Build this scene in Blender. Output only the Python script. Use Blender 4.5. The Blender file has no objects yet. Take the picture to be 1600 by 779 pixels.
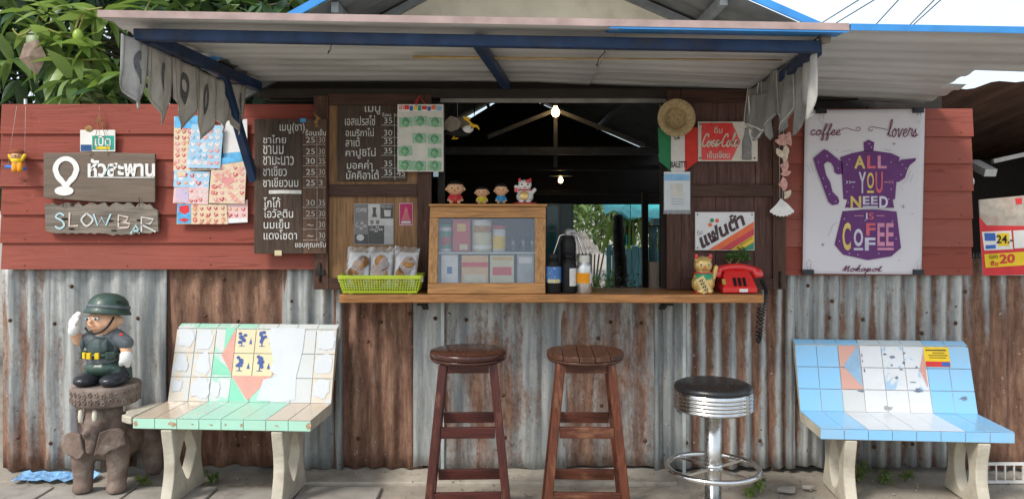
import bpy, bmesh, math, random
from mathutils import Vector, Matrix, noise
random.seed(7)
R = math.radians
scene = bpy.context.scene
C = scene.collection

# ------------------------------------------------------------------ camera, sky, sun, exposure
D, H, F, PX, PY = 4.15, 1.40, 1200.0, 800.0, 335.0      # wall distance, eye height, focal length (px of 1600), principal point
cam = bpy.data.cameras.new('camera'); camo = bpy.data.objects.new('camera', cam); C.objects.link(camo)
camo.location = (0, -D, H); camo.rotation_euler = (R(90), 0, 0)
cam.sensor_width = 36.0; cam.lens = F / 1600 * 36; cam.shift_y = (PY - 389.5) / 1600
cam.clip_start = 0.05; cam.clip_end = 2000
scene.camera = camo

SUN_EL, SUN_AZ = 45.0, 226.0        # azimuth clockwise from +Y: behind the camera, a little to its left
world = bpy.data.worlds.new('World'); scene.world = world; world.use_nodes = True
wt = world.node_tree; wt.nodes.clear()
wo = wt.nodes.new('ShaderNodeOutputWorld'); wb = wt.nodes.new('ShaderNodeBackground')
sk = wt.nodes.new('ShaderNodeTexSky'); sk.sky_type = 'NISHITA'; sk.sun_disc = False
sk.sun_elevation = R(SUN_EL); sk.sun_rotation = R(SUN_AZ); sk.air_density = 1.0; sk.dust_density = 3.0; sk.ozone_density = 1.0
wc = wt.nodes.new('ShaderNodeTexCoord'); wn = wt.nodes.new('ShaderNodeTexNoise')
wn.inputs['Scale'].default_value = 2.2; wn.inputs['Detail'].default_value = 6
wr = wt.nodes.new('ShaderNodeValToRGB'); wr.color_ramp.elements[0].position = .30; wr.color_ramp.elements[1].position = .62
wr.color_ramp.elements[0].color = (.12, .12, .12, 1); wr.color_ramp.elements[1].color = (.85, .85, .85, 1)
wm = wt.nodes.new('ShaderNodeMix'); wm.data_type = 'RGBA'; wm.inputs[7].default_value = (5.6, 6.3, 6.9, 1)
wt.links.new(wc.outputs['Generated'], wn.inputs['Vector']); wt.links.new(wn.outputs['Fac'], wr.inputs['Fac'])
wt.links.new(wr.outputs['Color'], wm.inputs[0]); wt.links.new(sk.outputs['Color'], wm.inputs[6])
wt.links.new(wm.outputs[2], wb.inputs['Color']); wt.links.new(wb.outputs['Background'], wo.inputs['Surface'])
wb.inputs['Strength'].default_value = 0.12

sl = bpy.data.lights.new('sun', 'SUN'); sl.energy = 1.65; sl.angle = R(13); sl.color = (1, .96, .90)
so = bpy.data.objects.new('sun', sl); C.objects.link(so)
_sd = Vector((math.sin(R(SUN_AZ)) * math.cos(R(SUN_EL)), math.cos(R(SUN_AZ)) * math.cos(R(SUN_EL)), math.sin(R(SUN_EL))))
so.rotation_euler = _sd.to_track_quat('Z', 'Y').to_euler(); so.location = (-3, -6, 8)

vs = scene.view_settings
vs.view_transform = 'Standard'; vs.look = 'None'; vs.gamma = 1.0; vs.use_curve_mapping = False; vs.exposure = 0.84
scene.render.engine = 'CYCLES'
scene.cycles.max_bounces = 8; scene.cycles.transparent_max_bounces = 12

# ------------------------------------------------------------------ helpers
def W(px, py, Y=0.0):
    d = D + Y
    return Vector(((px - PX) / F * d, Y, H - (py - PY) / F * d))
def S(Y=0.0): return F / (D + Y)          # pixels per metre at depth Y

def catmull(pts, n=6):
    P = [Vector(p) for p in pts]
    if len(P) < 3: return P
    out = []
    for i in range(len(P) - 1):
        a, b, c, d = P[max(i-1, 0)], P[i], P[i+1], P[min(i+2, len(P)-1)]
        for k in range(n):
            t = k / n
            out.append(.5 * ((2*b) + (c-a)*t + (2*a-5*b+4*c-d)*t*t + (3*b-a-3*c+d)*t*t*t))
    out.append(P[-1]); return out

class MB:
    def __init__(s): s.v = []; s.f = []; s.sm = []
    def add(s, vs, fs, smooth=False):
        o = len(s.v); s.v += [Vector(v) for v in vs]
        for f in fs: s.f.append([i + o for i in f]); s.sm.append(smooth)
        return s
    def box(s, c, size, rot=None):
        c = Vector(c); x, y, z = [q/2 for q in size]
        vs = [Vector((sx*x, sy*y, sz*z)) for sz in (-1, 1) for sy in (-1, 1) for sx in (-1, 1)]
        if rot is not None: vs = [rot @ v for v in vs]
        return s.hexa([v + c for v in vs])
    def hexa(s, v):   # order: z-low (x-,y-)(x+,y-)(x-,y+)(x+,y+), z-high same
        return s.add(v, [(0,2,3,1), (4,5,7,6), (0,1,5,4), (2,6,7,3), (0,4,6,2), (1,3,7,5)])
    def span(s, a, b):
        a, b = Vector(a), Vector(b); return s.box((a+b)/2, [abs(q) for q in (b-a)])
    def bar(s, p0, p1, w, h, up=(0, 0, 1)):
        p0, p1 = Vector(p0), Vector(p1); d = (p1-p0); L = d.length; d.normalize()
        x = d.cross(Vector(up))
        if x.length < 1e-4: x = Vector((1, 0, 0))
        x.normalize(); u = x.cross(d)
        m = Matrix((x, d, u)).transposed()
        return s.box((p0+p1)/2, (w, L, h), m)
    def tube(s, pts, r, n=8, cap=True, smooth=True):
        P = [Vector(p) for p in pts]; m = len(P)
        rr = r if isinstance(r, (list, tuple)) else [r]*m
        base = None; rings = []
        for i, p in enumerate(P):
            d = (P[min(i+1, m-1)] - P[max(i-1, 0)])
            if d.length < 1e-9: d = Vector((0, 0, 1))
            d.normalize()
            if base is None:
                base = d.orthogonal().normalized()
            else:
                base = base - d * base.dot(d)
                base = base.normalized() if base.length > 1e-6 else d.orthogonal().normalized()
            b2 = d.cross(base)
            rings.append([p + (base*math.cos(2*math.pi*k/n) + b2*math.sin(2*math.pi*k/n))*rr[i] for k in range(n)])
        o = []; fs = []
        for q in rings: o += q
        for i in range(m-1):
            for k in range(n):
                fs.append((i*n+k, i*n+(k+1) % n, (i+1)*n+(k+1) % n, (i+1)*n+k))
        s.add(o, fs, smooth)
        if cap:
            s.add(rings[0], [list(range(n))[::-1]]); s.add(rings[-1], [list(range(n))])
        return s
    def lathe(s, prof, n=24, c=(0, 0, 0), rot=None, smooth=True, sy=1.0, caps=True):
        c = Vector(c); o = []; fs = []; m = len(prof)
        for (r, z) in prof:
            for k in range(n):
                a = 2*math.pi*k/n; v = Vector((r*math.cos(a), r*math.sin(a)*sy, z))
                o.append((rot @ v if rot is not None else v) + c)
        for i in range(m-1):
            for k in range(n):
                fs.append((i*n+k, i*n+(k+1) % n, (i+1)*n+(k+1) % n, (i+1)*n+k))
        s.add(o, fs, smooth)
        if not caps: return s
        if prof[0][0] > 1e-5: s.add(o[:n], [list(range(n))[::-1]])
        if prof[-1][0] > 1e-5: s.add(o[-n:], [list(range(n))])
        return s
    def ell(s, c, r, rot=None, n=14, m=9):
        c = Vector(c); r = (r, r, r) if not hasattr(r, '__len__') else r
        o = [Vector((0, 0, -1))]; fs = []
        for i in range(1, m):
            a = -math.pi/2 + math.pi*i/m
            for k in range(n):
                b = 2*math.pi*k/n; o.append(Vector((math.cos(a)*math.cos(b), math.cos(a)*math.sin(b), math.sin(a))))
        o.append(Vector((0, 0, 1)))
        for k in range(n):
            fs.append((0, 1+(k+1) % n, 1+k)); fs.append((len(o)-1, len(o)-1-n+k, len(o)-1-n+(k+1) % n))
        for i in range(m-2):
            for k in range(n):
                fs.append((1+i*n+k, 1+i*n+(k+1) % n, 1+(i+1)*n+(k+1) % n, 1+(i+1)*n+k))
        o = [Vector((v.x*r[0], v.y*r[1], v.z*r[2])) for v in o]
        if rot is not None: o = [rot @ v for v in o]
        return s.add([v+c for v in o], fs, True)
    def cap(s, p0, p1, r0, r1=None, n=12):     # closed capsule, tapering
        p0, p1 = Vector(p0), Vector(p1); r1 = r0 if r1 is None else r1
        d = (p1-p0).normalized() if (p1-p0).length > 1e-9 else Vector((0, 0, 1)); pts = []; rr = []
        for a in (-88, -60, -30, 0): pts.append(p0 + d*r0*math.sin(R(a))); rr.append(r0*math.cos(R(a)))
        for a in (0, 30, 60, 88): pts.append(p1 + d*r1*math.sin(R(a))); rr.append(r1*math.cos(R(a)))
        return s.tube(pts, rr, n)
    def prism(s, pts, dv):        # planar outline (3-D points) extruded along dv
        pts = [Vector(p) for p in pts]; dv = Vector(dv); n = len(pts)
        o = pts + [p+dv for p in pts]
        fs = [list(range(n)), list(range(n, 2*n))[::-1]] + [(i, i+n, (i+1) % n+n, (i+1) % n) for i in range(n)]
        return s.add(o, fs)
    def sheet(s, pts):
        return s.add([Vector(p) for p in pts], [list(range(len(pts)))])
    def ribbon(s, pts, w, nrm=(0, -1, 0)):
        P = [Vector(p) for p in pts]; nrm = Vector(nrm); o = []; m = len(P)
        for i, p in enumerate(P):
            d = P[min(i+1, m-1)] - P[max(i-1, 0)]
            if d.length < 1e-9: d = Vector((1, 0, 0))
            t = d.normalized().cross(nrm); o += [p+t*w/2, p-t*w/2]
        return s.add(o, [(2*i, 2*i+2, 2*i+3, 2*i+1) for i in range(m-1)])
    def quadpx(s, box, Y):
        x0, y0, x1, y1 = box
        return s.sheet([W(x0, y1, Y), W(x1, y1, Y), W(x1, y0, Y), W(x0, y0, Y)])
    def boardpx(s, box, Y, th):   # front face at Y, box of the picture, thickness backwards
        x0, y0, x1, y1 = box; a, b = W(x0, y1, Y), W(x1, y0, Y)
        return s.span(a, (b.x, Y+th, b.z))
    def build(s, name, m, parent=None, bevel=0, mods=None, recalc=True, seg=2):
        me = bpy.data.meshes.new(name)
        lo = Vector([min(v[i] for v in s.v) for i in range(3)]); hi = Vector([max(v[i] for v in s.v) for i in range(3)])
        c = (lo+hi)/2
        if parent is None: c.z = lo.z
        me.from_pydata([v-c for v in s.v], [], s.f)
        for i, p in enumerate(me.polygons): p.use_smooth = s.sm[i]
        if recalc:
            bm = bmesh.new(); bm.from_mesh(me); bmesh.ops.remove_doubles(bm, verts=bm.verts, dist=1e-6)
            bmesh.ops.recalc_face_normals(bm, faces=bm.faces); bm.to_mesh(me); bm.free()
        me.materials.append(m)
        o = bpy.data.objects.new(name, me); C.objects.link(o)
        put(o, c, parent)
        if bevel:
            b = o.modifiers.new('bevel', 'BEVEL'); b.width = bevel; b.segments = seg; b.limit_method = 'ANGLE'; b.angle_limit = R(40)
        return o
def put(o, c, parent):
    if parent is not None:
        o.parent = parent; o.location = Vector(c) - wl(parent)
    else: o.location = c
def wl(o):
    l = Vector((0, 0, 0))
    while o is not None: l += o.location; o = o.parent
    return l
def thing(name, label, cat, base, group=None):
    o = bpy.data.objects.new(name, None); C.objects.link(o); o.location = base; o.empty_display_size = .05
    return tag(o, label, cat, group)
def tag(o, label, cat, group=None):
    o['label'] = label; o['category'] = cat
    if group: o['group'] = group
    return o
def kind(o, k): o['kind'] = k; return o
def copy_tree(o, parent=None):
    c = o.copy(); C.objects.link(c); c.parent = parent
    for ch in list(o.children): copy_tree(ch, c)
    return c
def blob(name, mb, m, parent, voxel=.008, smooth=3):
    o = mb.build(name, m, parent, recalc=False)
    r = o.modifiers.new('remesh', 'REMESH'); r.mode = 'VOXEL'; r.voxel_size = voxel; r.use_smooth_shade = True
    k = o.modifiers.new('smooth', 'SMOOTH'); k.iterations = smooth; k.factor = .5
    return o

# ------------------------------------------------------------------ procedural materials
_mc = {}
def _nt(name):
    m = bpy.data.materials.new(name); m.use_nodes = True; t = m.node_tree
    return m, t, t.nodes['Principled BSDF']
def N(t, typ, **kw):
    n = t.nodes.new(typ)
    for k, v in kw.items():
        if k.startswith('i_'):
            key = k[2:]; n.inputs[int(key) if key.isdigit() else key].default_value = v
        else: setattr(n, k, v)
    return n
def coords(t, stretch=(1, 1, 1), obj=False):
    g = N(t, 'ShaderNodeTexCoord') if obj else N(t, 'ShaderNodeNewGeometry')
    mp = N(t, 'ShaderNodeMapping'); mp.inputs['Scale'].default_value = stretch
    t.links.new(g.outputs['Object' if obj else 'Position'], mp.inputs['Vector']); return mp.outputs['Vector']
def noi(t, vec, scale, detail=4, rough=.55, dist=0):
    n = N(t, 'ShaderNodeTexNoise', i_Scale=scale, i_Detail=detail, i_Roughness=rough, i_Distortion=dist)
    t.links.new(vec, n.inputs['Vector']); return n.outputs['Fac']
def ramp(t, fac, stops):
    r = N(t, 'ShaderNodeValToRGB'); e = r.color_ramp.elements
    while len(e) < len(stops): e.new(.5)
    for q, (p, c) in zip(e, stops): q.position = p; q.color = (*c, 1) if hasattr(c, '__len__') else (c, c, c, 1)
    t.links.new(fac, r.inputs['Fac']); return r.outputs['Color']
def mixc(t, fac, a, b, mode='MIX'):
    m = N(t, 'ShaderNodeMix'); m.data_type = 'RGBA'; m.blend_type = mode
    for i, x in ((0, fac), (6, a), (7, b)):
        if hasattr(x, 'is_linked'): t.links.new(x, m.inputs[i])
        elif i == 0: m.inputs[0].default_value = x
        else: m.inputs[i].default_value = (*x, 1)
    return m.outputs[2]
def mth(t, op, a, b=0.0):
    m = N(t, 'ShaderNodeMath'); m.operation = op
    for i, x in ((0, a), (1, b)):
        if hasattr(x, 'is_linked'): t.links.new(x, m.inputs[i])
        else: m.inputs[i].default_value = x
    return m.outputs[0]
def bump(t, p, h, strength=.3, dist=.01):
    b = N(t, 'ShaderNodeBump', i_Strength=strength, i_Distance=dist)
    t.links.new(h, b.inputs['Height']); t.links.new(b.outputs['Normal'], p.inputs['Normal'])
def mul(c, k): return tuple(min(1, x*k) for x in c)

def mat(name, col, rough=.5, metal=0, var=.15, scale=14, stretch=(1, 1, 1), bmp=0, bscale=60, dirt=0, dcol=(.10, .08, .06), coat=0, dscale=7):
    if name in _mc: return _mc[name]
    m, t, p = _nt(name); v = coords(t, stretch)
    c = ramp(t, noi(t, v, scale), [(.3, mul(col, 1-var)), (.7, mul(col, 1+var))])
    if dirt:
        d = ramp(t, noi(t, v, dscale, 8, .65), [(.62-.3*dirt, 0.0), (.80, 1.0)])
        c = mixc(t, mth(t, 'MULTIPLY', d, min(1, .45+dirt)), c, dcol)
    t.links.new(c, p.inputs['Base Color']); p.inputs['Roughness'].default_value = rough; p.inputs['Metallic'].default_value = metal
    if rough > .12:
        rr = ramp(t, noi(t, v, scale*2.3), [(.3, max(.03, rough-.1)), (.7, min(1, rough+.1))]); t.links.new(rr, p.inputs['Roughness'])
    p.inputs['Specular IOR Level'].default_value = .5 if rough < .4 else .22
    p.inputs['Coat Weight'].default_value = coat; p.inputs['Coat Roughness'].default_value = .12
    if bmp: bump(t, p, noi(t, v, bscale, 6), bmp, .004)
    _mc[name] = m; return m
def wood(name, col, dark=.45, axis=0, rough=.45, scale=26, bmp=.25, wear=0, wcol=(.30, .20, .13), coat=0, grain=.45):
    if name in _mc: return _mc[name]
    m, t, p = _nt(name); st = [1, 1, 1]; st[axis] = .07; v = coords(t, st)
    n1 = noi(t, v, scale, 8, .62, .6); n2 = noi(t, v, scale*4.5, 5)
    c = ramp(t, n1, [(.25, mul(col, dark)), (.55, col), (.8, mul(col, 1.35))])
    c = mixc(t, grain, c, ramp(t, n2, [(.34, mul(col, .22)), (.5, col), (.68, mul(col, 1.7))]))
    big = noi(t, coords(t), 3.1, 3); c = mixc(t, mth(t, 'MULTIPLY', big, .35), c, mul(col, .45))
    if wear:
        w = ramp(t, noi(t, coords(t, [1.0 if i != axis else .25 for i in range(3)]), 18, 9, .7), [(.60-.22*wear, 0.0), (.75, 1.0)])
        c = mixc(t, mth(t, 'MULTIPLY', w, .75), c, wcol)
    t.links.new(c, p.inputs['Base Color'])
    t.links.new(ramp(t, n1, [(.3, min(1, rough+.15)), (.7, max(.05, rough-.08))]), p.inputs['Roughness'])
    p.inputs['Specular IOR Level'].default_value = .25
    p.inputs['Coat Weight'].default_value = coat; p.inputs['Coat Roughness'].default_value = .2
    bump(t, p, n1, bmp, .004); _mc[name] = m; return m
def emit(name, col, k):
    if name in _mc: return _mc[name]
    m, t, p = _nt(name); p.inputs['Base Color'].default_value = (*col, 1)
    p.inputs['Emission Color'].default_value = (*col, 1); p.inputs['Emission Strength'].default_value = k
    _mc[name] = m; return m
def clear(name, tint, refl, rough=.03, alpha=.0, acol=(.8, .85, .88)):
    """clear sheet: transparent with a glossy share, optionally a little milky"""
    if name in _mc: return _mc[name]
    m = bpy.data.materials.new(name); m.use_nodes = True; t = m.node_tree; t.nodes.clear()
    o = N(t, 'ShaderNodeOutputMaterial'); tr = N(t, 'ShaderNodeBsdfTransparent'); tr.inputs['Color'].default_value = (*tint, 1)
    gl = N(t, 'ShaderNodeBsdfGlossy'); gl.inputs['Roughness'].default_value = rough
    fr = N(t, 'ShaderNodeLayerWeight', i_Blend=.35)
    fac = mth(t, 'MINIMUM', mth(t, 'ADD', mth(t, 'MULTIPLY', fr.outputs['Fresnel'], .6), refl), 1.0)
    mx = N(t, 'ShaderNodeMixShader'); t.links.new(fac, mx.inputs[0]); t.links.new(tr.outputs[0], mx.inputs[1]); t.links.new(gl.outputs[0], mx.inputs[2])
    last = mx
    if alpha:
        df = N(t, 'ShaderNodeBsdfDiffuse'); df.inputs['Color'].default_value = (*acol, 1)
        nz = ramp(t, noi(t, coords(t), 25, 5), [(.35, alpha*.4), (.7, alpha*1.4)])
        m2 = N(t, 'ShaderNodeMixShader'); t.links.new(nz, m2.inputs[0]); t.links.new(mx.outputs[0], m2.inputs[1]); t.links.new(df.outputs[0], m2.inputs[2]); last = m2
    t.links.new(last.outputs[0], o.inputs['Surface']); _mc[name] = m; return m

def rust_sheet():
    if 'rusty corrugated iron' in _mc: return _mc['rusty corrugated iron']
    m, t, p = _nt('rusty corrugated iron')
    at = N(t, 'ShaderNodeAttribute'); at.attribute_type = 'OBJECT'; at.attribute_name = 'rust'
    va = N(t, 'ShaderNodeAttribute'); va.attribute_type = 'OBJECT'; va.attribute_name = 'valley'
    gp = N(t, 'ShaderNodeNewGeometry'); sh_ = N(t, 'ShaderNodeVectorMath'); sh_.operation = 'ADD'; cb = N(t, 'ShaderNodeCombineXYZ')
    t.links.new(mth(t, 'MULTIPLY', at.outputs['Fac'], 37.0), cb.inputs[2]); t.links.new(gp.outputs['Position'], sh_.inputs[0]); t.links.new(cb.outputs[0], sh_.inputs[1])
    def cc(st):
        mp = N(t, 'ShaderNodeMapping'); mp.inputs['Scale'].default_value = st; t.links.new(sh_.outputs[0], mp.inputs['Vector']); return mp.outputs['Vector']
    streak = noi(t, cc((1, 0, .045)), 26, 7, .6, .25)
    patch = noi(t, cc((1, 0, .38)), 5.5, 9, .66, .5)
    big = noi(t, cc((1, 0, .6)), 1.6, 3, .5)
    fine = noi(t, cc((1, .3, .5)), 55, 9, .8)
    sxyz = N(t, 'ShaderNodeSeparateXYZ'); t.links.new(gp.outputs['Position'], sxyz.inputs[0])
    dep = mth(t, 'MULTIPLY', mth(t, 'SUBTRACT', sxyz.outputs['Y'], .040), va.outputs['Fac'])
    h = mth(t, 'ADD', mth(t, 'ADD', mth(t, 'MULTIPLY', streak, .40), mth(t, 'MULTIPLY', patch, .80)), mth(t, 'ADD', mth(t, 'MULTIPLY', fine, .34), mth(t, 'MULTIPLY', big, .45)))
    lo_ = N(t, 'ShaderNodeAttribute'); lo_.attribute_type = 'OBJECT'; lo_.attribute_name = 'low'
    dep = mth(t, 'ADD', dep, mth(t, 'MULTIPLY', mth(t, 'SUBTRACT', .62, sxyz.outputs['Z']), lo_.outputs['Fac']))
    f = mth(t, 'ADD', mth(t, 'ADD', h, dep), mth(t, 'SUBTRACT', mth(t, 'MULTIPLY', at.outputs['Fac'], .95), .655))
    rf = ramp(t, f, [(.80, 0.0), (.90, .6), (1.02, 1.0)])
    zinc = ramp(t, noi(t, cc((1, 1, .07)), 24, 7, .6), [(.28, (.15, .17, .18)), (.50, (.33, .345, .34)), (.72, (.58, .58, .55))])
    zinc = mixc(t, mth(t, 'MULTIPLY', ramp(t, fine, [(.50, 0.0), (.68, 1.0)]), .55), zinc, (.20, .17, .14))
    rst = ramp(t, noi(t, cc((1, 1, .16)), 21, 9, .74), [(.28, (.072, .038, .028)), (.46, (.175, .092, .062)), (.60, (.30, .175, .116)), (.74, (.46, .35, .26))])
    rst = mixc(t, mth(t, 'MULTIPLY', ramp(t, fine, [(.52, 0.0), (.66, 1.0)]), .6), rst, (.055, .028, .022))
    c = mixc(t, rf, zinc, rst)
    spots = ramp(t, noi(t, cc((1, 1, 1)), 42, 3, .5), [(.70, 0.0), (.73, 1.0)])
    c = mixc(t, mth(t, 'MULTIPLY', spots, .8), c, (.50, .46, .40))
    spot2 = ramp(t, noi(t, cc((1.3, 1, 1)), 31, 2, .5), [(.72, 0.0), (.75, 1.0)])
    c = mixc(t, mth(t, 'MULTIPLY', spot2, .8), c, (.05, .022, .015))
    p.inputs['Specular IOR Level'].default_value = .3
    t.links.new(c, p.inputs['Base Color'])
    t.links.new(ramp(t, rf, [(0, .5), (1, .85)]), p.inputs['Roughness'])
    t.links.new(ramp(t, rf, [(0, .25), (1, .0)]), p.inputs['Metallic'])
    bump(t, p, mth(t, 'ADD', fine, mth(t, 'MULTIPLY', rf, .6)), .5, .005)
    _mc['rusty corrugated iron'] = m; return m
def tile_mat():
    if 'glazed tile' in _mc: return _mc['glazed tile']
    m, t, p = _nt('glazed tile')
    a = N(t, 'ShaderNodeAttribute'); a.attribute_type = 'OBJECT'; a.attribute_name = 'col'
    b = N(t, 'ShaderNodeAttribute'); b.attribute_type = 'OBJECT'; b.attribute_name = 'col2'
    w = N(t, 'ShaderNodeAttribute'); w.attribute_type = 'OBJECT'; w.attribute_name = 'wear'
    n = noi(t, coords(t, (1, 1, .7)), 17, 7, .6, .8)
    f = ramp(t, mth(t, 'ADD', n, mth(t, 'SUBTRACT', w.outputs['Fac'], .5)), [(.47, 0.0), (.52, 1.0)])
    c = mixc(t, f, a.outputs['Color'], b.outputs['Color'])
    g = ramp(t, noi(t, coords(t), 45, 8, .7), [(.60, 0.0), (.78, .55)]); c = mixc(t, g, c, (.36, .30, .23))
    g = ramp(t, noi(t, coords(t), 5, 5, .6), [(.45, 0.0), (.8, .30)]); c = mixc(t, g, c, (.45, .42, .36))
    t.links.new(c, p.inputs['Base Color']); t.links.new(ramp(t, mth(t, 'ADD', mth(t, 'MULTIPLY', f, .3), mth(t, 'MULTIPLY', n, .15)), [(0, .12), (.5, .5)]), p.inputs['Roughness'])
    bump(t, p, noi(t, coords(t), 22, 5), .12, .003); _mc['glazed tile'] = m; return m
def leafmat(name, c1, c2, trans=.3):
    if name in _mc: return _mc[name]
    m, t, p = _nt(name)
    inf = N(t, 'ShaderNodeObjectInfo'); n = noi(t, coords(t), 7, 4)
    f = mth(t, 'ADD', mth(t, 'MULTIPLY', inf.outputs['Random'], .45), mth(t, 'MULTIPLY', n, .6))
    c = ramp(t, f, [(.2, c1), (.8, c2)]); t.links.new(c, p.inputs['Base Color']); p.inputs['Roughness'].default_value = .38
    tr = N(t, 'ShaderNodeBsdfTranslucent'); t.links.new(mixc(t, .3, c, (.25, .4, .03)), tr.inputs['Color'])
    mx = N(t, 'ShaderNodeMixShader', i_0=trans); o = t.nodes['Material Output']
    t.links.new(p.outputs[0], mx.inputs[1]); t.links.new(tr.outputs[0], mx.inputs[2]); t.links.new(mx.outputs[0], o.inputs['Surface'])
    bump(t, p, noi(t, coords(t), 60, 3), .15, .003); _mc[name] = m; return m
def mottled(name, base, spots, scale=60, rough=.25, coat=.3):   # printed paper or film: base with coloured blobs
    if name in _mc: return _mc[name]
    m, t, p = _nt(name); v = coords(t, (1, 0.02, 1))
    vo = N(t, 'ShaderNodeTexVoronoi', i_Scale=scale, i_Randomness=.55); t.links.new(v, vo.inputs['Vector'])
    sep = N(t, 'ShaderNodeSeparateColor'); t.links.new(vo.outputs['Color'], sep.inputs[0])
    st = [(i/len(spots), c) for i, c in enumerate(spots)]; sc = ramp(t, sep.outputs[0], st)
    f = ramp(t, mth(t, 'ADD', vo.outputs['Distance'], mth(t, 'MULTIPLY', noi(t, v, scale*2.5, 3), .35)), [(.52, 1.0), (.58, 0.0)])
    c = mixc(t, f, base, sc); c = mixc(t, mth(t, 'MULTIPLY', noi(t, v, scale*3, 4), .5), c, base)
    t.links.new(c, p.inputs['Base Color']); p.inputs['Roughness'].default_value = rough; p.inputs['Coat Weight'].default_value = coat
    bump(t, p, noi(t, coords(t), 30, 3), .25, .006); _mc[name] = m; return m

# ------------------------------------------------------------------ lettering (flat print), laid out at the very end in one batch
_texts = []
def text(s, corners, m, parent, Y=0.0, bold=.0, shear=0, name='lettering'):
    """corners: a picture box (x0,y0,x1,y1) at depth Y, or four points BL,BR,TR,TL (picture pairs at Y, or 3-D)"""
    if len(corners) == 4 and not hasattr(corners[0], '__len__'):
        x0, y0, x1, y1 = corners; corners = [(x0, y1), (x1, y1), (x1, y0), (x0, y0)]
    q = [W(c[0], c[1], Y) if len(c) == 2 else Vector(c) for c in corners]
    _texts.append((s, q, m, parent, bold, shear, name))
def flush_text():
    cs = []
    for (s, q, m, parent, bold, shear, name) in _texts:
        cu = bpy.data.curves.new('t', 'FONT'); cu.body = s; cu.size = 1; cu.offset = bold; cu.shear = shear; cu.resolution_u = 3
        o = bpy.data.objects.new('t', cu); C.objects.link(o); cs.append(o)
    bpy.context.view_layer.update(); dg = bpy.context.evaluated_depsgraph_get()
    for o, (s, q, m, parent, bold, shear, name) in zip(cs, _texts):
        me0 = o.evaluated_get(dg).to_mesh()
        vs = [v.co.copy() for v in me0.vertices]; fs = [list(p.vertices) for p in me0.polygons]; o.evaluated_get(dg).to_mesh_clear()
        if not vs: continue
        x0, x1 = min(v.x for v in vs), max(v.x for v in vs); y0, y1 = min(v.y for v in vs), max(v.y for v in vs)
        mb = MB(); out = []
        for v in vs:
            u, w = (v.x-x0)/max(x1-x0, 1e-6), (v.y-y0)/max(y1-y0, 1e-6)
            out.append((q[0]*(1-u)+q[1]*u)*(1-w) + (q[3]*(1-u)+q[2]*u)*w)
        mb.add(out, fs); mb.build(name, m, parent, recalc=False)
    for o in cs:
        cu = o.data; bpy.data.objects.remove(o); bpy.data.curves.remove(cu)
GL = {  # cursive hand: points in units of the x-height, last number is the advance
 'c': ([(.6,.8),(.35,1),(.1,.7),(.1,.3),(.35,0),(.75,.25)], .75), 'o': ([(.35,1),(.1,.6),(.2,.1),(.45,0),(.65,.4),(.5,.9),(.35,1),(.55,.8),(.85,.85)], .85),
 'f': ([(0,.1),(.3,.8),(.5,1.9),(.35,2.2),(.25,1.8),(.25,0),(.2,-.9),(.4,-1),(.45,-.4),(.3,0),(.7,.2)], .65), 'e': ([(0,.3),(.4,.55),(.5,.85),(.3,1),(.1,.6),(.15,.15),(.4,0),(.75,.25)], .72),
 'l': ([(0,.2),(.35,1.4),(.35,2.1),(.2,2),(.15,1),(.25,.1),(.55,.2)], .55), 'v': ([(0,.9),(.1,1),(.25,.1),(.35,0),(.6,.9),(.85,.85)], .8),
 'r': ([(0,.2),(.15,1),(.25,1.1),(.35,.9),(.55,.95),(.55,.3),(.75,.1)], .72), 's': ([(0,.1),(.35,1),(.3,.7),(.5,.3),(.3,0),(.05,.15),(.4,.05),(.8,.3)], .75),
 'a': ([(.55,.85),(.3,1),(.1,.5),(.25,0),(.5,.3),(.6,1),(.6,.3),(.8,.1)], .8), 'p': ([(0,.3),(.2,1),(.2,0),(.15,-1),(.2,.5),(.45,1),(.6,.5),(.4,0),(.25,.1),(.8,.2)], .8),
 'k': ([(0,.2),(.3,1.9),(.2,2),(.15,0),(.15,.6),(.45,1),(.5,.75),(.2,.55),(.5,0),(.75,.15)], .72), 't': ([(0,.2),(.25,1.8),(.2,.2),(.35,0),(.65,.2)], .6),
 'M': ([(0,.1),(.2,1.9),(.3,0),(.6,1.9),(.75,0),(.95,.2)], .95), 'C': ([(.85,1.45),(.75,1.9),(.4,1.9),(.1,1.2),(.1,.4),(.4,0),(.9,.3)], .9), '-': ([(0,.55),(.35,.6)], .4),
 'S': ([(.75,1.7),(.4,2),(.1,1.5),(.6,1),(.75,.4),(.4,0),(.05,.3)], .9), 'L': ([(.15,2),(.12,.05),(.75,.1)], .85), 'O': ([(.4,2),(.05,1),(.4,0),(.8,1),(.4,2)], .95),
 'W': ([(0,2),(.25,0),(.5,1.4),(.75,0),(1.05,2)], 1.15), 'B': ([(.1,0),(.1,2),(.6,1.7),(.5,1.1),(.1,1),(.7,.7),(.6,.1),(.1,0)], .85), 'A': ([(0,0),(.4,2),(.8,0),(.65,.7),(.15,.7)], .9),
 'R': ([(.1,0),(.1,2),(.65,1.7),(.5,1.1),(.1,1),(.75,0)], .9)}
def script(s, box, Y, m, parent, wpx=2.0, slant=.15, name='lettering', smooth=True, tail=None):
    strokes = []; x = 0
    for ch in s:
        if ch == ' ': x += .6; continue
        p, a = GL[ch]; strokes.append([(x+q[0]+slant*q[1], q[1]) for q in p]); x += a
    A = [q for st in strokes for q in st]; x0, x1 = min(q[0] for q in A), max(q[0] for q in A); y0, y1 = min(q[1] for q in A), max(q[1] for q in A)
    mb = MB(); bx0, by0, bx1, by1 = box
    for st in strokes:
        pts = [W(bx0+(q[0]-x0)/(x1-x0)*(bx1-bx0), by1-(q[1]-y0)/(y1-y0)*(by1-by0), Y) for q in st]
        mb.ribbon(catmull(pts, 5) if smooth else pts, wpx/S(Y))
    return mb.build(name, m, parent, recalc=False)
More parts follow.
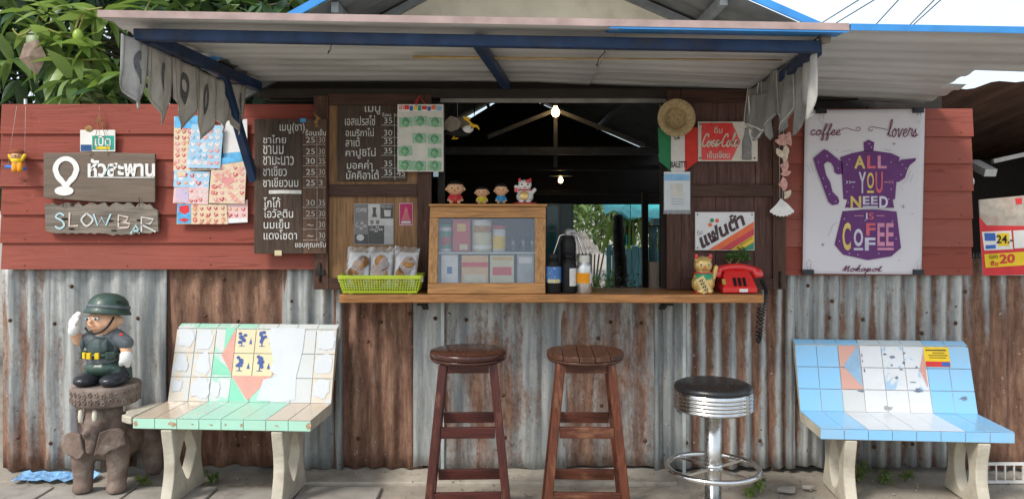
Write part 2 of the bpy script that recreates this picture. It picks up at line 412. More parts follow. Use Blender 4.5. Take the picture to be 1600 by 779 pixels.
# ------------------------------------------------------------------ ground
def ground_mat():
    m, t, p = _nt('worn concrete and dust')
    v = coords(t); c = ramp(t, noi(t, v, 3.2, 8, .65), [(.3, (.235, .20, .16)), (.55, (.345, .305, .25)), (.8, (.44, .40, .34))])
    c = mixc(t, ramp(t, noi(t, v, 38, 6, .7), [(.45, 0.0), (.8, .6)]), c, (.23, .19, .15))
    c = mixc(t, ramp(t, noi(t, coords(t, (1, 2.5, 1)), 8, 4), [(.6, 0.0), (.72, .5)]), c, (.50, .40, .29))
    t.links.new(c, p.inputs['Base Color']); p.inputs['Roughness'].default_value = .9
    bump(t, p, noi(t, v, 90, 8, .7), .5, .006); return m
GM = ground_mat()
mb = MB(); n = 24
xs = [-220, -60, -20, -8, -5] + [-4+8*i/n for i in range(n+1)] + [5, 8, 20, 60, 220]
ys = [-120, -30, -10, -4, -2, -1.2] + [-1+1.4*i/16 for i in range(17)] + [.8, 2, 6, 14, 40, 300]
for y in ys:
    for x in xs:
        near = 1 if (-4.2 < x < 4.2 and -1.1 < y < .41) else 0
        mb.v.append(Vector((x, y, near*(.006*noise.noise((x*2.5, y*5, 0)) - .004) - .004)))
k = len(xs)
for j in range(len(ys)-1):
    for i in range(k-1): mb.f.append([j*k+i, j*k+i+1, (j+1)*k+i+1, (j+1)*k+i]); mb.sm.append(True)
g = kind(mb.build('ground', GM), 'structure')
# raised cement strip along the foot of the wall, in a few cracked lengths
mb = MB(); mb.span((-1.13, -.16, -.02), (.86, .25, .012))
strip = kind(mb.build('cement_strip', mat('pale cement', (.40, .36, .30), .9, var=.2, scale=9, bmp=.5, dirt=.35, dcol=(.27, .23, .18)), bevel=.008), 'structure')
pav = mat('grey paving slab', (.31, .285, .25), .9, var=.2, scale=6, bmp=.5, bscale=80, dirt=.3)
for i in range(5):
    x0 = -2.75 + i*.42
    mb = MB(); z = .008 + .004*random.random(); mb.span((x0, -.98, -.02), (x0+.405, -.215, z)); o = mb.build('paving_slab', pav, g, bevel=.006)

# ------------------------------------------------------------------ corrugated iron wall
RM = rust_sheet()
cw = thing('corrugated_wall', 'rusty corrugated iron wall under the counter and red boards', 'wall', (0, .03, 0))
def corr(x0, x1, z0, z1, Y, pitch, amp, rust, name='corrugated_sheet', parent=cw, m=None, seed=0):
    rnd = random.Random(seed); mb = MB(); nx = max(4, int((x1-x0)/pitch*8)); nz = 12
    ph = rnd.random()*6
    for j in range(nz+1):
        for i in range(nx+1):
            x = x0+(x1-x0)*i/nx; z = z0+(z1-z0)*j/nz
            wob = .009*noise.noise((x*3, z*2.2, seed)) + .005*noise.noise((x*11, z*7, seed+9)); zz = z + ((.018*noise.noise((x*9, seed, 1))) if j == 0 else 0)
            mb.v.append(Vector((x + .004*noise.noise((z*2, seed, 3)), Y + amp*math.sin(2*math.pi*(x-x0)/pitch+ph) + wob, zz)))
    w_ = nx+1
    for j in range(nz):
        for i in range(nx): mb.f.append([j*w_+i, j*w_+i+1, (j+1)*w_+i+1, (j+1)*w_+i]); mb.sm.append(True)
    o = mb.build(name, m or RM, parent, recalc=False); o['rust'] = rust; o['valley'] = 14.0 if x0 > .9 else 6.0; o['low'] = {1: .25, 2: .30, 13: .45}.get(seed, 0.0)
    sd = o.modifiers.new('solid', 'SOLIDIFY'); sd.thickness = .0012; return o
sheets = [(2, 88, .50, 1, .10, .010), (80, 262, .40, 0, .13, .011), (255, 450, .88, 1, .125, .012), (440, 536, .24, 0, .09, .012), (522, 660, .80, 1, .10, .013),
          (646, 692, .10, 0, .13, .006), (688, 866, .50, 1, .21, .007), (846, 885, .14, 0, .11, .006), (872, 1036, .56, 1, .16, .006), (1022, 1078, .20, 0, .07, .010),
          (1066, 1240, .50, 1, .083, .012), (1228, 1508, .46, 0, .083, .012), (1496, 1720, .88, 1, .10, .010)]
for i, (a, b, r, lay, pitch, amp) in enumerate(sheets):
    Y = .034 + .012*lay
    corr((a-PX)/S(Y), (b-PX)/S(Y), .012+.015*((i*7) % 3)/2, .985 if 640 < a < 1040 else 1.16, Y, pitch, amp*1.35, r, seed=i+1)
# rusty roofing nails with washers on the sheets
nail = mat('rusted nail', (.10, .05, .03), .8, var=.3)
for px, py in [(690+96, 617), (935, 528), (940, 633), (640, 490), (575, 533), (112, 447), (455, 470), (350, 436), (1262, 446), (1060, 640), (1440, 520), (1300, 470), (1508, 455), (700, 440+120), (730, 580)] + [(30+58*i+random.uniform(-16, 16), yy+random.uniform(-8, 8)) for i in range(27) for yy in (500, 690) if random.random() < .6]:
    mb = MB(); c = W(px, py, .02); mb.lathe([(.011, 0), (.011, .002), (.006, .005), (.004, .012), (0, .014)], 10, c, Matrix.Rotation(R(90), 3, 'X')); mb.build('nail', nail, cw)
# timber studs that carry the sheets
stud = wood('grey stud timber', (.16, .12, .09), axis=2)
for x in (-2.72, -1.75, -.95, -.4, .78, 1.45, 2.45):
    mb = MB(); mb.span((x-.025, .066, 0), (x+.025, .11, 1.14)); mb.build('stud', stud, cw)

# ------------------------------------------------------------------ red board walls
def redmat(name, k):
    m, t, p = _nt(name); v = coords(t, (.09, 1, 1)); n1 = noi(t, v, 30, 7, .6, 1.2)
    a = (.255*k, .058*k, .039*k)
    c = ramp(t, noi(t, coords(t, (.4, 1, 1)), 5, 5), [(.3, mul(a, .86)), (.7, mul(a, 1.14))])
    fa = N(t, 'ShaderNodeAttribute'); fa.attribute_type = 'OBJECT'; fa.attribute_name = 'fade'; c = mixc(t, mth(t, 'MULTIPLY', mth(t, 'MULTIPLY', fa.outputs['Fac'], noi(t, coords(t, (.5, 1, 1.5)), 3, 6)), 1.0), c, (.38, .17, .13))
    c = mixc(t, ramp(t, n1, [(.34, .5), (.43, 0.0)]), c, mul(a, .50))
    c = mixc(t, ramp(t, noi(t, coords(t), 55, 3), [(.70, 0.0), (.78, .6)]), c, (.45, .25, .19))
    t.links.new(c, p.inputs['Base Color']); p.inputs['Roughness'].default_value = .62; p.inputs['Specular IOR Level'].default_value = .2; bump(t, p, n1, .7, .005); return m
RED = redmat('red fibre cement board', 1.0)
def red_wall(nm, label, px0, px1, rows, studx):
    t = thing(nm, label, 'wall', (W((px0+px1)/2, 420, 0).x, .012, W(0, rows[-1], 0).z))
    for i in range(len(rows)-1):
        zt, zb = W(0, rows[i], 0).z, W(0, rows[i+1], 0).z
        x0, x1 = W(px0, 0).x + random.uniform(-.004, .004), W(px1, 0).x + random.uniform(-.004, .004)
        # lapped board: the lower edge stands proud of the board below
        mb = MB(); y0 = -.012 ; y1 = .001
        mb.hexa([(x0, y0, zb+.002), (x1, y0, zb+.002), (x0, y0+.011, zb+.002), (x1, y0+.011, zb+.002), (x0, y1, zt+.008), (x1, y1, zt+.008), (x0, y1+.009, zt+.008), (x1, y1+.009, zt+.008)])
        o = mb.build('plank', RED, t, bevel=.0015); o['fade'] = random.uniform(0, .7)
        if random.random() < .0: pass
    for x in studx:
        for i in range(len(rows)-1):
            c = W(x+random.uniform(-2, 2), rows[i+1]-7+random.uniform(-2, 2), -.0125); mb = MB(); mb.ell(c, (.0035, .002, .0035), None, 8, 5); mb.build('nail', nail, t)
        mb = MB(); mb.span((W(x, 0).x-.02, .0125, W(0, rows[-1], 0).z+.02), (W(x, 0).x+.02, .030, W(0, rows[0], 0).z-.02)); mb.build('batten', stud, t)
    return t
lw = red_wall('board_wall', 'red lapped board wall beside the mango tree', 2, 494, [165, 210, 250, 292, 336, 380, 421], (40, 200, 330, 470))
rw = red_wall('board_wall', 'dark red lapped board wall behind the coffee poster', 1226, 1519, [172, 214, 256, 299, 342, 386, 430], (1250, 1350, 1500))
mb = MB(); c = W(40, 165, .05); mb.tube([c-Vector((0, 0, .3)), c+Vector((0, 0, .035))], .009, 10); tag(mb.build('pipe', mat('galvanised pipe', (.5, .52, .53), .4, .6, .1)), 'short galvanised pipe end rising over red wall', 'pipe')

# ------------------------------------------------------------------ awning over the counter
YF, YB = -1.10, -.03
NAVY = mat('navy painted steel', (.018, .040, .095), .45, 0, .35, 9, dirt=.35, dcol=(.06, .045, .035), bmp=.15)
aw = thing('awning', 'corrugated steel awning on dark blue beams above the counter', 'awning', (0, (YF+YB)/2, 2.1))
UND = mat('dull grey roofing underside', (.56, .565, .555), .5, .15, .14, 4, (.25, 1, 1), dirt=.45, dcol=(.21, .20, .18), bmp=.08, dscale=5)
def roofrow(x0, x1, y0, y1, zf, parent, m, pitch=.125, amp=.0042, name='roofing_sheet', th=.0012):
    """sheet with ribs running along x; zf(x, y) is its height"""
    mb = MB(); ny = max(6, int((y1-y0)/pitch*8)); nx = max(6, int((x1-x0)/.28))
    for i in range(nx+1):
        for j in range(ny+1):
            x = x0+(x1-x0)*i/nx; y = y0+(y1-y0)*j/ny
            s_ = math.sin(2*math.pi*(y-YF)/pitch); s_ = max(-.6, min(.6, s_))/.6
            mb.v.append(Vector((x, y, zf(x, y) + amp*s_ + .003*noise.noise((x*1.5, y*2, 4)))))
    w_ = ny+1
    for i in range(nx):
        for j in range(ny): mb.f.append([i*w_+j, i*w_+j+1, (i+1)*w_+j+1, (i+1)*w_+j]); mb.sm.append(True)
    o = mb.build(name, m, parent, recalc=False); s_ = o.modifiers.new('solid', 'SOLIDIFY'); s_.thickness = th; return o
zfl, zfr = W(180, 41, YF).z, W(1600, 66, YF).z; xfl, xfr = W(180, 0, YF).x, W(1600, 0, YF).x
def zaw(x, y):
    t_ = (y-YF)/(YB-YF); f = (x-xfl)/(xfr-xfl); zfront = zfl+(zfr-zfl)*f
    zback = 2.098 - .10*max(0, f-.45)/.55
    return zfront*(1-t_)+zback*t_ + .022
roofrow(-1.60, .42, YF-.06, YF+.50, zaw, aw, UND); roofrow(.38, 3.3, YF-.058, YF+.50, lambda x, y: zaw(x, y)+.004, aw, UND)
roofrow(-1.56, .42, YF+.46, YB+.10, lambda x, y: zaw(x, y)+.006, aw, UND); roofrow(.38, 2.16, YF+.46, YF+.82, lambda x, y: zaw(x, y)+.009, aw, UND); roofrow(.38, 2.27, YF+.78, YB+.12, lambda x, y: zaw(x, y)+.012, aw, UND)
# flashing along the front edge: a faded pink-brown length, then a blue one
PINK = mat('faded pink flashing', (.40, .295, .275), .55, 0, .18, 10, dirt=.35, dcol=(.22, .15, .13)); BLUE = mat('sky blue flashing', (.055, .26, .62), .4, 0, .15, 8, dirt=.2)
def edge(x0, x1, y, up, dn, m, off=0):
    a, b = Vector((x0, y, zaw(x0, YF)+off)), Vector((x1, y, zaw(x1, YF)+off)); mb = MB()
    mb.hexa([a+Vector((0, -.004, -dn)), b+Vector((0, -.004, -dn)), a+Vector((0, 0, -dn)), b+Vector((0, 0, -dn)), a+Vector((0, -.004, up)), b+Vector((0, -.004, up)), a+Vector((0, .0, up)), b+Vector((0, .0, up))])
    mb.hexa([a+Vector((0, .001, up-.003)), b+Vector((0, .001, up-.003)), a+Vector((0, .12, up-.001)), b+Vector((0, .12, up-.001)), a+Vector((0, .001, up)), b+Vector((0, .001, up)), a+Vector((0, .12, up+.002)), b+Vector((0, .12, up+.002))])
    return mb.build('edge_flashing', m, aw)
edge(-1.61, 1.31, YF-.064, .024, .004, PINK); edge(1.315, 3.3, YF-.066, .022, .004, BLUE); edge(.38, 1.31, YF-.061, .0, .012, BLUE)
def beam(p0, p1, w, h, name='beam', m=NAVY):
    mb = MB(); mb.bar(p0, p1, w, h); return mb.build(name, m, aw, bevel=.004)
beam((xfl+.06, YF+.04, zaw(xfl, YF)-.048), (1.235, YF+.04, zaw(1.235, YF)-.048), .04, .046, 'front_beam')
beam((-1.475, YF+.065, zaw(-1.47, YF)-.05), (-1.36, -.035, zaw(-1.36, YB)-.035), .045, .05, 'side_beam')
beam((1.235, YF+.065, zaw(1.235, YF)-.05), (1.315, -.045, zaw(1.31, YB)-.035), .045, .05, 'side_beam')
beam((-.14, YF+.065, zaw(-.13, YF)-.045), (-.03, -.05, zaw(-.03, YB)-.032), .042, .042, 'rafter')
beam((-1.36, -.025, 2.050), (1.36, -.025, 2.050), .03, .05, 'wall_plate', mat('shade dark timber', (.03, .024, .02)))  # wall plate gets the near-black colour for the shade under the awning
beam(W(346, 108, -.42), W(397, 282, -.05), .04, .04, 'brace')
mb = MB(); mb.tube([W(645, 89, -.66), W(800, 91, -.67), W(1000, 92, -.68), W(1222, 94, -.70)], [.0075, .0055, .004, .0035], 8)
tag(mb.build('bamboo_stick', wood('pale bamboo', (.52, .36, .15), axis=0)), 'thin yellow bamboo stick tucked under the awning rafter', 'stick')
wirem = mat('dark wire', (.02, .02, .02), .6)
for pts in ([(519, 62), (516, 78), (512, 85), (514, 79)], [(944, 70), (945, 82), (935, 92), (933, 104), (931, 100)]):
    mb = MB(); mb.tube([W(x, y, -.82) for x, y in pts], .002, 6); mb.build('dangling_wire', wirem, aw)

# ------------------------------------------------------------------ the cafe shed: gable, roof, dark room behind
sh = thing('cafe_shed', 'cream gabled shed with blue roof edges and dark open interior', 'shed', (.02, 2.5, 0))
CREAM = mat('cream render', (.70, .62, .48), .85, 0, .12, 5, dirt=.25, dcol=(.38, .32, .25), bmp=.2)
DARK = mat('shade dark timber', (.030, .024, .020), .8, 0, .3, 9)  # the unlit room's darkness is put into this timber colour
SHR = mat('shed roof underside', (.16, .16, .155), .55, .1, .2, 6, dirt=.3, dcol=(.08, .07, .06))
apex = Vector((.015, 0, 2.90)); eL = Vector((-1.475, 0, 2.085)); eR = Vector((1.74, 0, 2.145))
mb = MB(); mb.prism([(-1.35, .06, 2.135), (1.95, .06, 2.135), (1.90, .06, 2.03), (-1.33, .06, 2.03)], (0, .03, 0)); mb.build('gap_shade_board', DARK, sh)  # dark board added where the gap above the shutters is only shade
mb = MB(); mb.prism([(-1.28, .055, 2.137), (1.62, .055, 2.137), (.015, .055, 2.835)], (0, .06, 0)); mb.build('gable_wall', CREAM, sh)
for a, b in ((eL, apex), (apex, eR)):
    # corrugated slope, ribs running down the slope
    mb = MB(); L = int(5.7/.19*6); y0, y1 = -.50, 5.2
    for j in range(L+1):
        y = y0+(y1-y0)*j/L; r_ = .010*max(-.7, min(.7, math.sin(2*math.pi*(y-y0)/.19)))
        for k_ in range(3):
            q = a.lerp(b, k_/2); mb.v.append(Vector((q.x, y, q.z+r_)))
    for j in range(L):
        for k_ in range(2): mb.f.append([j*3+k_, j*3+k_+1, (j+1)*3+k_+1, (j+1)*3+k_]); mb.sm.append(True)
    o = mb.build('roof_slope', SHR, sh, recalc=False); s_ = o.modifiers.new('solid', 'SOLIDIFY'); s_.thickness = .002; s_.offset = 1
    d = (b-a)*1.0; mb = MB(); up = Vector((0, 0, .022))
    mb.bar(Vector((a.x, -.515, a.z))+up, Vector((b.x, -.515, b.z))+up, .012, .035); mb.build('barge_flashing', BLUE, sh)
    mb = MB(); mb.bar(Vector((a.x, .035, a.z-.045)), Vector((b.x, .035, b.z-.045)), .035, .04); mb.build('gable_rafter', mat('weathered steel', (.22, .23, .23), .5, .3, .2), sh)
    for f in ((.42, .80) if a is eL else (.2, .58)):
        q = a.lerp(b, f); mb = MB(); mb.bar((q.x, -.47, q.z-.035), (q.x, 5.1, q.z-.035), .035, .05); mb.build('purlin', mat('weathered steel', (.22, .23, .23), .5, .3, .2), sh)
mb = MB(); mb.span((1.40, .14, 1.86), (2.40, .16, 2.30)); mb.build('gap_shade_board', DARK, sh)  # added dark board: blocks the sky and keeps the gap above the poster shaded
for x0, x1 in ((-1.42, -1.38), (1.98, 2.02)):
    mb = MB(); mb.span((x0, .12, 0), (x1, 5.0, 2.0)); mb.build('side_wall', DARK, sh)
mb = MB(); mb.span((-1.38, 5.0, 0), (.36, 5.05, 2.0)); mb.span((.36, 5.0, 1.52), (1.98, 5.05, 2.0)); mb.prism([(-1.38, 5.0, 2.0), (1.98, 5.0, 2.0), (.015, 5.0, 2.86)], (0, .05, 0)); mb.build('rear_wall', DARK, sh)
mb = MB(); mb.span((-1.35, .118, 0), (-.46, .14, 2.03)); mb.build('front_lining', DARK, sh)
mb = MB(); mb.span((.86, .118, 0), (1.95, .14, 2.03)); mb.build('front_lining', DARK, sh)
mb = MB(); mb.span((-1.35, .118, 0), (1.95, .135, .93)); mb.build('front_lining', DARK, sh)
LW = mat('whitish painted steel angle', (.16, .16, .155), .5, .1, .2)
ap = W(868, 172, 1.9)
for e in (W(762, 214, 1.9), W(1006, 226, 1.9)):
    mb = MB(); mb.bar(ap, e, .03, .03); mb.build('truss_bar', LW, sh)
DS = mat('dark steel', (.09, .09, .09), .5, .2, .2)
mb = MB(); a, b = W(660, 236, 1.9), W(1130, 236, 1.9); mb.bar(a, b, .05, .06); mb.build('tie_beam', DS, sh)
mb = MB(); a = W(868, 172, 1.95); mb.bar(a+Vector((0, 0, .3)), a-Vector((0, 0, .45)), .03, .03, (0, 1, 0)); mb.build('king_post', DS, sh)
mb = MB(); mb.boardpx((688, 153, 1042, 160), .03, .03); mb.build('lintel', mat('grey steel lintel', (.30, .29, .27), .5, .2, .2), sh)
mb = MB(); mb.boardpx((684, 161, 694, 452), .05, .05); mb.build('jamb', DARK, sh)
mb = MB(); mb.boardpx((1033, 161, 1043, 452), .05, .05); mb.build('jamb', DARK, sh)
mb = MB(); mb.boardpx((1004, 300, 1013, 452), 2.2, .06); mb.build('post', DARK, sh)
# rear tie beams and a slatted band of light below the rear eave
for y_, yy in ((262, 3.2), (300, 4.2)):
    mb = MB(); a, b = W(640, y_, yy), W(1090, y_, yy); mb.bar(a, b, .05, .05); mb.build('tie_beam', DARK, sh)
def bulb(px, py, Y, r, label, k, shade):
    c = W(px, py, Y); t = thing('light_bulb', label, 'lamp', c)
    mb = MB(); mb.lathe([(.0, -r*1.1), (r*.7, -r*.8), (r, 0), (r*.8, r*.7), (r*.45, r*1.3), (r*.4, r*1.6)], 16, c); mb.build('bulb', emit('warm bulb %g' % k, (1, .66, .30), k), t)
    mb = MB(); mb.lathe([(r*.55, r*1.5), (r*.6, r*2.6), (r*.2, r*3)], 12, c); mb.tube([c+Vector((0, 0, r*2.9)), c+Vector((0, 0, .42))], .004, 6); mb.build('socket_and_cord', wirem, t)
    if shade:
        mb = MB(); mb.lathe([(.12, r*1.8), (.115, r*2.0), (.05, r*3.2), (.03, r*5)], 20, c); mb.build('lamp_shade', DS, t)
bulb(868, 176, 1.75, .032, 'glowing warm bulb hanging at the roof truss peak', 12, False)
bulb(876, 282, 3.6, .024, 'small glowing bulb under a dark metal shade', 12, True)
# ------------------------------------------------------------------ what shows through the room: yard behind
TURQ = mat('turquoise tarpaulin', (.03, .36, .36), .45, 0, .2, 9, dirt=.15)
mb = MB(); gr = []
c0 = [W(905, 326, 5.3), W(1040, 318, 5.3), W(1040, 352, 5.3), W(985, 352, 5.3)]
for i in range(9):
    for j in range(7):
        a = W(935+115*i/8, 312, 5.3+.9); b = W(948+95*i/8, 332+22*i/8, 5.3)
        p = a.lerp(b, j/6); p.z += .05*math.sin(i*1.7+j); mb.v.append(p)
for i in range(8):
    for j in range(6): mb.f.append([i*7+j, i*7+j+1, (i+1)*7+j+1, (i+1)*7+j]); mb.sm.append(True)
o = mb.build('tarpaulin', TURQ, recalc=False); s_ = o.modifiers.new('solid', 'SOLIDIFY'); s_.thickness = .004
tag(o, 'turquoise tarpaulin stretched over the yard behind the room', 'tarpaulin')
tt = thing('hanging_tarpaulin', 'narrow turquoise tarpaulin hanging down in folds in the yard', 'tarpaulin', W(982, 445, 5.6))
mb = MB()
for i in range(14):
    x = 975+16*i/13
    for j in range(5): p = W(x, 345+38*j/4, 5.6); p.y += .05*math.sin(i*1.3); mb.v.append(p)
for i in range(13):
    for j in range(4): mb.f.append([i*5+j, i*5+j+1, (i+1)*5+j+1, (i+1)*5+j]); mb.sm.append(True)
mb.build('cloth', TURQ, tt, recalc=False)
FENCE = wood('faded turquoise plank', (.20, .42, .46), .6, axis=2, rough=.8)
fe = thing('plank_fence', 'faded turquoise plank fence at the back of the yard', 'fence', W(1000, 450, 6.2))
x = 948
while x < 1045:
    w_ = random.uniform(8, 13); mb = MB(); a = W(x, 470, 6.2); b = W(x+w_-1.2, random.uniform(382, 390), 6.2)
    mb.span((a.x, 6.2+random.uniform(-.02, .02), 0), (b.x, 6.25, b.z)); mb.build('plank', FENCE, fe); x += w_
for z_ in (.35, .85):
    mb = MB(); mb.span((W(946, 0, 6.27).x, 6.255, z_), (W(1046, 0, 6.27).x, 6.29, z_+.07)); mb.build('rail', FENCE, fe)
# string curtain and box at the right
cu = thing('string_curtain', 'pale turquoise string curtain hanging in the doorway', 'curtain', W(1024, 450, 2.4))
SC = mat('pale turquoise cord', (.25, .45, .47), .7, 0, .2)
for i in range(16):
    x = 1014+23*i/15+random.uniform(-.6, .6); l = random.uniform(405, 448) if i % 3 else 448
    mb = MB(); mb.tube([W(x, 354, 2.4), W(x+random.uniform(-1, 1), 395, 2.4), W(x+random.uniform(-2, 2), l, 2.4)], random.uniform(.004, .008), 5); mb.build('cord', SC, cu)
mb = MB(); mb.bar(W(1012, 353, 2.4), W(1038, 353, 2.4), .012, .012); mb.build('rod', DS, cu)
mb = MB(); mb.boardpx((1021, 341, 1037, 353), 2.5, .15); tag(mb.build('plastic_box', mat('light blue plastic', (.30, .55, .60), .4)), 'small light blue plastic box above the string curtain', 'box')
# small tiled roof beyond, on its walls
th_ = thing('garden_hut', 'small hut with grey wavy tiled roof in the yard', 'hut', W(915, 450, 8))
TR = mat('grey roof tile', (.26, .24, .22), .85, 0, .25, 12, dirt=.3)
a0, a1, b0, b1 = W(893, 366, 8.6), W(914, 366, 8.6), W(890, 397, 7.9), W(940, 397, 7.9)
for r_ in range(4):
    for k_ in range(9):
        f0, f1 = k_/9, (k_+1)/9; t0, t1 = r_/4, (r_+1.15)/4
        q = lambda u, v: (a0.lerp(a1, u)).lerp(b0.lerp(b1, u), v)
        mb = MB(); pts = [q(f0, t0), q((f0+f1)/2, t0)+Vector((0, 0, .04)), q(f1, t0), q(f1, t1), q((f0+f1)/2, t1)+Vector((0, 0, .04)), q(f0, t1)]
        mb.add([p+Vector((0, 0, .012*(1-r_ % 2))) for p in pts], [(0, 1, 4, 5), (1, 2, 3, 4)]); mb.build('roof_tile', TR, th_)
mb = MB(); mb.span((W(893, 0, 8).x, 8.05, 0), (W(926, 0, 8).x, 8.9, W(0, 396, 8.05).z)); mb.build('wall', mat('old plaster', (.34, .32, .28), .9, dirt=.4), th_)
# teal glass cabinet just behind the counter and a fridge-dark shelf
cab = thing('glass_cabinet', 'tall dark teal glazed cabinet standing behind the bottles', 'cabinet', W(873, 640, .75))
TEAL = mat('dark teal frame', (.018, .045, .045), .35, 0, .2); TG = mat('teal glass', (.03, .10, .10), .08, 0, .2, 3)
mb = MB(); a, b = W(852, 700, .8), W(896, 318, .8); mb.span((a.x, .8, 0), (b.x, 1.2, b.z)); mb.build('case', TEAL, cab, bevel=.004)
for (u0, v0, u1, v1) in ((855, 322, 872, 358), (855, 362, 872, 450)):
    mb = MB(); mb.boardpx((u0, v0, u1, v1), .792, .007); mb.build('pane', TG, cab)
mb = MB(); mb.boardpx((876, 321, 893, 455), .790, .009); mb.build('door_panel', mat('grey green panel', (.10, .13, .12), .5), cab)

# ------------------------------------------------------------------ leaves
def leaf_mesh(L, w, droop, fold=.25, n=5, wave=.0):
    vs = []; fs = []
    for i in range(n+1):
        t_ = i/n; x = L*t_; z = -droop*L*t_*t_; hw = w*1.18*math.sin(math.pi*min(1, .08+t_*.92)**.8)*(1 if i < n else 0); hw = max(hw, 0)
        zz = wave*math.sin(t_*9)
        vs += [(x, -hw, z+hw*fold+zz), (x, 0, z), (x, hw, z+hw*fold-zz)]
    for i in range(n):
        for k_ in range(2): fs.append((i*3+k_, i*3+k_+1, (i+1)*3+k_+1, (i+1)*3+k_))
    return vs, fs
LV = [leaf_mesh(.21, .029, .35), leaf_mesh(.24, .033, .6, .3, 6, .004), leaf_mesh(.19, .027, .15, .35), leaf_mesh(.16, .026, .9, .2, 6, .003), leaf_mesh(.25, .030, .45, .15, 6, .005)]
LM = [leafmat('young mango leaf', (.17, .28, .05), (.33, .43, .13), .4), leafmat('mango leaf', (.085, .165, .045), (.21, .30, .10), .28), leafmat('dark shade mango leaf', (.022, .060, .022), (.05, .105, .04), .18)]  # third, darkest leaf also carries the crown's inner shade in its colour
lmesh = {}
for i, (v, f) in enumerate(LV):
    for j, m in enumerate(LM):
        me = bpy.data.meshes.new('leaf'); me.from_pydata(v, [], f); me.materials.append(m)
        for p in me.polygons: p.use_smooth = True
        lmesh[(i, j)] = me
rt = random.Random(11)
tree = thing('mango_tree', 'leafy mango tree with hanging green fruit behind the red wall', 'tree', (-2.5, 2.6, 0))
BARK = mat('mango bark', (.085, .065, .05), .9, 0, .3, 12, bmp=.6)
mb = MB(); mb.tube(catmull([(-2.5, 2.6, -.02), (-2.45, 2.55, .8), (-2.6, 2.5, 1.7), (-2.5, 2.4, 2.6), (-2.3, 2.4, 3.6)], 4), [.17-.11*i/16 for i in range(17)], 10); mb.build('trunk', BARK, tree)
tips = []
def branch(a, b, r0, r1, bend=.12):
    a, b = Vector(a), Vector(b); mid = a.lerp(b, .5)+Vector((rt.uniform(-bend, bend), rt.uniform(-bend, bend), rt.uniform(0, bend)))
    mb = MB(); pts = catmull([a, mid, b], 5); mb.tube(pts, [r0+(r1-r0)*i/(len(pts)-1) for i in range(len(pts))], 6); return mb
bsrc = [Vector((-2.55, 2.5, 1.9)), Vector((-2.52, 2.4, 2.4)), Vector((-2.45, 2.4, 2.9))]
front = [  # clusters that can be picked out in front, as picture positions with depth
 (70, 20, .45, 0), (78, 60, .42, 0), (62, 45, .5, 0), (165, 30, .5, 0), (160, 20, .55, 0), (110, 15, .6, 0), (120, 95, .45, 0), (90, 105, .5, 1),
 (150, 125, .35, 0), (112, 128, .32, 1), (140, 75, .42, 0), (128, 60, .5, 0), (175, 100, .5, 1), (200, 120, .3, 0), (20, 95, .6, 1), (10, 60, .7, 1), (35, 20, .7, 2),
 (270, 5, .5, 1), (315, 2, .55, 2), (360, 8, .5, 1), (410, 5, .55, 2), (450, 3, .6, 2), (500, 10, .65, 2), (240, 10, .6, 2), (30, 120, .8, 2), (120, 150, .28, 1), (165, 150, .28, 2), (345, 120, .6, 2)]
count = 0
for (px, py, Y, j) in front:
    c = W(px, py, Y); tips.append(c); nl = 9 if j else 8; tilt = rt.uniform(0, 6)
    src = min(bsrc, key=lambda q: (q-c).length); bm_ = branch(src.lerp(c, .35), c, .012, .004); bm_.build('twig', BARK, tree)
    for k_ in range(nl):
        a = tilt+k_*2.4+rt.uniform(-.3, .3); el = rt.uniform(-.9, .45) if k_ > 1 else rt.uniform(.2, 1)
        o = bpy.data.objects.new('leaf', lmesh[(rt.randrange(5), j if rt.random() < .85 else 1)]); C.objects.link(o); o.parent = tree
        off = Vector((math.cos(a)*.02, math.sin(a)*.02, rt.uniform(-.03, .02)))
        o.location = c+off-Vector(tree.location); o.rotation_euler = (rt.uniform(-.5, .5), -el, a); sc = rt.uniform(.78, 1.2); o.scale = (sc, sc, sc); count += 1
# the rest of the crown, one mass
mb = MB(); mats_idx = []
for i in range(1500):
    x = rt.uniform(-6.5, -.5); y = .75+4.2*rt.random()**.8; z = rt.uniform(1.6, 4.6)
    if x < -4.2 and y < 1.4: continue
    if x > -1.5 and (z < 2.75 or y < 1.0): continue
    c = Vector((x, y, z)); j = rt.choice((1, 2, 2, 2)) if y < 1.3 else 2  # leaves further back take the dark colour, as shade in the crown's depth
    for k_ in range(9):
        v, f = LV[rt.randrange(5)]; a = rt.uniform(0, 6.28); el = rt.uniform(-.9, .5); sc = rt.uniform(.8, 1.3)*(1.25 if y > 1.6 else 1)
        m_ = Matrix.Translation(c) @ Matrix.Rotation(a, 4, 'Z') @ Matrix.Rotation(-el, 4, 'Y') @ Matrix.Rotation(rt.uniform(-.5, .5), 4, 'X') @ Matrix.Scale(sc, 4)
        o0 = len(mb.v); mb.v += [m_ @ Vector(q) for q in v]
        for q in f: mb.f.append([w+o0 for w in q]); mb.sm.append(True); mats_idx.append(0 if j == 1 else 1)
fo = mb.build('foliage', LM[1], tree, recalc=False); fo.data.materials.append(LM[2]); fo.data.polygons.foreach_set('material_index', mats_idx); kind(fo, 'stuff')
for a, b, r0, r1 in (((-2.55, 2.5, 1.9), (-3.3, 1.2, 2.3), .06, .02), ((-2.5, 2.4, 2.4), (-2.4, .7, 2.45), .06, .015), ((-2.45, 2.4, 2.9), (-1.3, 1.2, 3.0), .05, .015), ((-2.5, 2.4, 2.5), (-3.6, 1.8, 3.2), .05, .02)):
    branch(a, b, r0, r1, .2).build('branch', BARK, tree)
ST = mat('green stalk', (.28, .27, .08), .6, 0, .2)
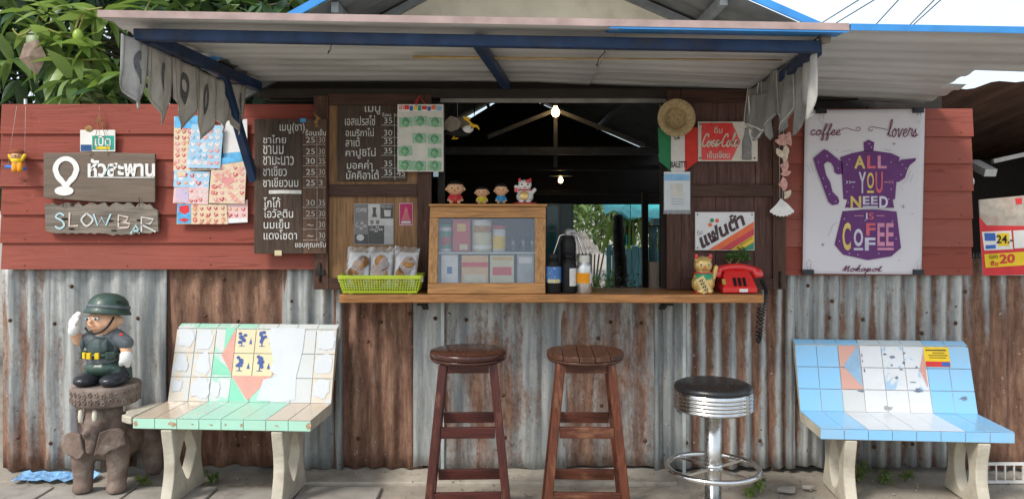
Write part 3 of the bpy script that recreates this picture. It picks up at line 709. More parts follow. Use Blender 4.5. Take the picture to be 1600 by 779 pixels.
for pts in ([(60, 40), (118, 62), (165, 80)], [(70, 85), (120, 93), (170, 93)], [(118, 45), (130, 20), (160, 12)], [(225, 22), (236, 0), (250, -15)], [(118, 70), (122, 50), (135, 15)], [(112, 115), (150, 118), (185, 115)], [(20, 45), (30, 55), (50, 45), (60, 25)]):
    mb = MB(); mb.tube(catmull([W(x, y, .42) for x, y in pts], 6), .0055, 6); mb.build('stalk', ST, tree)
MG = mat('green mango skin', (.30, .42, .06), .35, 0, .15, 20)
for px, py, hpx, wpx in ((231, 42, 24, 8), (122, 57, 22, 8)):
    c = W(px, py, .38); s_ = S(.38); mb = MB(); h_, w_ = hpx/s_, wpx/s_
    mb.lathe([(0, -h_*.55), (w_*.5, -h_*.5), (w_*.9, -h_*.2), (w_, .1*h_), (w_*.7, .4*h_), (w_*.2, .55*h_), (0, .57*h_)], 14, c); mb.build('mango', MG, tree)
# a dry brown leaf caught in the tree
mb = MB(); c = [W(x, y, .4) for x, y in ((38, 68), (60, 62), (73, 90), (58, 118), (44, 105), (30, 92))]; ctr = sum(c, Vector())/6+Vector((0, -.03, 0)); mb.add(c+[ctr], [(i, (i+1) % 6, 6) for i in range(6)]); mb.build('dry_leaf', mat('dry brown leaf', (.23, .17, .13), .8, 0, .3, 20, bmp=.4), tree)

# yard greenery seen through the room: separate bushes
def bush(c, r, nleaf, sc, label, j, lean=.5):
    t = thing('bush', label, 'bush', (c[0], c[1], 0), 'garden bushes behind the room'); mb = MB()
    for i in range(5):
        a = i*1.3; mb.tube([(c[0]+.05*math.cos(a), c[1]+.05*math.sin(a), 0), (c[0]+r*.4*math.cos(a), c[1]+r*.4*math.sin(a), c[2])], [.02, .008], 5)
    mb.build('stem', BARK, t); mb = MB()
    for i in range(nleaf):
        d = Vector((rt.gauss(0, 1), rt.gauss(0, 1), rt.gauss(0, .8))).normalized()*r*rt.random()**.4
        v, f = LV[rt.randrange(5)]; m_ = Matrix.Translation(Vector(c)+d) @ Matrix.Rotation(rt.uniform(0, 6.3), 4, 'Z') @ Matrix.Rotation(rt.uniform(-.6, 1), 4, 'Y') @ Matrix.Rotation(rt.uniform(-1, 1), 4, 'X') @ Matrix.Scale(sc*rt.uniform(.6, 1.3), 4)
        mb.add([m_ @ Vector(q) for q in v], f, True)
    kind(mb.build('foliage', LM[j], t, recalc=False), 'stuff')
bush((1.80, 6.9, .80), .32, 500, .4, 'dense green bush beside the grey tiled hut', 1)
bush((1.45, 9.6, 1.7), 1.0, 1500, .75, 'large green bush rising behind the tiled hut', 1)
bush((1.30, 6.0, .42), .28, 350, .4, 'low pale leafed bush in front of the hut wall', 1)
bush((2.6, 9.8, 1.7), 1.1, 1500, .8, 'dark green bush standing behind the turquoise fence', 1)
# spiky plant hanging under the tarpaulin
sp = thing('spiky_plant', 'yellow green spiky plant hanging under the turquoise tarpaulin', 'plant', W(985, 380, 5.4)); c = W(985, 352, 5.4)
for i in range(16):
    a = i*2.4; L = rt.uniform(.25, .5); mb = MB(); p1 = c+Vector((math.cos(a)*L*.5, math.sin(a)*L*.3, .08)); p2 = c+Vector((math.cos(a)*L*.9, math.sin(a)*L*.5, -.10-L*.5))
    mb.ribbon(catmull([c, p1, p2], 5), .03); mb.build('leaf', LM[0], sp, recalc=False)
mb = MB(); mb.lathe([(.05, -.1), (.08, 0), (.08, .02), (0, .02)], 10, c-Vector((0, 0, .02))); mb.tube([c, c+Vector((0, 0, .6))], .004, 5); mb.build('hanging_pot', DARK, sp)
mb = MB(); mb.tube(catmull([W(968, 470, 5.15), W(970, 420, 5.15), W(967, 380, 5.15), W(966, 335, 5.15)], 5), [.09, .085, .08, .08, .085, .08, .075, .08, .07, .075, .07, .065, .07, .06, .06, .05], 9)
tag(mb.build('tree_post', mat('mossy black post', (.03, .028, .024), .9, 0, .4, 30, bmp=.8)), 'dark mossy trunk post standing before the turquoise fence', 'post')
# potted plant silhouette on a ledge
pp = thing('potted_plant', 'dark leafy potted plant in front of the turquoise fence', 'plant', W(985, 452, 3.4)); c = W(985, 448, 3.4); mb = MB()
for i in range(70):
    d = Vector((rt.gauss(0, .10), rt.gauss(0, .06), abs(rt.gauss(.06, .10)))); v, f = LV[2]; m_ = Matrix.Translation(c+d) @ Matrix.Rotation(rt.uniform(0, 6.3), 4, 'Z') @ Matrix.Rotation(rt.uniform(-.8, .8), 4, 'Y') @ Matrix.Scale(.3, 4); mb.add([m_ @ Vector(q) for q in v], f, True)
kind(mb.build('foliage', LM[2], pp, recalc=False), 'stuff')
mb = MB(); zc = c.z; mb.lathe([(.07, 0), (.10, zc-.02), (.11, zc), (0, zc)], 12, (c.x, c.y, 0)); mb.build('planter', DARK, pp)

bush((.9, 12.5, 2.0), 1.6, 1800, 1.0, 'tall dark green bush at the far end of the yard', 2)
# ------------------------------------------------------------------ power lines over the right roof
for (x0, y0, x1, y1) in ((1268, 46, 1342, 0), (1290, 46, 1366, 0), (1360, 48, 1404, 0), (1412, 49, 1460, 0), (1416, 49, 1470, 0)):
    a, b = W(x0, y0, 5.0), W(x1, y1, 3.6); d = b-a; mb = MB(); mb.tube([a-d*3.5, a, b, b+d*5], .006, 5)
    tag(mb.build('power_line', wirem), 'thin dark overhead power line crossing the sky', 'cable', 'power lines above the roof')

# ------------------------------------------------------------------ neighbour's shed at the right
ns = thing('neighbour_shed', 'dark brown open shed next door with rusted iron roof', 'shed', (4.2, 1.5, 0))
BR = mat('brown rusted roof', (.10, .055, .04), .8, 0, .3, 8, (1, .3, 1), dirt=.4, dcol=(.05, .03, .025), bmp=.3)
mb = MB(); A, B = W(1478, 166, .30), W(1545, 140, .25); Cc = Vector((4.6, .25, 2.33))
n_ = 60; zt = lambda x: 1.99+(x-2.35)*.14
for i in range(n_+1):
    x = 2.40+(5.2-2.40)*i/n_; am = .012*math.sin(i*2*math.pi/6)
    for j, y in enumerate((.22, 1.5, 3.2)): mb.v.append(Vector((x, y, zt(x)+am-.16*(y-.2)+(.10 if j == 0 else .1))))
for i in range(n_):
    for j in range(2): mb.f.append([i*3+j, i*3+j+1, (i+1)*3+j+1, (i+1)*3+j]); mb.sm.append(True)
o = mb.build('roof', BR, ns, recalc=False); s_ = o.modifiers.new('solid', 'SOLIDIFY'); s_.thickness = .003
mb = MB(); mb.span((2.30, 3.15, 0), (5.4, 3.2, 2.2)); mb.build('rear_wall', DARK, ns)
mb = MB(); mb.span((5.35, .3, 0), (5.4, 3.15, 2.2)); mb.build('side_wall', DARK, ns)
mb = MB(); mb.span((2.06, .20, 0), (2.10, 3.15, 1.97)); mb.build('side_wall', DARK, ns)
mb = MB(); c = W(1525, 283, .06); mb.tube([(c.x, .13, 0), (c.x, .13, c.z)], .014, 12); mb.build('pipe_post', mat('galvanised pipe', (.5, .52, .53), .4), ns)
mb = MB(); mb.lathe([(.0, -.03), (.022, -.028), (.024, .02), (0, .03)], 12, (c.x, .13, c.z), Matrix.Rotation(R(90), 3, 'Y')); mb.build('pipe_cap', mat('white plastic', (.7, .7, .68), .4), ns)
mb = MB(); mb.bar(W(1520, 255, 1.2), W(1548, 270, 1.0), .08, .05); mb.build('light_fitting', mat('white plastic', (.7, .7, .68), .4), ns)
mb = MB(); mb.bar(W(1551, 252, 1.4), W(1605, 240, 1.4), .03, .03); mb.build('light_fitting', mat('white plastic', (.7, .7, .68), .4), ns)
mb = MB()
for i in range(4): mb.bar(W(1521+i*5, 395, .16), W(1521+i*5, 430, .16), .004, .004, (0, 1, 0))
for y_ in (400, 424): mb.bar(W(1519, y_, .165), W(1545, y_, .165), .004, .004)
mb.build('wire_grille', mat('galvanised pipe', (.5, .52, .53), .4), ns)
# printed price board leaning out of the neighbour's window
pb = thing('price_board', 'red and yellow printed price board hanging in the shed next door', 'board', W(1575, 432, .0))
RP = mat('board red', (.62, .045, .05), .5, 0, .1, 10); YP = mat('board yellow', (.80, .55, .03), .5, 0, .1, 10); WP = mat('board white', (.72, .70, .66), .5, 0, .08, 10); BK = mat('printed black', (.02, .02, .022), .5)
GB = mat('faded board', (.42, .37, .31), .6, 0, .18, 25, dirt=.3, dcol=(.45, .2, .16)); BLP = mat('board blue', (.05, .13, .42), .5)
def pq(t, name, pts, Y, m, th=0):
    mb = MB(); q = [W(x, y, Y) for x, y in pts]
    if th: mb.prism(q, (0, th, 0))
    else: mb.sheet(q)
    return mb.build(name, m, t)
pq(pb, 'panel', [(1530, 312), (1626, 303), (1640, 430), (1536, 430)], -.004, GB, .008)
pq(pb, 'red_field', [(1530, 338), (1542, 352), (1630, 353), (1640, 428), (1536, 430)], -.006, RP)
pq(pb, 'white_field', [(1534, 362), (1580, 360), (1583, 389), (1538, 391)], -.008, WP); pq(pb, 'white_field', [(1583, 360), (1620, 358), (1622, 386), (1585, 388)], -.008, WP)
pq(pb, 'yellow_field', [(1538, 397), (1630, 391), (1632, 412), (1540, 418)], -.008, YP); pq(pb, 'yellow_patch', [(1558, 364), (1577, 364), (1577, 384), (1560, 384)], -.009, YP)
pq(pb, 'blue_pack', [(1538, 364), (1555, 364), (1556, 376), (1539, 376)], -.009, BLP); pq(pb, 'blue_pack', [(1540, 383), (1556, 382), (1556, 388), (1540, 389)], -.009, BLP)
text('24.-', (1557, 367, 1583, 380), BK, pb, -.011, .02); text('20', [(1562, 412), (1586, 410), (1586, 396), (1562, 397)], RP, pb, -.011, .03); text('แลก', (1546, 398, 1559, 404), BK, pb, -.011); text('ซื้อ', (1548, 407, 1560, 415), RP, pb, -.011, .02)
pq(pb, 'red_pack', [(1586, 310), (1597, 309), (1597, 318), (1588, 319)], -.007, RP)
# sheet-iron sill under it
# ------------------------------------------------------------------ white grille at the right foot of the wall
wg = thing('metal_grille', 'low white metal grille leaning at the foot of rusty wall', 'grille', W(1570, 766, -.13)); WM = mat('white painted metal', (.66, .65, .61), .5, 0, .1, 9, dirt=.3)
for i in range(9):
    mb = MB(); x = W(1528+14*i, 0, -.13).x; mb.span((x-.0035, -.135, .012), (x+.0035, -.128, .10)); mb.build('bar', WM, wg)
for z_ in (.004, .098):
    mb = MB(); mb.bar((W(1518, 0, -.13).x, -.131, z_), (W(1660, 0, -.13).x, -.131, z_), .012, .014); mb.build('rail', WM, wg)
# ------------------------------------------------------------------ window shutters folded back against the wall
DW = wood('dark shutter timber', (.085, .040, .026), .5, axis=2, rough=.5, wear=.15); DWH = wood('dark shutter rail', (.075, .036, .024), .5, axis=0, rough=.5)
LWd = wood('worn teak panel', (.30, .165, .078), .6, axis=2, rough=.55); PW = wood('faded plum panel', (.105, .052, .042), .6, axis=2, rough=.6, wear=.2, wcol=(.20, .12, .09))
IRON = mat('black iron', (.03, .028, .026), .6, .4, .2)
def bd(t, name, box, Y, th, m, bevel=.003): mb = MB(); mb.boardpx(box, Y, th); return mb.build(name, m, t, bevel=bevel)
ls = thing('window_shutter', 'left wooden window shutter carrying a chalked coffee menu', 'shutter', W(585, 452, -.03))
bd(ls, 'stile', (490, 149, 513, 452), -.05, .030, DW); bd(ls, 'stile', (652, 147, 674, 452), -.05, .030, DW)
bd(ls, 'top_rail', (513.3, 146, 651.7, 164), -.048, .028, DWH); bd(ls, 'middle_rail', (513.3, 288, 651.7, 307), -.05, .030, DWH); bd(ls, 'bottom_rail', (513.3, 434, 651.7, 452), -.048, .028, DWH)
bd(ls, 'panel', (513, 163, 652, 289), -.030, .010, LWd, 0); bd(ls, 'panel', (513, 306, 583, 435), -.030, .010, LWd, 0); bd(ls, 'panel', (583.5, 306, 652, 435), -.0295, .010, LWd, 0)
for y_ in (425,):
    mb = MB(); c = W(500, y_, -.052); mb.tube([c-Vector((0, 0, .05)), c+Vector((0, 0, .05))], .007, 8); mb.box(c+Vector((0, -.002, 0)), (.05, .006, .03)); mb.build('hinge', IRON, ls)
rs = thing('window_shutter', 'right dark plum window shutter carrying the metal drink signs', 'shutter', W(1135, 452, -.03))
bd(rs, 'stile', (1042, 140, 1064, 452), -.05, .030, DW); bd(rs, 'stile', (1208, 140, 1228, 452), -.05, .030, DW)
bd(rs, 'top_rail', (1064.3, 140, 1207.7, 160), -.048, .028, DWH); bd(rs, 'middle_rail', (1064.3, 288, 1207.7, 307), -.05, .030, DWH); bd(rs, 'bottom_rail', (1064.3, 434, 1207.7, 452), -.048, .028, DWH)
for b in ((1064, 159, 1120, 289), (1120.6, 159, 1180, 289), (1180.6, 159, 1208, 289), (1064, 306, 1118, 435), (1118.6, 306, 1178, 435), (1178.6, 306, 1208, 435)): bd(rs, 'panel', b, -.030, .010, PW, .002)
mb = MB(); mb.box(W(1219, 437, -.053), (.012, .006, .09)); mb.tube([W(1219, 425, -.06), W(1219, 448, -.06)], .004, 8); mb.build('bolt', IRON, rs)

# ------------------------------------------------------------------ menu boards
CH = mat('white chalk paint', (.58, .57, .54), .8, 0, .15, 60); CHD = mat('rubbed chalk', (.42, .39, .35), .9, 0, .3, 80)
BB = wood('brown painted menu board', (.070, .047, .034), .7, axis=2, rough=.6, bmp=.12, wear=.1, wcol=(.14, .09, .06)); BB2 = wood('red brown menu column', (.115, .066, .044), .7, axis=2, rough=.6, bmp=.12)
m1 = thing('menu_board', 'tall brown chalk menu board of teas hung on red wall', 'menu board', W(453, 396, -.08))
bd(m1, 'board', (397, 186, 472, 396), -.075, .014, BB, .002); bd(m1, 'board', (472.4, 186, 510, 396), -.075, .014, BB2, .002)
Y1 = -.0785
def chalk(t, s, box, Y, m=None, b=.006): text(s, box, m or CH, t, Y, b)
chalk(m1, 'เมนู(ชา)', (437, 192, 476, 209), Y1)
for s, b in (('ชาไทย', (411, 211, 447, 224)), ('ชานม', (411, 227, 443, 241)), ('ชามะนาว', (411, 244, 459, 258)), ('ชาเขียว', (411, 259, 448, 275)), ('ชาเขียวนม', (411, 277, 466, 292)), ('โกโก้', (412, 308, 438, 324)), ('โอวัลติน', (412, 325, 458, 340)), ('นมเย็น', (412, 342, 452, 357)), ('แดงโซดา', (412, 359, 464, 374)), ('ขอบคุณครับ', (461, 377, 509, 389))): chalk(m1, s, b, Y1)
chalk(m1, 'ร้อน', (477, 202, 494, 212), Y1, None, .01); chalk(m1, 'เย็น', (497, 202, 509, 212), Y1, None, .01)
rows = [(214, '25', '30'), (232, '25', '30'), (247, '30', '35'), (264, '25', '30'), (281, '25', '3'), (312, '30', '35'), (329, '25', '30'), (346, '~', '30'), (363, '~', '30')]
for y_, a, b in rows:
    chalk(m1, a, (478, y_, 492, y_+9) if a != '~' else (480, y_+4, 490, y_+7), Y1, CHD if y_ > 300 else CH, .0); chalk(m1, b, (498, y_, 508 if len(b) > 1 else 504, y_+9), Y1, CHD, .0)
    mb = MB(); mb.ribbon([W(473, y_+12, Y1), W(509, y_+11.5, Y1)], .0022); mb.build('chalk_line', CHD, m1, recalc=False)
mb = MB(); mb.ribbon([W(495, 205, Y1), W(495.5, 300, Y1), W(495, 376, Y1)], .0022); mb.build('chalk_line', CHD, m1, recalc=False)
mb = MB(); mb.ribbon([W(420, 300, Y1), W(440, 299.5, Y1), W(471, 300, Y1)], .019); mb.build('chalk_bar', CH, m1, recalc=False)
for px, m in ((473, BLP),): bd(m1, 'tape', (469, 185, 478, 191), -.0785, .002, mat('blue tape', (.06, .3, .6), .5), 0)
bd(m1, 'tape', (429, 391, 440, 399), -.0785, .002, mat('cream tape', (.6, .52, .33), .6), 0)
mb = MB()
for i in range(7): mb.tube(catmull([W(494, 182+i, -.085), W(490+i*2, 176+i*1.5, -.092), W(497-i, 190, -.085), W(492+i, 198, -.085)], 4), .0022, 5)
mb.build('twine_knot', mat('hemp twine', (.28, .17, .07), .9, 0, .3, 50), m1)
m2 = thing('menu_board', 'dark chalk menu board of coffees fixed on the left shutter', 'menu board', W(580, 283, -.05)); Y2 = -.0525
bd(m2, 'board', (527, 164.3, 635, 283), -.049, .012, BB, .002)
chalk(m2, 'เมนู', (570, 166, 594, 179), Y2)
for s, b in (('เอสเปรสโซ่', (539, 180, 586, 196)), ('อเมริกาโน่', (540, 200, 584, 213)), ('ลาเต้', (540, 214, 562, 229)), ('คาปูชิโน่', (540, 231, 587, 248)), ('มอคค่า', (542, 250, 582, 264)), ('มัคคิอาโต้', (541, 265, 592, 280))): chalk(m2, s, b, Y2)
chalk(m2, 'ร้อน', (597, 176, 611, 182), Y2, None, .01); chalk(m2, 'เย็น', (617, 176, 630, 182), Y2, None, .01)
for y_, a, b in ((184, '35', '45'), (203, '30', '40'), (216, '35', '45'), (231, '35', '45'), (251, '35', '45'), (265, '35', '45')):
    chalk(m2, a, (600, y_, 613, y_+9), Y2, None, .0); chalk(m2, b, (620, y_+1, 633, y_+10), Y2, None, .0)
    mb = MB(); mb.ribbon([W(596, y_+11.5, Y2), W(634, y_+12, Y2)], .0022); mb.build('chalk_line', CH, m2, recalc=False)
mb = MB(); mb.ribbon([W(616, 177, Y2), W(617, 281, Y2)], .0022); mb.build('chalk_line', CH, m2, recalc=False)

# ------------------------------------------------------------------ sachet card, wall prints
CARD = mat('cream card', (.60, .585, .52), .5, 0, .1, 15, coat=.3)
sc_ = thing('sachet_card', 'hanging cream card with rows of small green toy packets', 'card', W(657, 268, -.10)); bd(sc_, 'card', (621, 163, 693, 268), -.10, .003, CARD, 0)
PRN = mottled('bright printed header', (.55, .55, .5), [(.75, .08, .06), (.05, .22, .6), (.8, .6, .05), (.1, .45, .2), (.7, .7, .7), (.6, .05, .3)], 55)
bd(sc_, 'header', (621.5, 163.3, 692.5, 174), -.1025, .002, WP, 0)
for i_, (a_, b_, m_) in enumerate(((632, 639, RP), (640, 645, BLP), (646, 652, YP), (653, 658, mat('sign green', (.02, .33, .25))), (659, 667, RP), (668, 673, BLP), (674, 681, mat('sign orange', (.72, .16, .06))), (682, 690, mat('light blue print', (.25, .47, .72))))):
    mb = MB(); mb.quadpx((a_, 164.5+(i_ % 3), b_, 171+(i_ % 2)*2), -.1043); mb.build('header_print', m_, sc_)
text('ปา', (624, 164, 631, 171), RP, sc_, -.1045, .02)
GRP = mottled('green foil packet', (.12, .34, .16), [(.55, .68, .55), (.02, .12, .06), (.05, .3, .2), (.75, .8, .7), (.3, .5, .12)], 190, .15, .6)
for (x_, y_) in ((634, 191), (657, 189), (680, 191), (655, 216), (679, 217), (633, 236), (679, 239), (633, 258), (655, 259), (679, 259)):
    mb = MB(); c = W(x_, y_, -.1035); s_ = S(-.1); mb.ell(c, (10/s_, .006, 8/s_), None, 4, 4); mb.box(c, (20/s_, .004, 14/s_), Matrix.Rotation(rt.uniform(-.06, .06), 3, 'Y')); mb.build('packet', GRP, sc_)
mb = MB(); mb.tube([W(647, 163, -.1), W(655, 149, -.085), W(664, 163, -.1)], .0022, 6); mb.tube([W(655, 149, -.085), W(652, 158, -.09), W(650, 166, -.105)], .003, 6); mb.build('red_cord', RP, sc_)
bd(sc_, 'clip', (677, 267, 685, 276), -.099, .002, mat('pale blue plastic', (.45, .6, .68), .4), 0)
pp1 = thing('coffee_print', 'grey patchwork coffee print pasted on the left shutter', 'print', W(584, 381, -.034)); YP_ = -.0325
PG = [mat('print grey %d' % i, (g_, g_*.98, g_*.97), .7, 0, .1, 30) for i, g_ in enumerate((.10, .20, .42, .52))]
bd(pp1, 'paper', (553, 318, 615, 382), -.032, .0015, PG[2], 0)
for b, i in (((553.5, 319, 575, 344), 1), ((575.5, 319, 594, 341), 3), ((594.5, 319, 614.5, 341), 0), ((553.5, 344.5, 575, 365), 1), ((575.5, 341.5, 614.5, 352), 3), ((575.5, 352.5, 600, 381), 0), ((553.5, 365.5, 575, 381), 0), ((600.5, 352.5, 614.5, 381), 2)):
    mb = MB(); mb.quadpx(b, YP_-.0012); mb.build('patch', PG[i], pp1)
script('Coffee', (578, 354, 598, 362), YP_-.003, PG[3], pp1, .9); text('FRESH BREW', (596, 320, 613, 325), PG[3], pp1, YP_-.003); text('COFFEE', (556, 325, 573, 331), PG[3], pp1, YP_-.003, .02); script('Coffee', (556, 347, 573, 358), YP_-.003, PG[3], pp1, .8)
def disc(px, py, rx, ry, Y, n=16): return [W(px+rx*math.cos(2*math.pi*k/n), py+ry*math.sin(2*math.pi*k/n), Y) for k in range(n)]
mb = MB(); mb.sheet([W(x, y, YP_-.003) for x, y in ((581, 339), (589, 339), (587, 331), (588, 324), (582, 324), (583, 331))]); mb.build('pot_drawing', PG[0], pp1)
mb = MB(); mb.sheet([W(x, y, YP_-.003) for x, y in ((601, 338), (610, 338), (611, 328), (600, 328))]); mb.build('cup_drawing', PG[3], pp1)
mb = MB(); mb.sheet(disc(563, 371, 6, 5, YP_-.003)); mb.build('cup_drawing', PG[3], pp1)
for x_ in (581, 590): mb = MB(); mb.sheet([W(x, y, YP_-.003) for x, y in ((x_-2, 350), (x_+2, 350), (x_+3, 344), (x_-3, 344))]); mb.build('cup_drawing', PG[1], pp1)
pk = thing('pink_picture', 'small magenta devotional picture stuck on the left shutter', 'picture', W(634, 351, -.034))
PKM = mat('magenta print', (.42, .03, .12), .4, 0, .2, 40); bd(pk, 'paper', (624, 317, 645, 352), -.033, .0015, mat('pale pink paper', (.6, .4, .42), .5), 0)
mb = MB(); mb.quadpx((625, 318, 644, 350), -.0345); mb.build('image', PKM, pk); mb = MB(); mb.sheet([W(x, y, -.036) for x, y in ((627, 344), (642, 344), (638, 334), (637, 327), (634.5, 322), (632, 327), (631, 334))]); mb.build('figure', mat('pink print', (.55, .16, .18), .5), pk)
mb = MB(); mb.quadpx((627, 345, 642, 349), -.036); mb.build('base', mat('print grey 3', (.5, .5, .5)), pk)

# ------------------------------------------------------------------ cafe signs on the left wall
SGW = wood('weathered grey brown sign', (.19, .148, .115), .75, axis=0, rough=.75, bmp=.2, grain=.15); OLD = wood('old driftwood', (.235, .20, .165), .45, axis=0, rough=.9, bmp=.8, scale=18)
CW = mat('thick white paint', (.74, .73, .71), .6, 0, .08, 40); CB = mat('pale blue chalk', (.42, .60, .64), .8, 0, .15, 60); CP = mat('pale pink chalk', (.62, .50, .44), .8, 0, .15, 60); HEMP = mat('hemp twine', (.28, .17, .07), .9)
sg = thing('name_sign', 'weathered wooden cafe sign with white map pin and Thai name', 'sign', W(155, 316, -.045)); Ys = -.049
mb = MB(); mb.prism([W(x, y, -.045) for x, y in ((68, 309), (68, 239), (155, 238), (242, 240), (242, 316), (150, 315))], (0, .016, 0)); mb.build('board', SGW, sg, bevel=.002)
mb = MB(); ring = []
outer = [(103+21*math.sin(a)*(1 if math.cos(a) > -.2 else .93), 266-22*math.cos(a)*(1 if math.cos(a) > 0 else 1.0)) for a in [2*math.pi*k/28 for k in range(28)]]
outer = [(x, y + (9*max(0, 1-abs(x-103)/9) if y > 284 else 0)) for x, y in outer]; inner = [(103+(x-103)*.58, 265+(y-266)*.62) for x, y in outer]
vs_ = [W(x, y, Ys) for x, y in outer]+[W(x, y, Ys) for x, y in inner]; mb.add(vs_, [(k, (k+1) % 28, 28+(k+1) % 28, 28+k) for k in range(28)]); mb.sheet(disc(100, 298, 15, 7.5, Ys-.0005)); mb.build('map_pin', CW, sg)
text('หัวสะพาน', (137, 248, 242, 276), CW, sg, Ys, .035); mb = MB(); mb.ribbon([W(137, 276.5, Ys-.001), W(190, 277.2, Ys-.001), W(241, 277, Ys-.001)], .0045); mb.build('underline', CW, sg, recalc=False)
mb = MB(); mb.ribbon([W(161, 275, Ys-.0015), W(171, 258, Ys-.0015), W(172, 272, Ys-.0015)], .006); mb.build('blue_touch', CB, sg, recalc=False)
mb = MB(); mb.tube(catmull([W(139, 243, -.05), W(146, 228, -.05), W(155, 183, -.035), W(155, 166, -.02)], 6), .0016, 6); mb.tube(catmull([W(168, 242, -.05), W(165, 215, -.05), W(155, 183, -.035)], 6), .0016, 6); mb.tube(catmull([W(155, 183, -.036), W(151, 190, -.036), W(158, 188, -.036), W(155, 178, -.036)], 5), .0022, 6); mb.build('twine', HEMP, sg)
s2 = thing('slow_bar_sign', 'gnarled driftwood sign chalked SLOW BAR hung below cafe sign', 'sign', W(158, 369, -.045))
top = [(70+i*176/30, 318+ (4 if i % 7 == 3 else 0) + 2*math.sin(i*1.9)+(10 if i > 28 else 0)) for i in range(31)]; bot = [(247-i*176/30, 366-(4 if i < 2 else 0)-2.5*abs(math.sin(i*1.3))-(i > 28)*4 + (2 if 6 < i < 14 else 0)) for i in range(31)]
mb = MB(); mb.prism([W(x, y, -.045) for x, y in top+bot], (0, .02, 0)); mb.build('board', OLD, s2)
Yl = -.0485; xL = [(86, 333, 100, 357, 'S', CB), (108, 332, 122, 353, 'L', CP), (127, 333, 145, 353, 'O', CH), (146, 334, 173, 352, 'W', CB), (185, 336, 203, 356, 'B', CP), (204, 352, 220, 365, 'A', CB), (221, 339, 243, 362, 'R', CH)]
for x0, y0, x1, y1, ch, m in xL: script(ch, (x0, y0, x1, y1), Yl, m, s2, 2.8, 0, smooth=ch in 'SO')
for px, py, rx, ry in ((112, 357.5, 5, 1.6), (172, 345, 6, 1.5), (101, 342, 6, 1.6), (217, 344, 4, 1.8), (113, 320.5, 4, 1.5), (178, 360, 5, 1.3)):
    mb = MB(); mb.sheet(disc(px, py, rx, ry, -.0462)); mb.build('crack', mat('dark crack', (.02, .015, .01), .9), s2)
for px in (98, 217): mb = MB(); mb.tube(catmull([W(px, 308, -.053), W(px+1, 316, -.057), W(px, 324, -.051)], 5), .0016, 6); mb.build('wire_link', wirem, s2)
og = thing('open_sign', 'small green and white open sign hung above cafe name sign', 'sign', W(153, 238, -.03)); GRN = mat('sign green', (.02, .33, .25), .3, 0, .06, 8, coat=.4)
bd(og, 'plate', (125, 203, 180, 237), -.034, .004, WP, .004)
mb = MB(); mb.quadpx((144, 212, 178, 234), -.0352); mb.build('green_field', GRN, og); mb = MB(); mb.quadpx((126, 226, 143, 236), -.0352); mb.build('navy_field', mat('sign navy', (.03, .09, .22), .4), og)
mb = MB(); mb.quadpx((150, 229, 172, 233), -.0362); mb.build('yellow_strip', YP, og); text('เปิด', (148, 212, 173, 228), WP, og, -.0365, .02)
mb = MB(); mb.tube([W(136, 205, -.036), W(155, 183, -.032), W(168, 204, -.036)], .0015, 6); mb.build('twine', HEMP, og)
mb = MB(); mb.ell(W(139, 201, -.036), (.022, .004, .016)); mb.build('dry_leaf', HEMP, og)

# ------------------------------------------------------------------ toy on a swing
mk = thing('swing_doll', 'small toy doll in yellow shirt sitting on a blue swing', 'toy', W(26, 268, -.06)); Yk = -.06; s_ = S(Yk)
mb = MB(); mb.ell(W(26.5, 243, Yk), (9.5/s_, 8.5/s_, 8/s_)); mb.cap(W(26.5, 250, Yk), W(26.5, 258, Yk), 6/s_); blob('body', mb, mat('tan vinyl', (.55, .32, .18), .5), mk, .003, 2)
mb = MB(); mb.ell(W(26.5, 251, Yk-.002), (8.5/s_, 7/s_, 6/s_)); mb.cap(W(19, 250, Yk-.005), W(15, 243, Yk-.005), 2.6/s_); mb.cap(W(34, 250, Yk-.005), W(38.5, 243, Yk-.005), 2.6/s_); mb.build('shirt', mat('yellow cloth', (.75, .50, .03), .7), mk)
mb = MB(); mb.cap(W(23, 257, Yk-.008), W(22.5, 265, Yk-.02), 4.2/s_); mb.cap(W(31, 257, Yk-.008), W(31, 265, Yk-.02), 4.2/s_); mb.build('trousers', mat('orange cloth', (.75, .30, .02), .7), mk)
mb = MB(); mb.ell(W(26.5, 239, Yk+.003), (11/s_, 9/s_, 6.5/s_)); mb.build('hair', mat('brown felt', (.20, .06, .025), .9), mk)
for dx in (-10, 10): mb = MB(); mb.ell(W(26.5+dx, 243, Yk), (2.5/s_, .005, 3/s_)); mb.build('ear', mat('tan vinyl', (.55, .32, .18), .5), mk)
for dx in (-3, 3): mb = MB(); mb.ell(W(26.5+dx, 243.5, Yk-.027), (.9/s_, .002, 1.1/s_)); mb.build('eye', BK, mk)
mb = MB(); mb.tube([W(9, 260, Yk), W(40, 264, Yk)], .009, 10); mb.build('swing_bar', mat('blue plastic', (.05, .18, .55), .4), mk)
for x0 in (12, 38): mb = MB(); mb.tube([W(x0, 261, Yk), W(x0+(14 if x0 < 20 else 2), 166, -.02)], .0009, 5); mb.build('string', CHD, mk)

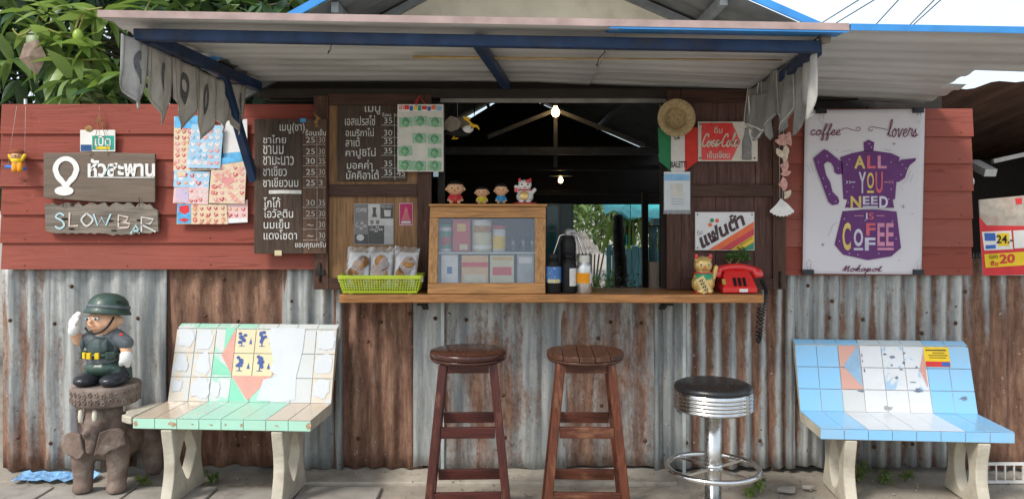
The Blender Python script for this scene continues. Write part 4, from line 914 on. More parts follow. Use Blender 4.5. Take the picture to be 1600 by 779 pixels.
# ------------------------------------------------------------------ sticker sheets hanging on the left wall
P1 = mottled('peach sticker print', (.70, .56, .40), [(.62, .16, .12), (.7, .35, .28), (.66, .22, .18), (.75, .62, .4), (.6, .12, .14)], 26)
P2 = mottled('blue sticker print', (.34, .56, .74), [(.62, .66, .72), (.70, .45, .45), (.25, .5, .75), (.75, .72, .75)], 24)
P3 = mottled('pink sticker print', (.74, .50, .50), [(.62, .15, .18), (.75, .62, .6), (.6, .25, .2), (.7, .38, .40)], 25)
P4 = mottled('red heart sticker print', (.70, .55, .38), [(.50, .05, .06), (.62, .12, .08), (.55, .06, .10), (.7, .5, .35)], 27)
BH = mat('bright blue header', (.08, .40, .72), .25, 0, .35, 30, coat=.5); WH = mat('white card', (.74, .74, .74), .35, 0, .06, 10, coat=.3); LB = mat('pale yellow card', (.72, .66, .42), .4)
HC = {'red': mat('heart red', (.50, .06, .06), .35), 'pink': mat('heart pink', (.68, .28, .28), .35), 'brown': mat('heart brown', (.42, .16, .08), .35), 'pale': mat('heart pale', (.74, .56, .50), .35), 'sky': mat('heart blue', (.16, .42, .66), .35), 'white': mat('heart white', (.72, .72, .72), .35), 'orange': mat('heart orange', (.66, .30, .12), .35)}
def pack(label, pts, Y, m, head=None, extra=(), hearts=None):
    base = min((W(x, y, Y) for x, y in pts), key=lambda v: v.z); t = thing('sticker_pack', label, 'sticker pack', base, 'sticker packs on the red wall')
    pq(t, 'sheet', pts, Y, m, .0022)
    if head: pq(t, 'header', head, Y-.0012, BH)
    if hearts:
        x0, y0, x1, y1, nx_, ny_, cols_ = hearts; rr = random.Random(label); groups = {}
        for a in range(nx_):
            for b in range(ny_):
                cx, cy = x0+(x1-x0)*(a+.5)/nx_+rr.uniform(-.6, .6), y0+(y1-y0)*(b+.5)/ny_+rr.uniform(-.6, .6); r_ = .40*min((x1-x0)/nx_, (y1-y0)/ny_)*rr.uniform(.75, 1.1); q_ = rr.uniform(-.4, .4); ci = rr.randrange(len(cols_))
                pl = []
                for k_ in range(14):
                    an = 2*math.pi*k_/14; hx, hy = r_*1.05*math.sin(an)**3, -r_*(.81*math.cos(an)-.31*math.cos(2*an)-.12*math.cos(3*an)); pl.append((cx+hx*math.cos(q_)-hy*math.sin(q_), cy+hx*math.sin(q_)+hy*math.cos(q_)))
                mbh = groups.setdefault(ci, [MB(), []]); mbh[0].sheet([W(u_, v_, Y-.0010) for u_, v_ in pl]); hl = groups.setdefault(99, [MB(), []]); hl[0].sheet([W(cx+(u_-cx)*.42-r_*.15, cy+(v_-cy)*.42-r_*.15, Y-.0013) for u_, v_ in pl])
        for ci, (mbh, _) in groups.items(): kind(mbh.build('heart_print', HC[cols_[ci]] if ci < 99 else HC['pale'], t, recalc=False), 'stuff')
    for i_, (p_, mm) in enumerate(extra): pq(t, 'print', p_, Y-.0014-.0006*i_, mm)
pack('white and blue card behind the sticker packs beside the brace', [(345, 190), (386, 186), (387, 260), (350, 262)], -.030, WH, [(345, 240), (386, 236), (386, 252), (346, 256)])
pack('peach heart sticker pack with blue wavy header by the pennants', [(272, 182), (330, 180), (332, 266), (271, 267)], -.034, P1, [(272.5, 182), (330, 180), (330, 196), (300, 201), (272.5, 199)], (), (273, 201, 330, 266, 6, 7, ['red', 'pink', 'brown', 'orange']))
pack('blue glossy sticker pack with creased plastic film', [(300, 194), (349, 196), (344, 263), (291, 262)], -.052, P2, None, (), (297, 200, 344, 260, 5, 6, ['white', 'pink', 'white', 'sky']))
pack('small blue sticker pack with red figures', [(272, 266), (328, 268), (326, 294), (271, 292)], -.036, P2, None, [([(277, 268), (290, 268), (290, 276), (277, 276)], P4)], (274, 268, 326, 292, 5, 2, ['white', 'red', 'orange']))
pack('cream sticker pack with one large pink heart', [(331, 250), (386, 240), (382, 318), (326, 317)], -.044, P1, [(345, 247), (386, 240), (386, 251), (345, 257)], [([(356+9*math.sin(a)**3*1.1, 282-9*(.81*math.cos(a)-.31*math.cos(2*a)-.12*math.cos(3*a)-.06*math.cos(4*a))) for a in [2*math.pi*k/20 for k in range(20)]], HC['pink'])], (332, 258, 383, 316, 5, 6, ['pink', 'red', 'pale', 'pink']))
pack('pink and violet sticker pack with pale figures', [(272, 293), (326, 293), (325, 319), (270, 317)], -.040, P3, None, [([(275, 295), (294, 295), (294, 316), (274, 316)], mottled('violet sticker print', (.55, .45, .62), [(.2, .4, .65), (.7, .3, .4), (.7, .5, .3)], 55))], (295, 295, 325, 317, 4, 3, ['pale', 'red', 'white']))
pack('red heart sticker pack with blue left column', [(277, 318), (354, 319), (356, 350), (276, 350)], -.036, P4, None, [([(277, 319), (298, 319), (298, 349), (276.5, 349)], BH), ([(280, 322), (295, 320), (296, 331), (288, 335), (280, 330)], RP), ([(279, 343), (288, 340), (296, 343), (288, 347)], RP)], (299, 321, 354, 349, 5, 3, ['red', 'brown', 'red', 'orange']))
pack('pink sticker pack in clear sleeve under the large heart pack', [(328, 319), (387, 312), (387, 347), (330, 342)], -.032, P3, None, [([(330, 343), (386, 340), (387, 347), (350, 349)], WH)], (332, 322, 386, 341, 5, 2, ['red', 'orange', 'brown']))

# ------------------------------------------------------------------ pennant strings along the awning sides
def clothmat(name, c, d):
    m, t, p = _nt(name); v = coords(t, (1, 1, .45)); k_ = ramp(t, noi(t, v, 14, 7, .65, .6), [(.35, c), (.6, mul(c, .72)), (.8, d)])
    t.links.new(k_, p.inputs['Base Color']); p.inputs['Roughness'].default_value = .9
    w1 = noi(t, coords(t), 350, 2); bump(t, p, w1, .2, .002)
    tr = N(t, 'ShaderNodeBsdfTranslucent'); t.links.new(k_, tr.inputs['Color']); mx = N(t, 'ShaderNodeMixShader', i_0=.35); o = t.nodes['Material Output']
    t.links.new(p.outputs[0], mx.inputs[1]); t.links.new(tr.outputs[0], mx.inputs[2]); t.links.new(mx.outputs[0], o.inputs['Surface']); return m
PEN = clothmat('grimy pennant cloth', (.66, .63, .57), (.33, .305, .27)); PEN2 = clothmat('pale pennant cloth', (.66, .65, .62), (.30, .29, .27)); PEN3 = clothmat('smoke grey pennant cloth', (.40, .39, .37), (.15, .145, .14)); INK = mat('faded black ink', (.12, .12, .125), .9, 0, .3, 50); STI = mat('pennant stitching', (.10, .09, .08), .9); HEM = mat('pennant hem', (.70, .69, .65), .9, 0, .2, 30)
def pennant(t, tl, tr_, L, m, seed, mark=0, fold=.012, tip=.5, swing=(0, 0, 0), sm=None, sw_=.0022):
    """cloth pennant: top edge tl-tr_, sides hang straight then run to a point"""
    rr = random.Random(seed); tl, tr_ = Vector(tl), Vector(tr_); nx, nz = 12, 14; ax = (tr_-tl); nrm = ax.cross(Vector((0, 0, -1))).normalized(); sw = Vector(swing); ph = rr.random()*6
    def P(u, v): # v 0..1 downwards
        side = .64+.05*math.sin(seed); vmax = side+(1-side)*(1-abs(u-tip)/(tip if u < tip else 1-tip)); vv = v*vmax
        p = tl+ax*u+Vector((0, 0, -L*vv))+sw*vv*vv; w_ = fold*(.35+vv)*(math.sin(u*7.5+ph)+.5*math.sin(u*15+vv*3+ph*2)); p += nrm*w_; return p
    mb = MB()
    for j in range(nz+1):
        for i in range(nx+1): mb.v.append(P(i/nx, j/nz))
    for j in range(nz):
        for i in range(nx): mb.f.append([j*(nx+1)+i, j*(nx+1)+i+1, (j+1)*(nx+1)+i+1, (j+1)*(nx+1)+i]); mb.sm.append(True)
    o = mb.build('pennant', m, t, recalc=False); s_ = o.modifiers.new('solid', 'SOLIDIFY'); s_.thickness = .0015; s_.offset = 0
    off = nrm*(.0035 if nrm.y < 0 else -.0035)
    path = [P(.07, v/10*.95) for v in range(11)]+[P(u/10, .95) for u in range(1, 10)]+[P(.93, (10-v)/10*.95) for v in range(11)]
    mb = MB(); mb.ribbon([q+off for q in path], sw_, off.normalized()); mb.build('stitching', sm or STI, o, recalc=False)
    if mark:
        mb = MB(); K = 18; ro, ri = [], []
        for k_ in range(K):
            a = 2*math.pi*k_/K; w0 = .20 if mark == 1 else .13
            ro.append(P(.52+w0*math.cos(a), .40+.24*math.sin(a))+off*1.2); ri.append(P(.52+w0*(.45 if mark == 1 else .3)*math.cos(a), (.36 if mark == 1 else .40)+(.09 if mark == 1 else .13)*math.sin(a))+off*1.2)
        mb.add(ro+ri, [(k_, (k_+1) % K, K+(k_+1) % K, K+k_) for k_ in range(K)]); mb.build('ink_letter', INK, o)
    return o
b1 = thing('pennant_bunting', 'grimy cloth pennants with faded letters along the awning beside mango tree', 'bunting', (-1.55, -.6, 1.75))
lp = [(192, 52, -1.14), (234, 70, -.98), (270, 88, -.80), (306, 105, -.62), (337, 122, -.46), (362, 130, -.32), (384, 133, -.18)]
P3d = [W(x, y, Y) for x, y, Y in lp]; LEN = [112, 118, 108, 108, 84, 80]
for i in range(6):
    a, b = P3d[i], P3d[i+1]; Lm = LEN[i]/S((lp[i][2]+lp[i+1][2])/2)
    pennant(b1, a, b, Lm, PEN2 if i == 0 else PEN, i+3, (1, 2, 1, 2, 0, 2)[i], (.02, .010, .012, .010, .014, .012)[i], (.48, .6, .6, .45, .55, .5)[i], (-.01, 0, 0))
mb = MB(); mb.tube([W(185, 44, -1.15)]+P3d, .003, 6); mb.build('cord', wirem, b1)
b2 = thing('pennant_bunting', 'bunched grey cloth pennants hanging beside the coffee poster', 'bunting', (1.25, -.6, 1.75))
rp_ = [(1274, 62, -1.06), (1258, 78, -.90), (1240, 92, -.72), (1212, 110, -.52), (1190, 128, -.34), (1170, 140, -.22)]
Q3 = [W(x, y, Y) for x, y, Y in rp_]; LEN2 = [125, 130, 108, 100, 85]
for i in range(5):
    a, b = Q3[i+1], Q3[i]; Lm = LEN2[i]/S((rp_[i][2]+rp_[i+1][2])/2)
    pennant(b2, a, b, Lm, PEN2 if i < 1 else PEN3, i+20, 0, .02 if i > 1 else .014, (.7, .45, .6, .5, .45)[i], (0.0, 0, 0), HEM, .008)
pennant(b2, W(1168, 150, -.30), W(1204, 142, -.42), 62/S(-.36), PEN3, 40, 0, .02, .6, (0, 0, 0), HEM, .008); pennant(b2, W(1172, 166, -.31), W(1196, 160, -.36), 58/S(-.33), PEN3, 44, 0, .02, .35, (0, 0, 0), HEM, .008)
mb = MB(); mb.tube([W(1280, 58, -1.1)]+Q3, .003, 6); mb.build('cord', wirem, b2)
mb = MB(); mb.lathe([(.008, -.02), (.02, -.015), (.022, .015), (.0, .03)], 10, W(1288, 61, -1.06), Matrix.Rotation(R(70), 3, 'Y')); mb.build('knot', mat('rag', (.24, .21, .18), .9, bmp=.5), b2)

# ------------------------------------------------------------------ right wall: hat, pennant, drink signs, notice, shells
hat = thing('straw_hat', 'round straw hat hung rim outwards over the tricolour pennant', 'hat', W(1057, 213, -.10))
STR = None
def straw():
    m, t, p = _nt('woven straw'); c = W(1057, 184, -.1); g = N(t, 'ShaderNodeNewGeometry'); sb = N(t, 'ShaderNodeVectorMath'); sb.operation = 'SUBTRACT'; sb.inputs[1].default_value = c; t.links.new(g.outputs['Position'], sb.inputs[0])
    ml = N(t, 'ShaderNodeVectorMath'); ml.operation = 'MULTIPLY'; ml.inputs[1].default_value = (1, 0, 1); t.links.new(sb.outputs[0], ml.inputs[0]); ln = N(t, 'ShaderNodeVectorMath'); ln.operation = 'LENGTH'; t.links.new(ml.outputs[0], ln.inputs[0])
    w_ = mth(t, 'SINE', mth(t, 'MULTIPLY', ln.outputs['Value'], 1100)); n_ = noi(t, coords(t), 90, 4)
    c_ = ramp(t, mth(t, 'ADD', mth(t, 'MULTIPLY', w_, .12), n_), [(.3, (.29, .20, .095)), (.7, (.56, .43, .23))]); t.links.new(c_, p.inputs['Base Color']); p.inputs['Roughness'].default_value = .75; bump(t, p, mth(t, 'ADD', w_, n_), .35, .003); return m
STR = straw(); k_ = 1/S(-.1); cz = W(1057, 184, -.145)
mb = MB(); prof = [(29, 0), (29.5, -1), (28.5, -2), (18, 3), (17, 6), (16, 13), (13, 17), (6, 18), (0, 17)]; prof2 = [(29, 0), (19, 5), (18, 9), (18, 14), (14, 20), (0, 21)]
mb.lathe([(r*k_, z*k_) for r, z in prof], 36, cz, Matrix.Rotation(R(-90), 3, 'X'), caps=False); mb.build('hat_inside', STR, hat, recalc=False)
mb = MB(); mb.lathe([(r*k_, z*k_) for r, z in prof2], 36, cz+Vector((0, .002, 0)), Matrix.Rotation(R(-90), 3, 'X'), caps=False); mb.build('hat_outside', STR, hat, recalc=False)
tri = thing('tricolour_pennant', 'green white and red pennant reading BIALETTI under straw hat', 'pennant', W(1059, 275, -.066)); Yt = -.066
GRE = mat('pennant green', (.03, .19, .08), .7, 0, .1, 20); TWH = mat('pennant white', (.62, .60, .57), .7, 0, .08, 20); TRE = mat('pennant red', (.55, .04, .03), .7, 0, .1, 20)
pq(tri, 'green_band', [(1028, 200), (1048.5, 200), (1048.5, 267), (1030, 252)], Yt, GRE, .002); pq(tri, 'white_band', [(1048.5, 200), (1070, 200), (1070, 267), (1059, 275), (1048.5, 267)], Yt, TWH, .002); pq(tri, 'red_band', [(1070, 200), (1090, 199), (1090, 252), (1070, 267)], Yt, TRE, .002)
text('BIALETTI', (1047, 252, 1073, 262), BK, tri, Yt-.0015, .02); text('LA', (1054, 212, 1063, 218), BK, tri, Yt-.0015, .02)
nt = thing('price_notice', 'laminated white paper notice with light blue heading beside doorway', 'notice', W(1058, 333, -.06)); bd(nt, 'sleeve', (1037, 268, 1079, 334), -.071, .0012, clear('clear sleeve', (.95, .96, .97), .08), 0); bd(nt, 'paper', (1038, 268.5, 1078, 328), -.0695, .001, WP, 0)
mb = MB(); mb.quadpx((1038.5, 272, 1077.5, 282), -.0715); mb.build('heading', mat('light blue print', (.25, .47, .72), .5), nt)
pq(nt, 'grey_patch', [(1049, 287), (1067, 287), (1067, 306), (1049, 306)], -.0715, mat('pale print', (.60, .58, .53), .6))
for y_ in (310, 314, 318): mb = MB(); mb.quadpx((1049, y_, 1068, y_+1.2), -.0715); mb.build('print_line', mat('print grey 2', (.42, .42, .42)), nt)
ck = thing('cola_sign', 'red and cream tin sign reading Coca-Cola with a bottle', 'sign', W(1137, 252, -.055)); Yc = -.062
TIN = mat('cream tin', (.56, .52, .42), .35, 0, .08, 20, coat=.3, dirt=.15, dcol=(.35, .25, .15)); CR = mat('cola red', (.62, .035, .030), .3, 0, .1, 14, coat=.3)
mb = MB(); mb.boardpx((1090.5, 190, 1184, 252), -.060, .003); mb.build('plate', TIN, ck, bevel=.0014)
pq(ck, 'red_field', [(1096, 192), (1144, 192), (1157, 221), (1143, 250), (1096, 250)], -.0613, CR)
text('ดื่ม', (1116, 197, 1129, 208), TIN, ck, -.0626, .01); text('เย็นเจี๊ยบ', (1105, 236, 1140, 247), TIN, ck, -.0626, .01)
script('Coca-Cola', (1098, 208, 1153, 229), -.0626, TIN, ck, 1.9, .30)
mb = MB(); mb.ribbon(catmull([W(x, y, -.0628) for x, y in ((1104, 224), (1112, 222), (1119, 226), (1128, 222))], 5), .006); mb.build('swash', TIN, ck, recalc=False)
mb = MB(); c = W(1167, 250, -.063); q = 1/S(-.06); mb.lathe([(0, 0), (7*q, .5*q), (7.8*q, 4*q), (7*q, 14*q), (7.6*q, 22*q), (6.8*q, 30*q), (3.6*q, 40*q), (2.6*q, 48*q), (3*q, 50*q), (0, 50*q)], 20, c, None, True, .12); mb.build('bottle_picture', mat('bottle grey print', (.16, .15, .145), .25, 0, .35, 16), ck)
for x_, y_ in ((1094, 194), (1094, 247), (1179, 247), (1179, 194)): mb = MB(); mb.ell(W(x_, y_, -.0615), (.0045, .002, .0045)); mb.build('screw', IRON, ck)
fs_ = thing('soda_sign', 'white tin sign with orange stripes reading fanta in Thai', 'sign', W(1132, 391, -.06)); TW = mat('white tin', (.66, .66, .66), .35, 0, .06, 16, coat=.3); Yv = -.0613
mb = MB(); mb.boardpx((1086, 331, 1179, 391), -.060, .003); mb.build('plate', mat('rust edged tin', (.60, .58, .55), .5, dirt=.35, dcol=(.35, .16, .07)), fs_, bevel=.0014)
pq(fs_, 'white_field', [(1087, 332), (1178, 332), (1178, 390), (1087, 390)], -.0606, TW)
# stripes run from lower left to upper right
def cut(y0, y1): return y0, y1
def stripe(a0, a1, m, nm):   # line y = 390 - (x-x0)*.62 ; band between x-intercepts a0, a1 at the bottom edge
    k = .62; pts = []
    for a in (a0, a1):
        xe = 1178; ye = 390-(xe-a)*k
        pts.append([(a, 390), (xe, ye)] if a < 1178 else [(1178, 390), (1178, 390)])
    pq(fs_, nm, [pts[0][0], pts[1][0], pts[1][1], pts[0][1]], -.0612, m)
stripe(1107, 1124, mat('sign orange', (.72, .16, .06), .35, 0, .06), 'orange_stripe'); stripe(1124, 1141, mat('sign crimson', (.52, .04, .06), .35, 0, .06), 'crimson_stripe'); stripe(1141, 1158, mat('sign yellow', (.72, .47, .03), .35, 0, .06), 'yellow_stripe'); stripe(1158, 1177, mat('sign deep green', (.03, .22, .12), .35, 0, .06), 'green_stripe')
DB = mat('dark brown print', (.075, .045, .05), .4)
text('แฟนต้า', [(1097, 389), (1165, 351), (1158, 327), (1090, 364)], DB, fs_, -.0622, .045); text('ดื่ม', [(1090, 369), (1098, 365), (1096, 357), (1088, 361)], mat('print grey 1', (.2, .2, .2)), fs_, -.0622)
for x_, y_, m in ((1112.5, 344, mat('sign deep green', (.03, .22, .12))), (1120.5, 344.5, mat('sign coral', (.66, .13, .10), .4)), (1109.5, 351, mat('sign orange', (.72, .16, .06)))): mb = MB(); mb.sheet(disc(x_, y_, 3.2, 3.2, -.0625)); mb.build('dot', m, fs_)
mb = MB(); mb.ribbon([W(1156, 383, -.0622), W(1176, 371, -.0622)], .006); mb.sheet(disc(1153, 386, 2, 2, -.0622)); mb.build('small_print', mat('sign olive', (.30, .20, .02), .5), fs_, recalc=False)
for x_, y_ in ((1090, 335), (1175, 335), (1090, 387)): mb = MB(); mb.ell(W(x_, y_, -.0618), (.004, .002, .004)); mb.build('screw', IRON, fs_)

sc2 = thing('shell_chime', 'hanging string of pink and white seashells beside shutter', 'wind chime', W(1220, 338, -.10)); Yh = -.10
def shell(px, py, r, m, a0, spread=1.6, n=9, tilt=.3):
    c = W(px, py, Yh); q = 1/S(Yh); mb = MB(); rim = []
    vs = [c]; K = n*2
    for ring_ in (.5, 1.0):
        for k_ in range(K+1):
            a = a0-spread+2*spread*k_/K; rr = r*q*ring_*(1+(.06 if k_ % 2 else 0)*ring_); vs.append(c+Vector((math.sin(a)*rr, -(.25*r*q*math.sin(ring_*2.4))-(.012*r*q*30*q if k_ % 2 else 0), math.cos(a)*rr)))
    fs = [(0, 1+k_, 2+k_) for k_ in range(K)]+[(1+k_, K+2+k_, K+3+k_, 2+k_) for k_ in range(K)]
    mb.add(vs, fs, False); o = mb.build('shell', m, sc2, recalc=False); s_ = o.modifiers.new('solid', 'SOLIDIFY'); s_.thickness = .002; return o
PS = mat('pink shell', (.58, .32, .28), .4, 0, .3, 60); CS = mat('cream shell', (.62, .52, .40), .4, 0, .2, 60); WS = mat('white shell', (.76, .75, .73), .35, 0, .06, 50, coat=.3)
shell(1222, 214, 13, PS, 2.6, 1.7); shell(1224, 222, 12, PS, .6, 1.5); shell(1222, 236, 10, CS, 2.8, 2.4); shell(1221, 245, 9, CS, 1.2, 1.6); shell(1218, 258, 13, PS, 1.9, .9); shell(1226, 266, 9, PS, 2.9, 1.2); shell(1216, 288, 13, PS, 1.5, 1.0); shell(1225, 300, 10, CS, 2.2, 1.0)
shell(1220, 310, 27, WS, math.pi, .78, 8)
mb = MB()
for dx in (-2.5, 4.5): mb.tube([W(1220+dx, 140, Yh+.02), W(1220+dx, 225, Yh), W(1220+dx*.6, 313, Yh)], .0016, 5)
mb.build('string', CHD, sc2)

# ------------------------------------------------------------------ coffee poster
def z8(x, y): return (1200+x/2.5975, 130+y/2.5975)
po = thing('coffee_poster', 'white fabric poster of purple moka pot reading all you need is coffee', 'poster', W(1350, 430, -.02))
CLO = mat('white poster fabric', (.64, .615, .645), .75, 0, .03, 3, bmp=.08, bscale=8); PUR = mat('poster purple', (.135, .045, .165), .7, 0, .08, 12); PUR2 = mat('poster plum', (.16, .035, .085), .7)
Yq = -.034
mb = MB(); nx, nz = 24, 34; cs = [z8(150, 110), z8(637, 104), z8(622, 775), z8(140, 772)]
def PQ(u, v, dy=0):
    a = Vector((*cs[0], 0)).lerp(Vector((*cs[1], 0)), u); b = Vector((*cs[3], 0)).lerp(Vector((*cs[2], 0)), u); q = a.lerp(b, v); w_ = .0035*math.sin(u*9+v*2)*math.sin(v*3.1)+.0016*noise.noise((u*6, v*4, 2))
    return W(q.x, q.y, Yq+w_+dy)
for j in range(nz+1):
    for i in range(nx+1): mb.v.append(PQ(i/nx, j/nz))
for j in range(nz):
    for i in range(nx): mb.f.append([j*(nx+1)+i, j*(nx+1)+i+1, (j+1)*(nx+1)+i+1, (j+1)*(nx+1)+i]); mb.sm.append(True)
o = mb.build('fabric', CLO, po, recalc=False); s_ = o.modifiers.new('solid', 'SOLIDIFY'); s_.thickness = .0012
Yp = -.0400
def pol(name, pts, m, Y=Yp): pq(po, name, [z8(*p) for p in pts], Y, m)
pol('pot_knob', [(388, 240), (408, 229), (432, 240), (428, 276), (390, 276)], PUR)
pol('pot_lid', [(293, 300), (340, 284), (390, 274), (430, 274), (500, 284), (535, 300), (530, 318), (296, 318)], PUR)
pol('pot_body', [(297, 316), (530, 316), (522, 392), (516, 470), (506, 472), (512, 505), (312, 505), (322, 472), (306, 470)], PUR, Yp-.0003)
pol('pot_spout', [(518, 332), (541, 310), (601, 304), (599, 314), (575, 333), (566, 352), (556, 384), (532, 400), (512, 402)], PUR, Yp-.0006)
pol('pot_handle', [(184, 305), (228, 268), (242, 273), (302, 322), (304, 368), (284, 370), (270, 362), (268, 342), (256, 322), (240, 318), (228, 328), (226, 345), (196, 345)], PUR, Yp-.0003)
pol('pot_handle', [(192, 335), (228, 335), (236, 372), (252, 400), (262, 440), (284, 462), (290, 480), (284, 491), (262, 495), (246, 482)], PUR, Yp-.0006)
pol('pot_base', [(302, 519), (385, 512), (440, 512), (522, 520), (540, 668), (500, 702), (405, 717), (305, 695), (270, 655)], PUR)
cY, cR, cW, cPk = mat('poster yellow', (.66, .50, .16), .7), mat('poster coral', (.60, .13, .16), .7), mat('poster lilac white', (.58, .56, .66), .7), mat('poster pink', (.58, .25, .36), .7)
def pt(s, x0, y0, x1, y1, m, b=.03): a, c = z8(x0, y0), z8(x1, y1); text(s, (*a, *c), m, po, Yp-.002, b)
pt('A', 350, 294, 395, 346, cY); pt('L', 402, 294, 438, 346, cR); pt('L', 445, 294, 482, 346, cPk)
pt('Y', 368, 360, 398, 446, cW, .02); pt('O', 402, 362, 430, 428, cY, .02); pol('rule', [(402, 436), (430, 436), (430, 445), (402, 445)], cY, Yp-.002); pt('U', 436, 360, 466, 446, cR, .02)
pt('N', 335, 458, 378, 506, cY); pt('E', 385, 458, 412, 492, cW); pt('E', 418, 458, 445, 492, cW); pt('D', 452, 458, 487, 506, cW); pol('rule', [(385, 498), (445, 498), (445, 506), (385, 506)], cW, Yp-.002)
pt('I', 398, 525, 404, 552, cW, 0); pt('S', 409, 525, 430, 552, cR, .01); pol('rule', [(350, 536), (388, 536), (388, 539), (350, 539)], cPk, Yp-.002); pol('rule', [(440, 536), (472, 536), (472, 539), (440, 539)], cPk, Yp-.002)
pt('C', 302, 565, 336, 678, cY); pt('O', 348, 590, 386, 662, cW); pol('rule', [(348, 668), (386, 668), (386, 677), (348, 677)], cW, Yp-.002); pt('F', 398, 567, 436, 618, cR); pt('F', 393, 626, 436, 678, cW); pt('E', 444, 567, 474, 660, cPk, .02); pt('E', 479, 567, 510, 660, cPk, .02); pol('rule', [(444, 667), (510, 667), (510, 677), (444, 677)], cPk, Yp-.002)
for a, m in (((316, 395), cW), ((478, 395), cPk)):
    d = 1 if a[0] < 400 else -1; x0 = a[0] if d > 0 else a[0]+32
    for k_ in (0, 12): pol('arrow', [(x0+d*k_, 393), (x0+d*(k_+10), 401), (x0+d*k_, 410), (x0+d*(k_+4), 401)], m, Yp-.002)
    pol('arrow', [(x0+d*18, 399.5), (x0+d*38, 399.5), (x0+d*38, 403), (x0+d*18, 403)], m, Yp-.002)
mb = MB()
for x_, y_ in ((410, 246), (240, 295), (205, 320), (262, 350), (285, 345), (330, 310), (320, 330), (345, 420), (500, 320), (545, 330), (560, 345), (235, 420), (225, 385), (250, 450), (275, 480), (540, 370), (320, 440), (500, 430), (310, 550), (505, 560), (520, 630), (290, 640), (365, 695), (450, 690), (330, 690), (490, 470), (325, 485), (420, 260), (285, 300), (395, 556)):
    a = z8(x_, y_); mb.sheet(disc(a[0], a[1], .9, .9, Yp-.0015, 6))
mb.build('dots', cW, po)
a = z8(175, 165); b = z8(296, 231); script('coffee', (a[0], a[1], b[0], b[1]), Yp-.001, PUR2, po, 1.5, .2)
a = z8(485, 150); b = z8(610, 217); script('lovers', (a[0], a[1], b[0], b[1]), Yp-.001, PUR2, po, 1.5, .2)
a = z8(302, 742); b = z8(462, 784); script('Mokapot', (a[0], a[1]-1, b[0], b[1]-4), Yp-.001, PUR2, po, 1.3, .25)
for pts in ([(296, 190), (318, 182), (345, 190), (368, 193), (376, 184), (366, 178), (358, 186)], [(487, 190), (465, 184), (440, 180), (418, 178), (409, 186), (416, 194), (426, 188)]):
    mb = MB(); mb.ribbon(catmull([W(*z8(*p), Yp-.001) for p in pts], 5), .003); mb.build('flourish', PUR2, po, recalc=False)
LN = mat('poster fine line', (.30, .22, .34), .7)
for (x_, y_) in ((512, 246), (550, 500), (223, 654), (533, 718), (280, 271), (585, 530)):
    r_ = 8 if x_ not in (280, 585, 533) else 4; pol('star', [(x_, y_-r_), (x_+r_*.25, y_-r_*.25), (x_+r_, y_), (x_+r_*.25, y_+r_*.25), (x_, y_+r_), (x_-r_*.25, y_+r_*.25), (x_-r_, y_), (x_-r_*.25, y_-r_*.25)], LN)
mb = MB()
for pts in ([(298, 280), (320, 274), (345, 272)], [(470, 268), (500, 272)], [(160, 330), (172, 365)], [(172, 325), (186, 362)], [(578, 355), (565, 390), (545, 410)], [(590, 370), (575, 400)], [(255, 600), (262, 575), (282, 565)], [(245, 620), (252, 600)], [(535, 420), (548, 432)]): mb.ribbon([W(*z8(*p), Yp-.001) for p in pts], .0016)
mb.build('motion_lines', LN, po, recalc=False)
BC = mat('black clip', (.012, .012, .013), .35, .2)
for (x_, y_, up, lab) in ((1284, 173, 1, 'black binder clip holding the poster top near the pennants'), (1436, 172, 1, 'black binder clip holding the poster top near the shed'), (1264, 425, -1, 'black binder clip holding the poster foot near the shutter'), (1436, 425, -1, 'black binder clip holding the poster foot near the shed')):
    t = thing('binder_clip', lab, 'clip', W(x_, y_+4, -.05), 'binder clips on the coffee poster'); mb = MB(); a = W(x_-8, y_+(4 if up > 0 else 4), -.05); b = W(x_+8, y_-4, -.05)
    mb.hexa([(a.x, -.052, a.z), (b.x, -.052, a.z), (a.x, -.014, a.z), (b.x, -.014, a.z), (a.x, -.048, b.z), (b.x, -.048, b.z), (a.x, -.014, b.z), (b.x, -.014, b.z)]); mb.build('jaw', BC, t)
    s__ = 1 if up > 0 else -1; e = -4 if s__ < 0 else 4
    mb = MB(); mb.tube([W(x_-2, y_+e, -.05), W(x_-4, y_+e+s__*12, -.047), W(x_, y_+e+s__*16, -.047), W(x_+4, y_+e+s__*12, -.047), W(x_+2, y_+e, -.05)], .0011, 6); mb.build('wire_handle', mat('chrome wire', (.6, .6, .6), .25, .9), t)
# ------------------------------------------------------------------ counter and its supports
CT = wood('oiled counter board', (.43, .195, .066), .6, axis=0, rough=.32, bmp=.15, coat=.35)
Yc0, zt = -.28, W(0, 460, -.28).z
mb = MB(); x0, x1 = W(526, 0, Yc0).x, W(1195, 0, Yc0).x
mb.prism([(x0+.035, Yc0, zt), (x0+.008, Yc0+.012, zt), (x0, Yc0+.05, zt), (x0, .10, zt), (x1, .10, zt), (x1, Yc0+.01, zt), (x1-.01, Yc0, zt), (.8, Yc0-.006, zt), (.1, Yc0+.004, zt)], (0, 0, -.042))
ct = tag(mb.build('counter', CT, bevel=.006), 'long polished wooden counter shelf below the serving window', 'counter')
GP = mat('pale grey steel post', (.42, .46, .46), .45, .2, .15, 12, dirt=.25)
for px, yb, lb in ((692, 750, 'pale steel post under the counter behind dark stool'), (1068, 763, 'pale steel post under the counter behind chrome stool')):
    mb = MB(); c = W(px, 475, -.03); mb.span((c.x-.009, -.05, .0), (c.x+.009, -.032, zt-.042)); tag(mb.build('support_post', GP, bevel=.002), lb, 'post')
for px, lb in ((662, 'black iron bracket under the counter near the dark stool'), (1040, 'black iron bracket under the counter near chrome stool')):
    mb = MB(); a = W(px, 477, -.12); mb.box((a.x, -.10, zt-.054), (.05, .20, .022)); mb.bar((a.x, -.12, zt-.06), (a.x, -.02, zt-.10), .03, .015); tag(mb.build('bracket', IRON), lb, 'bracket')
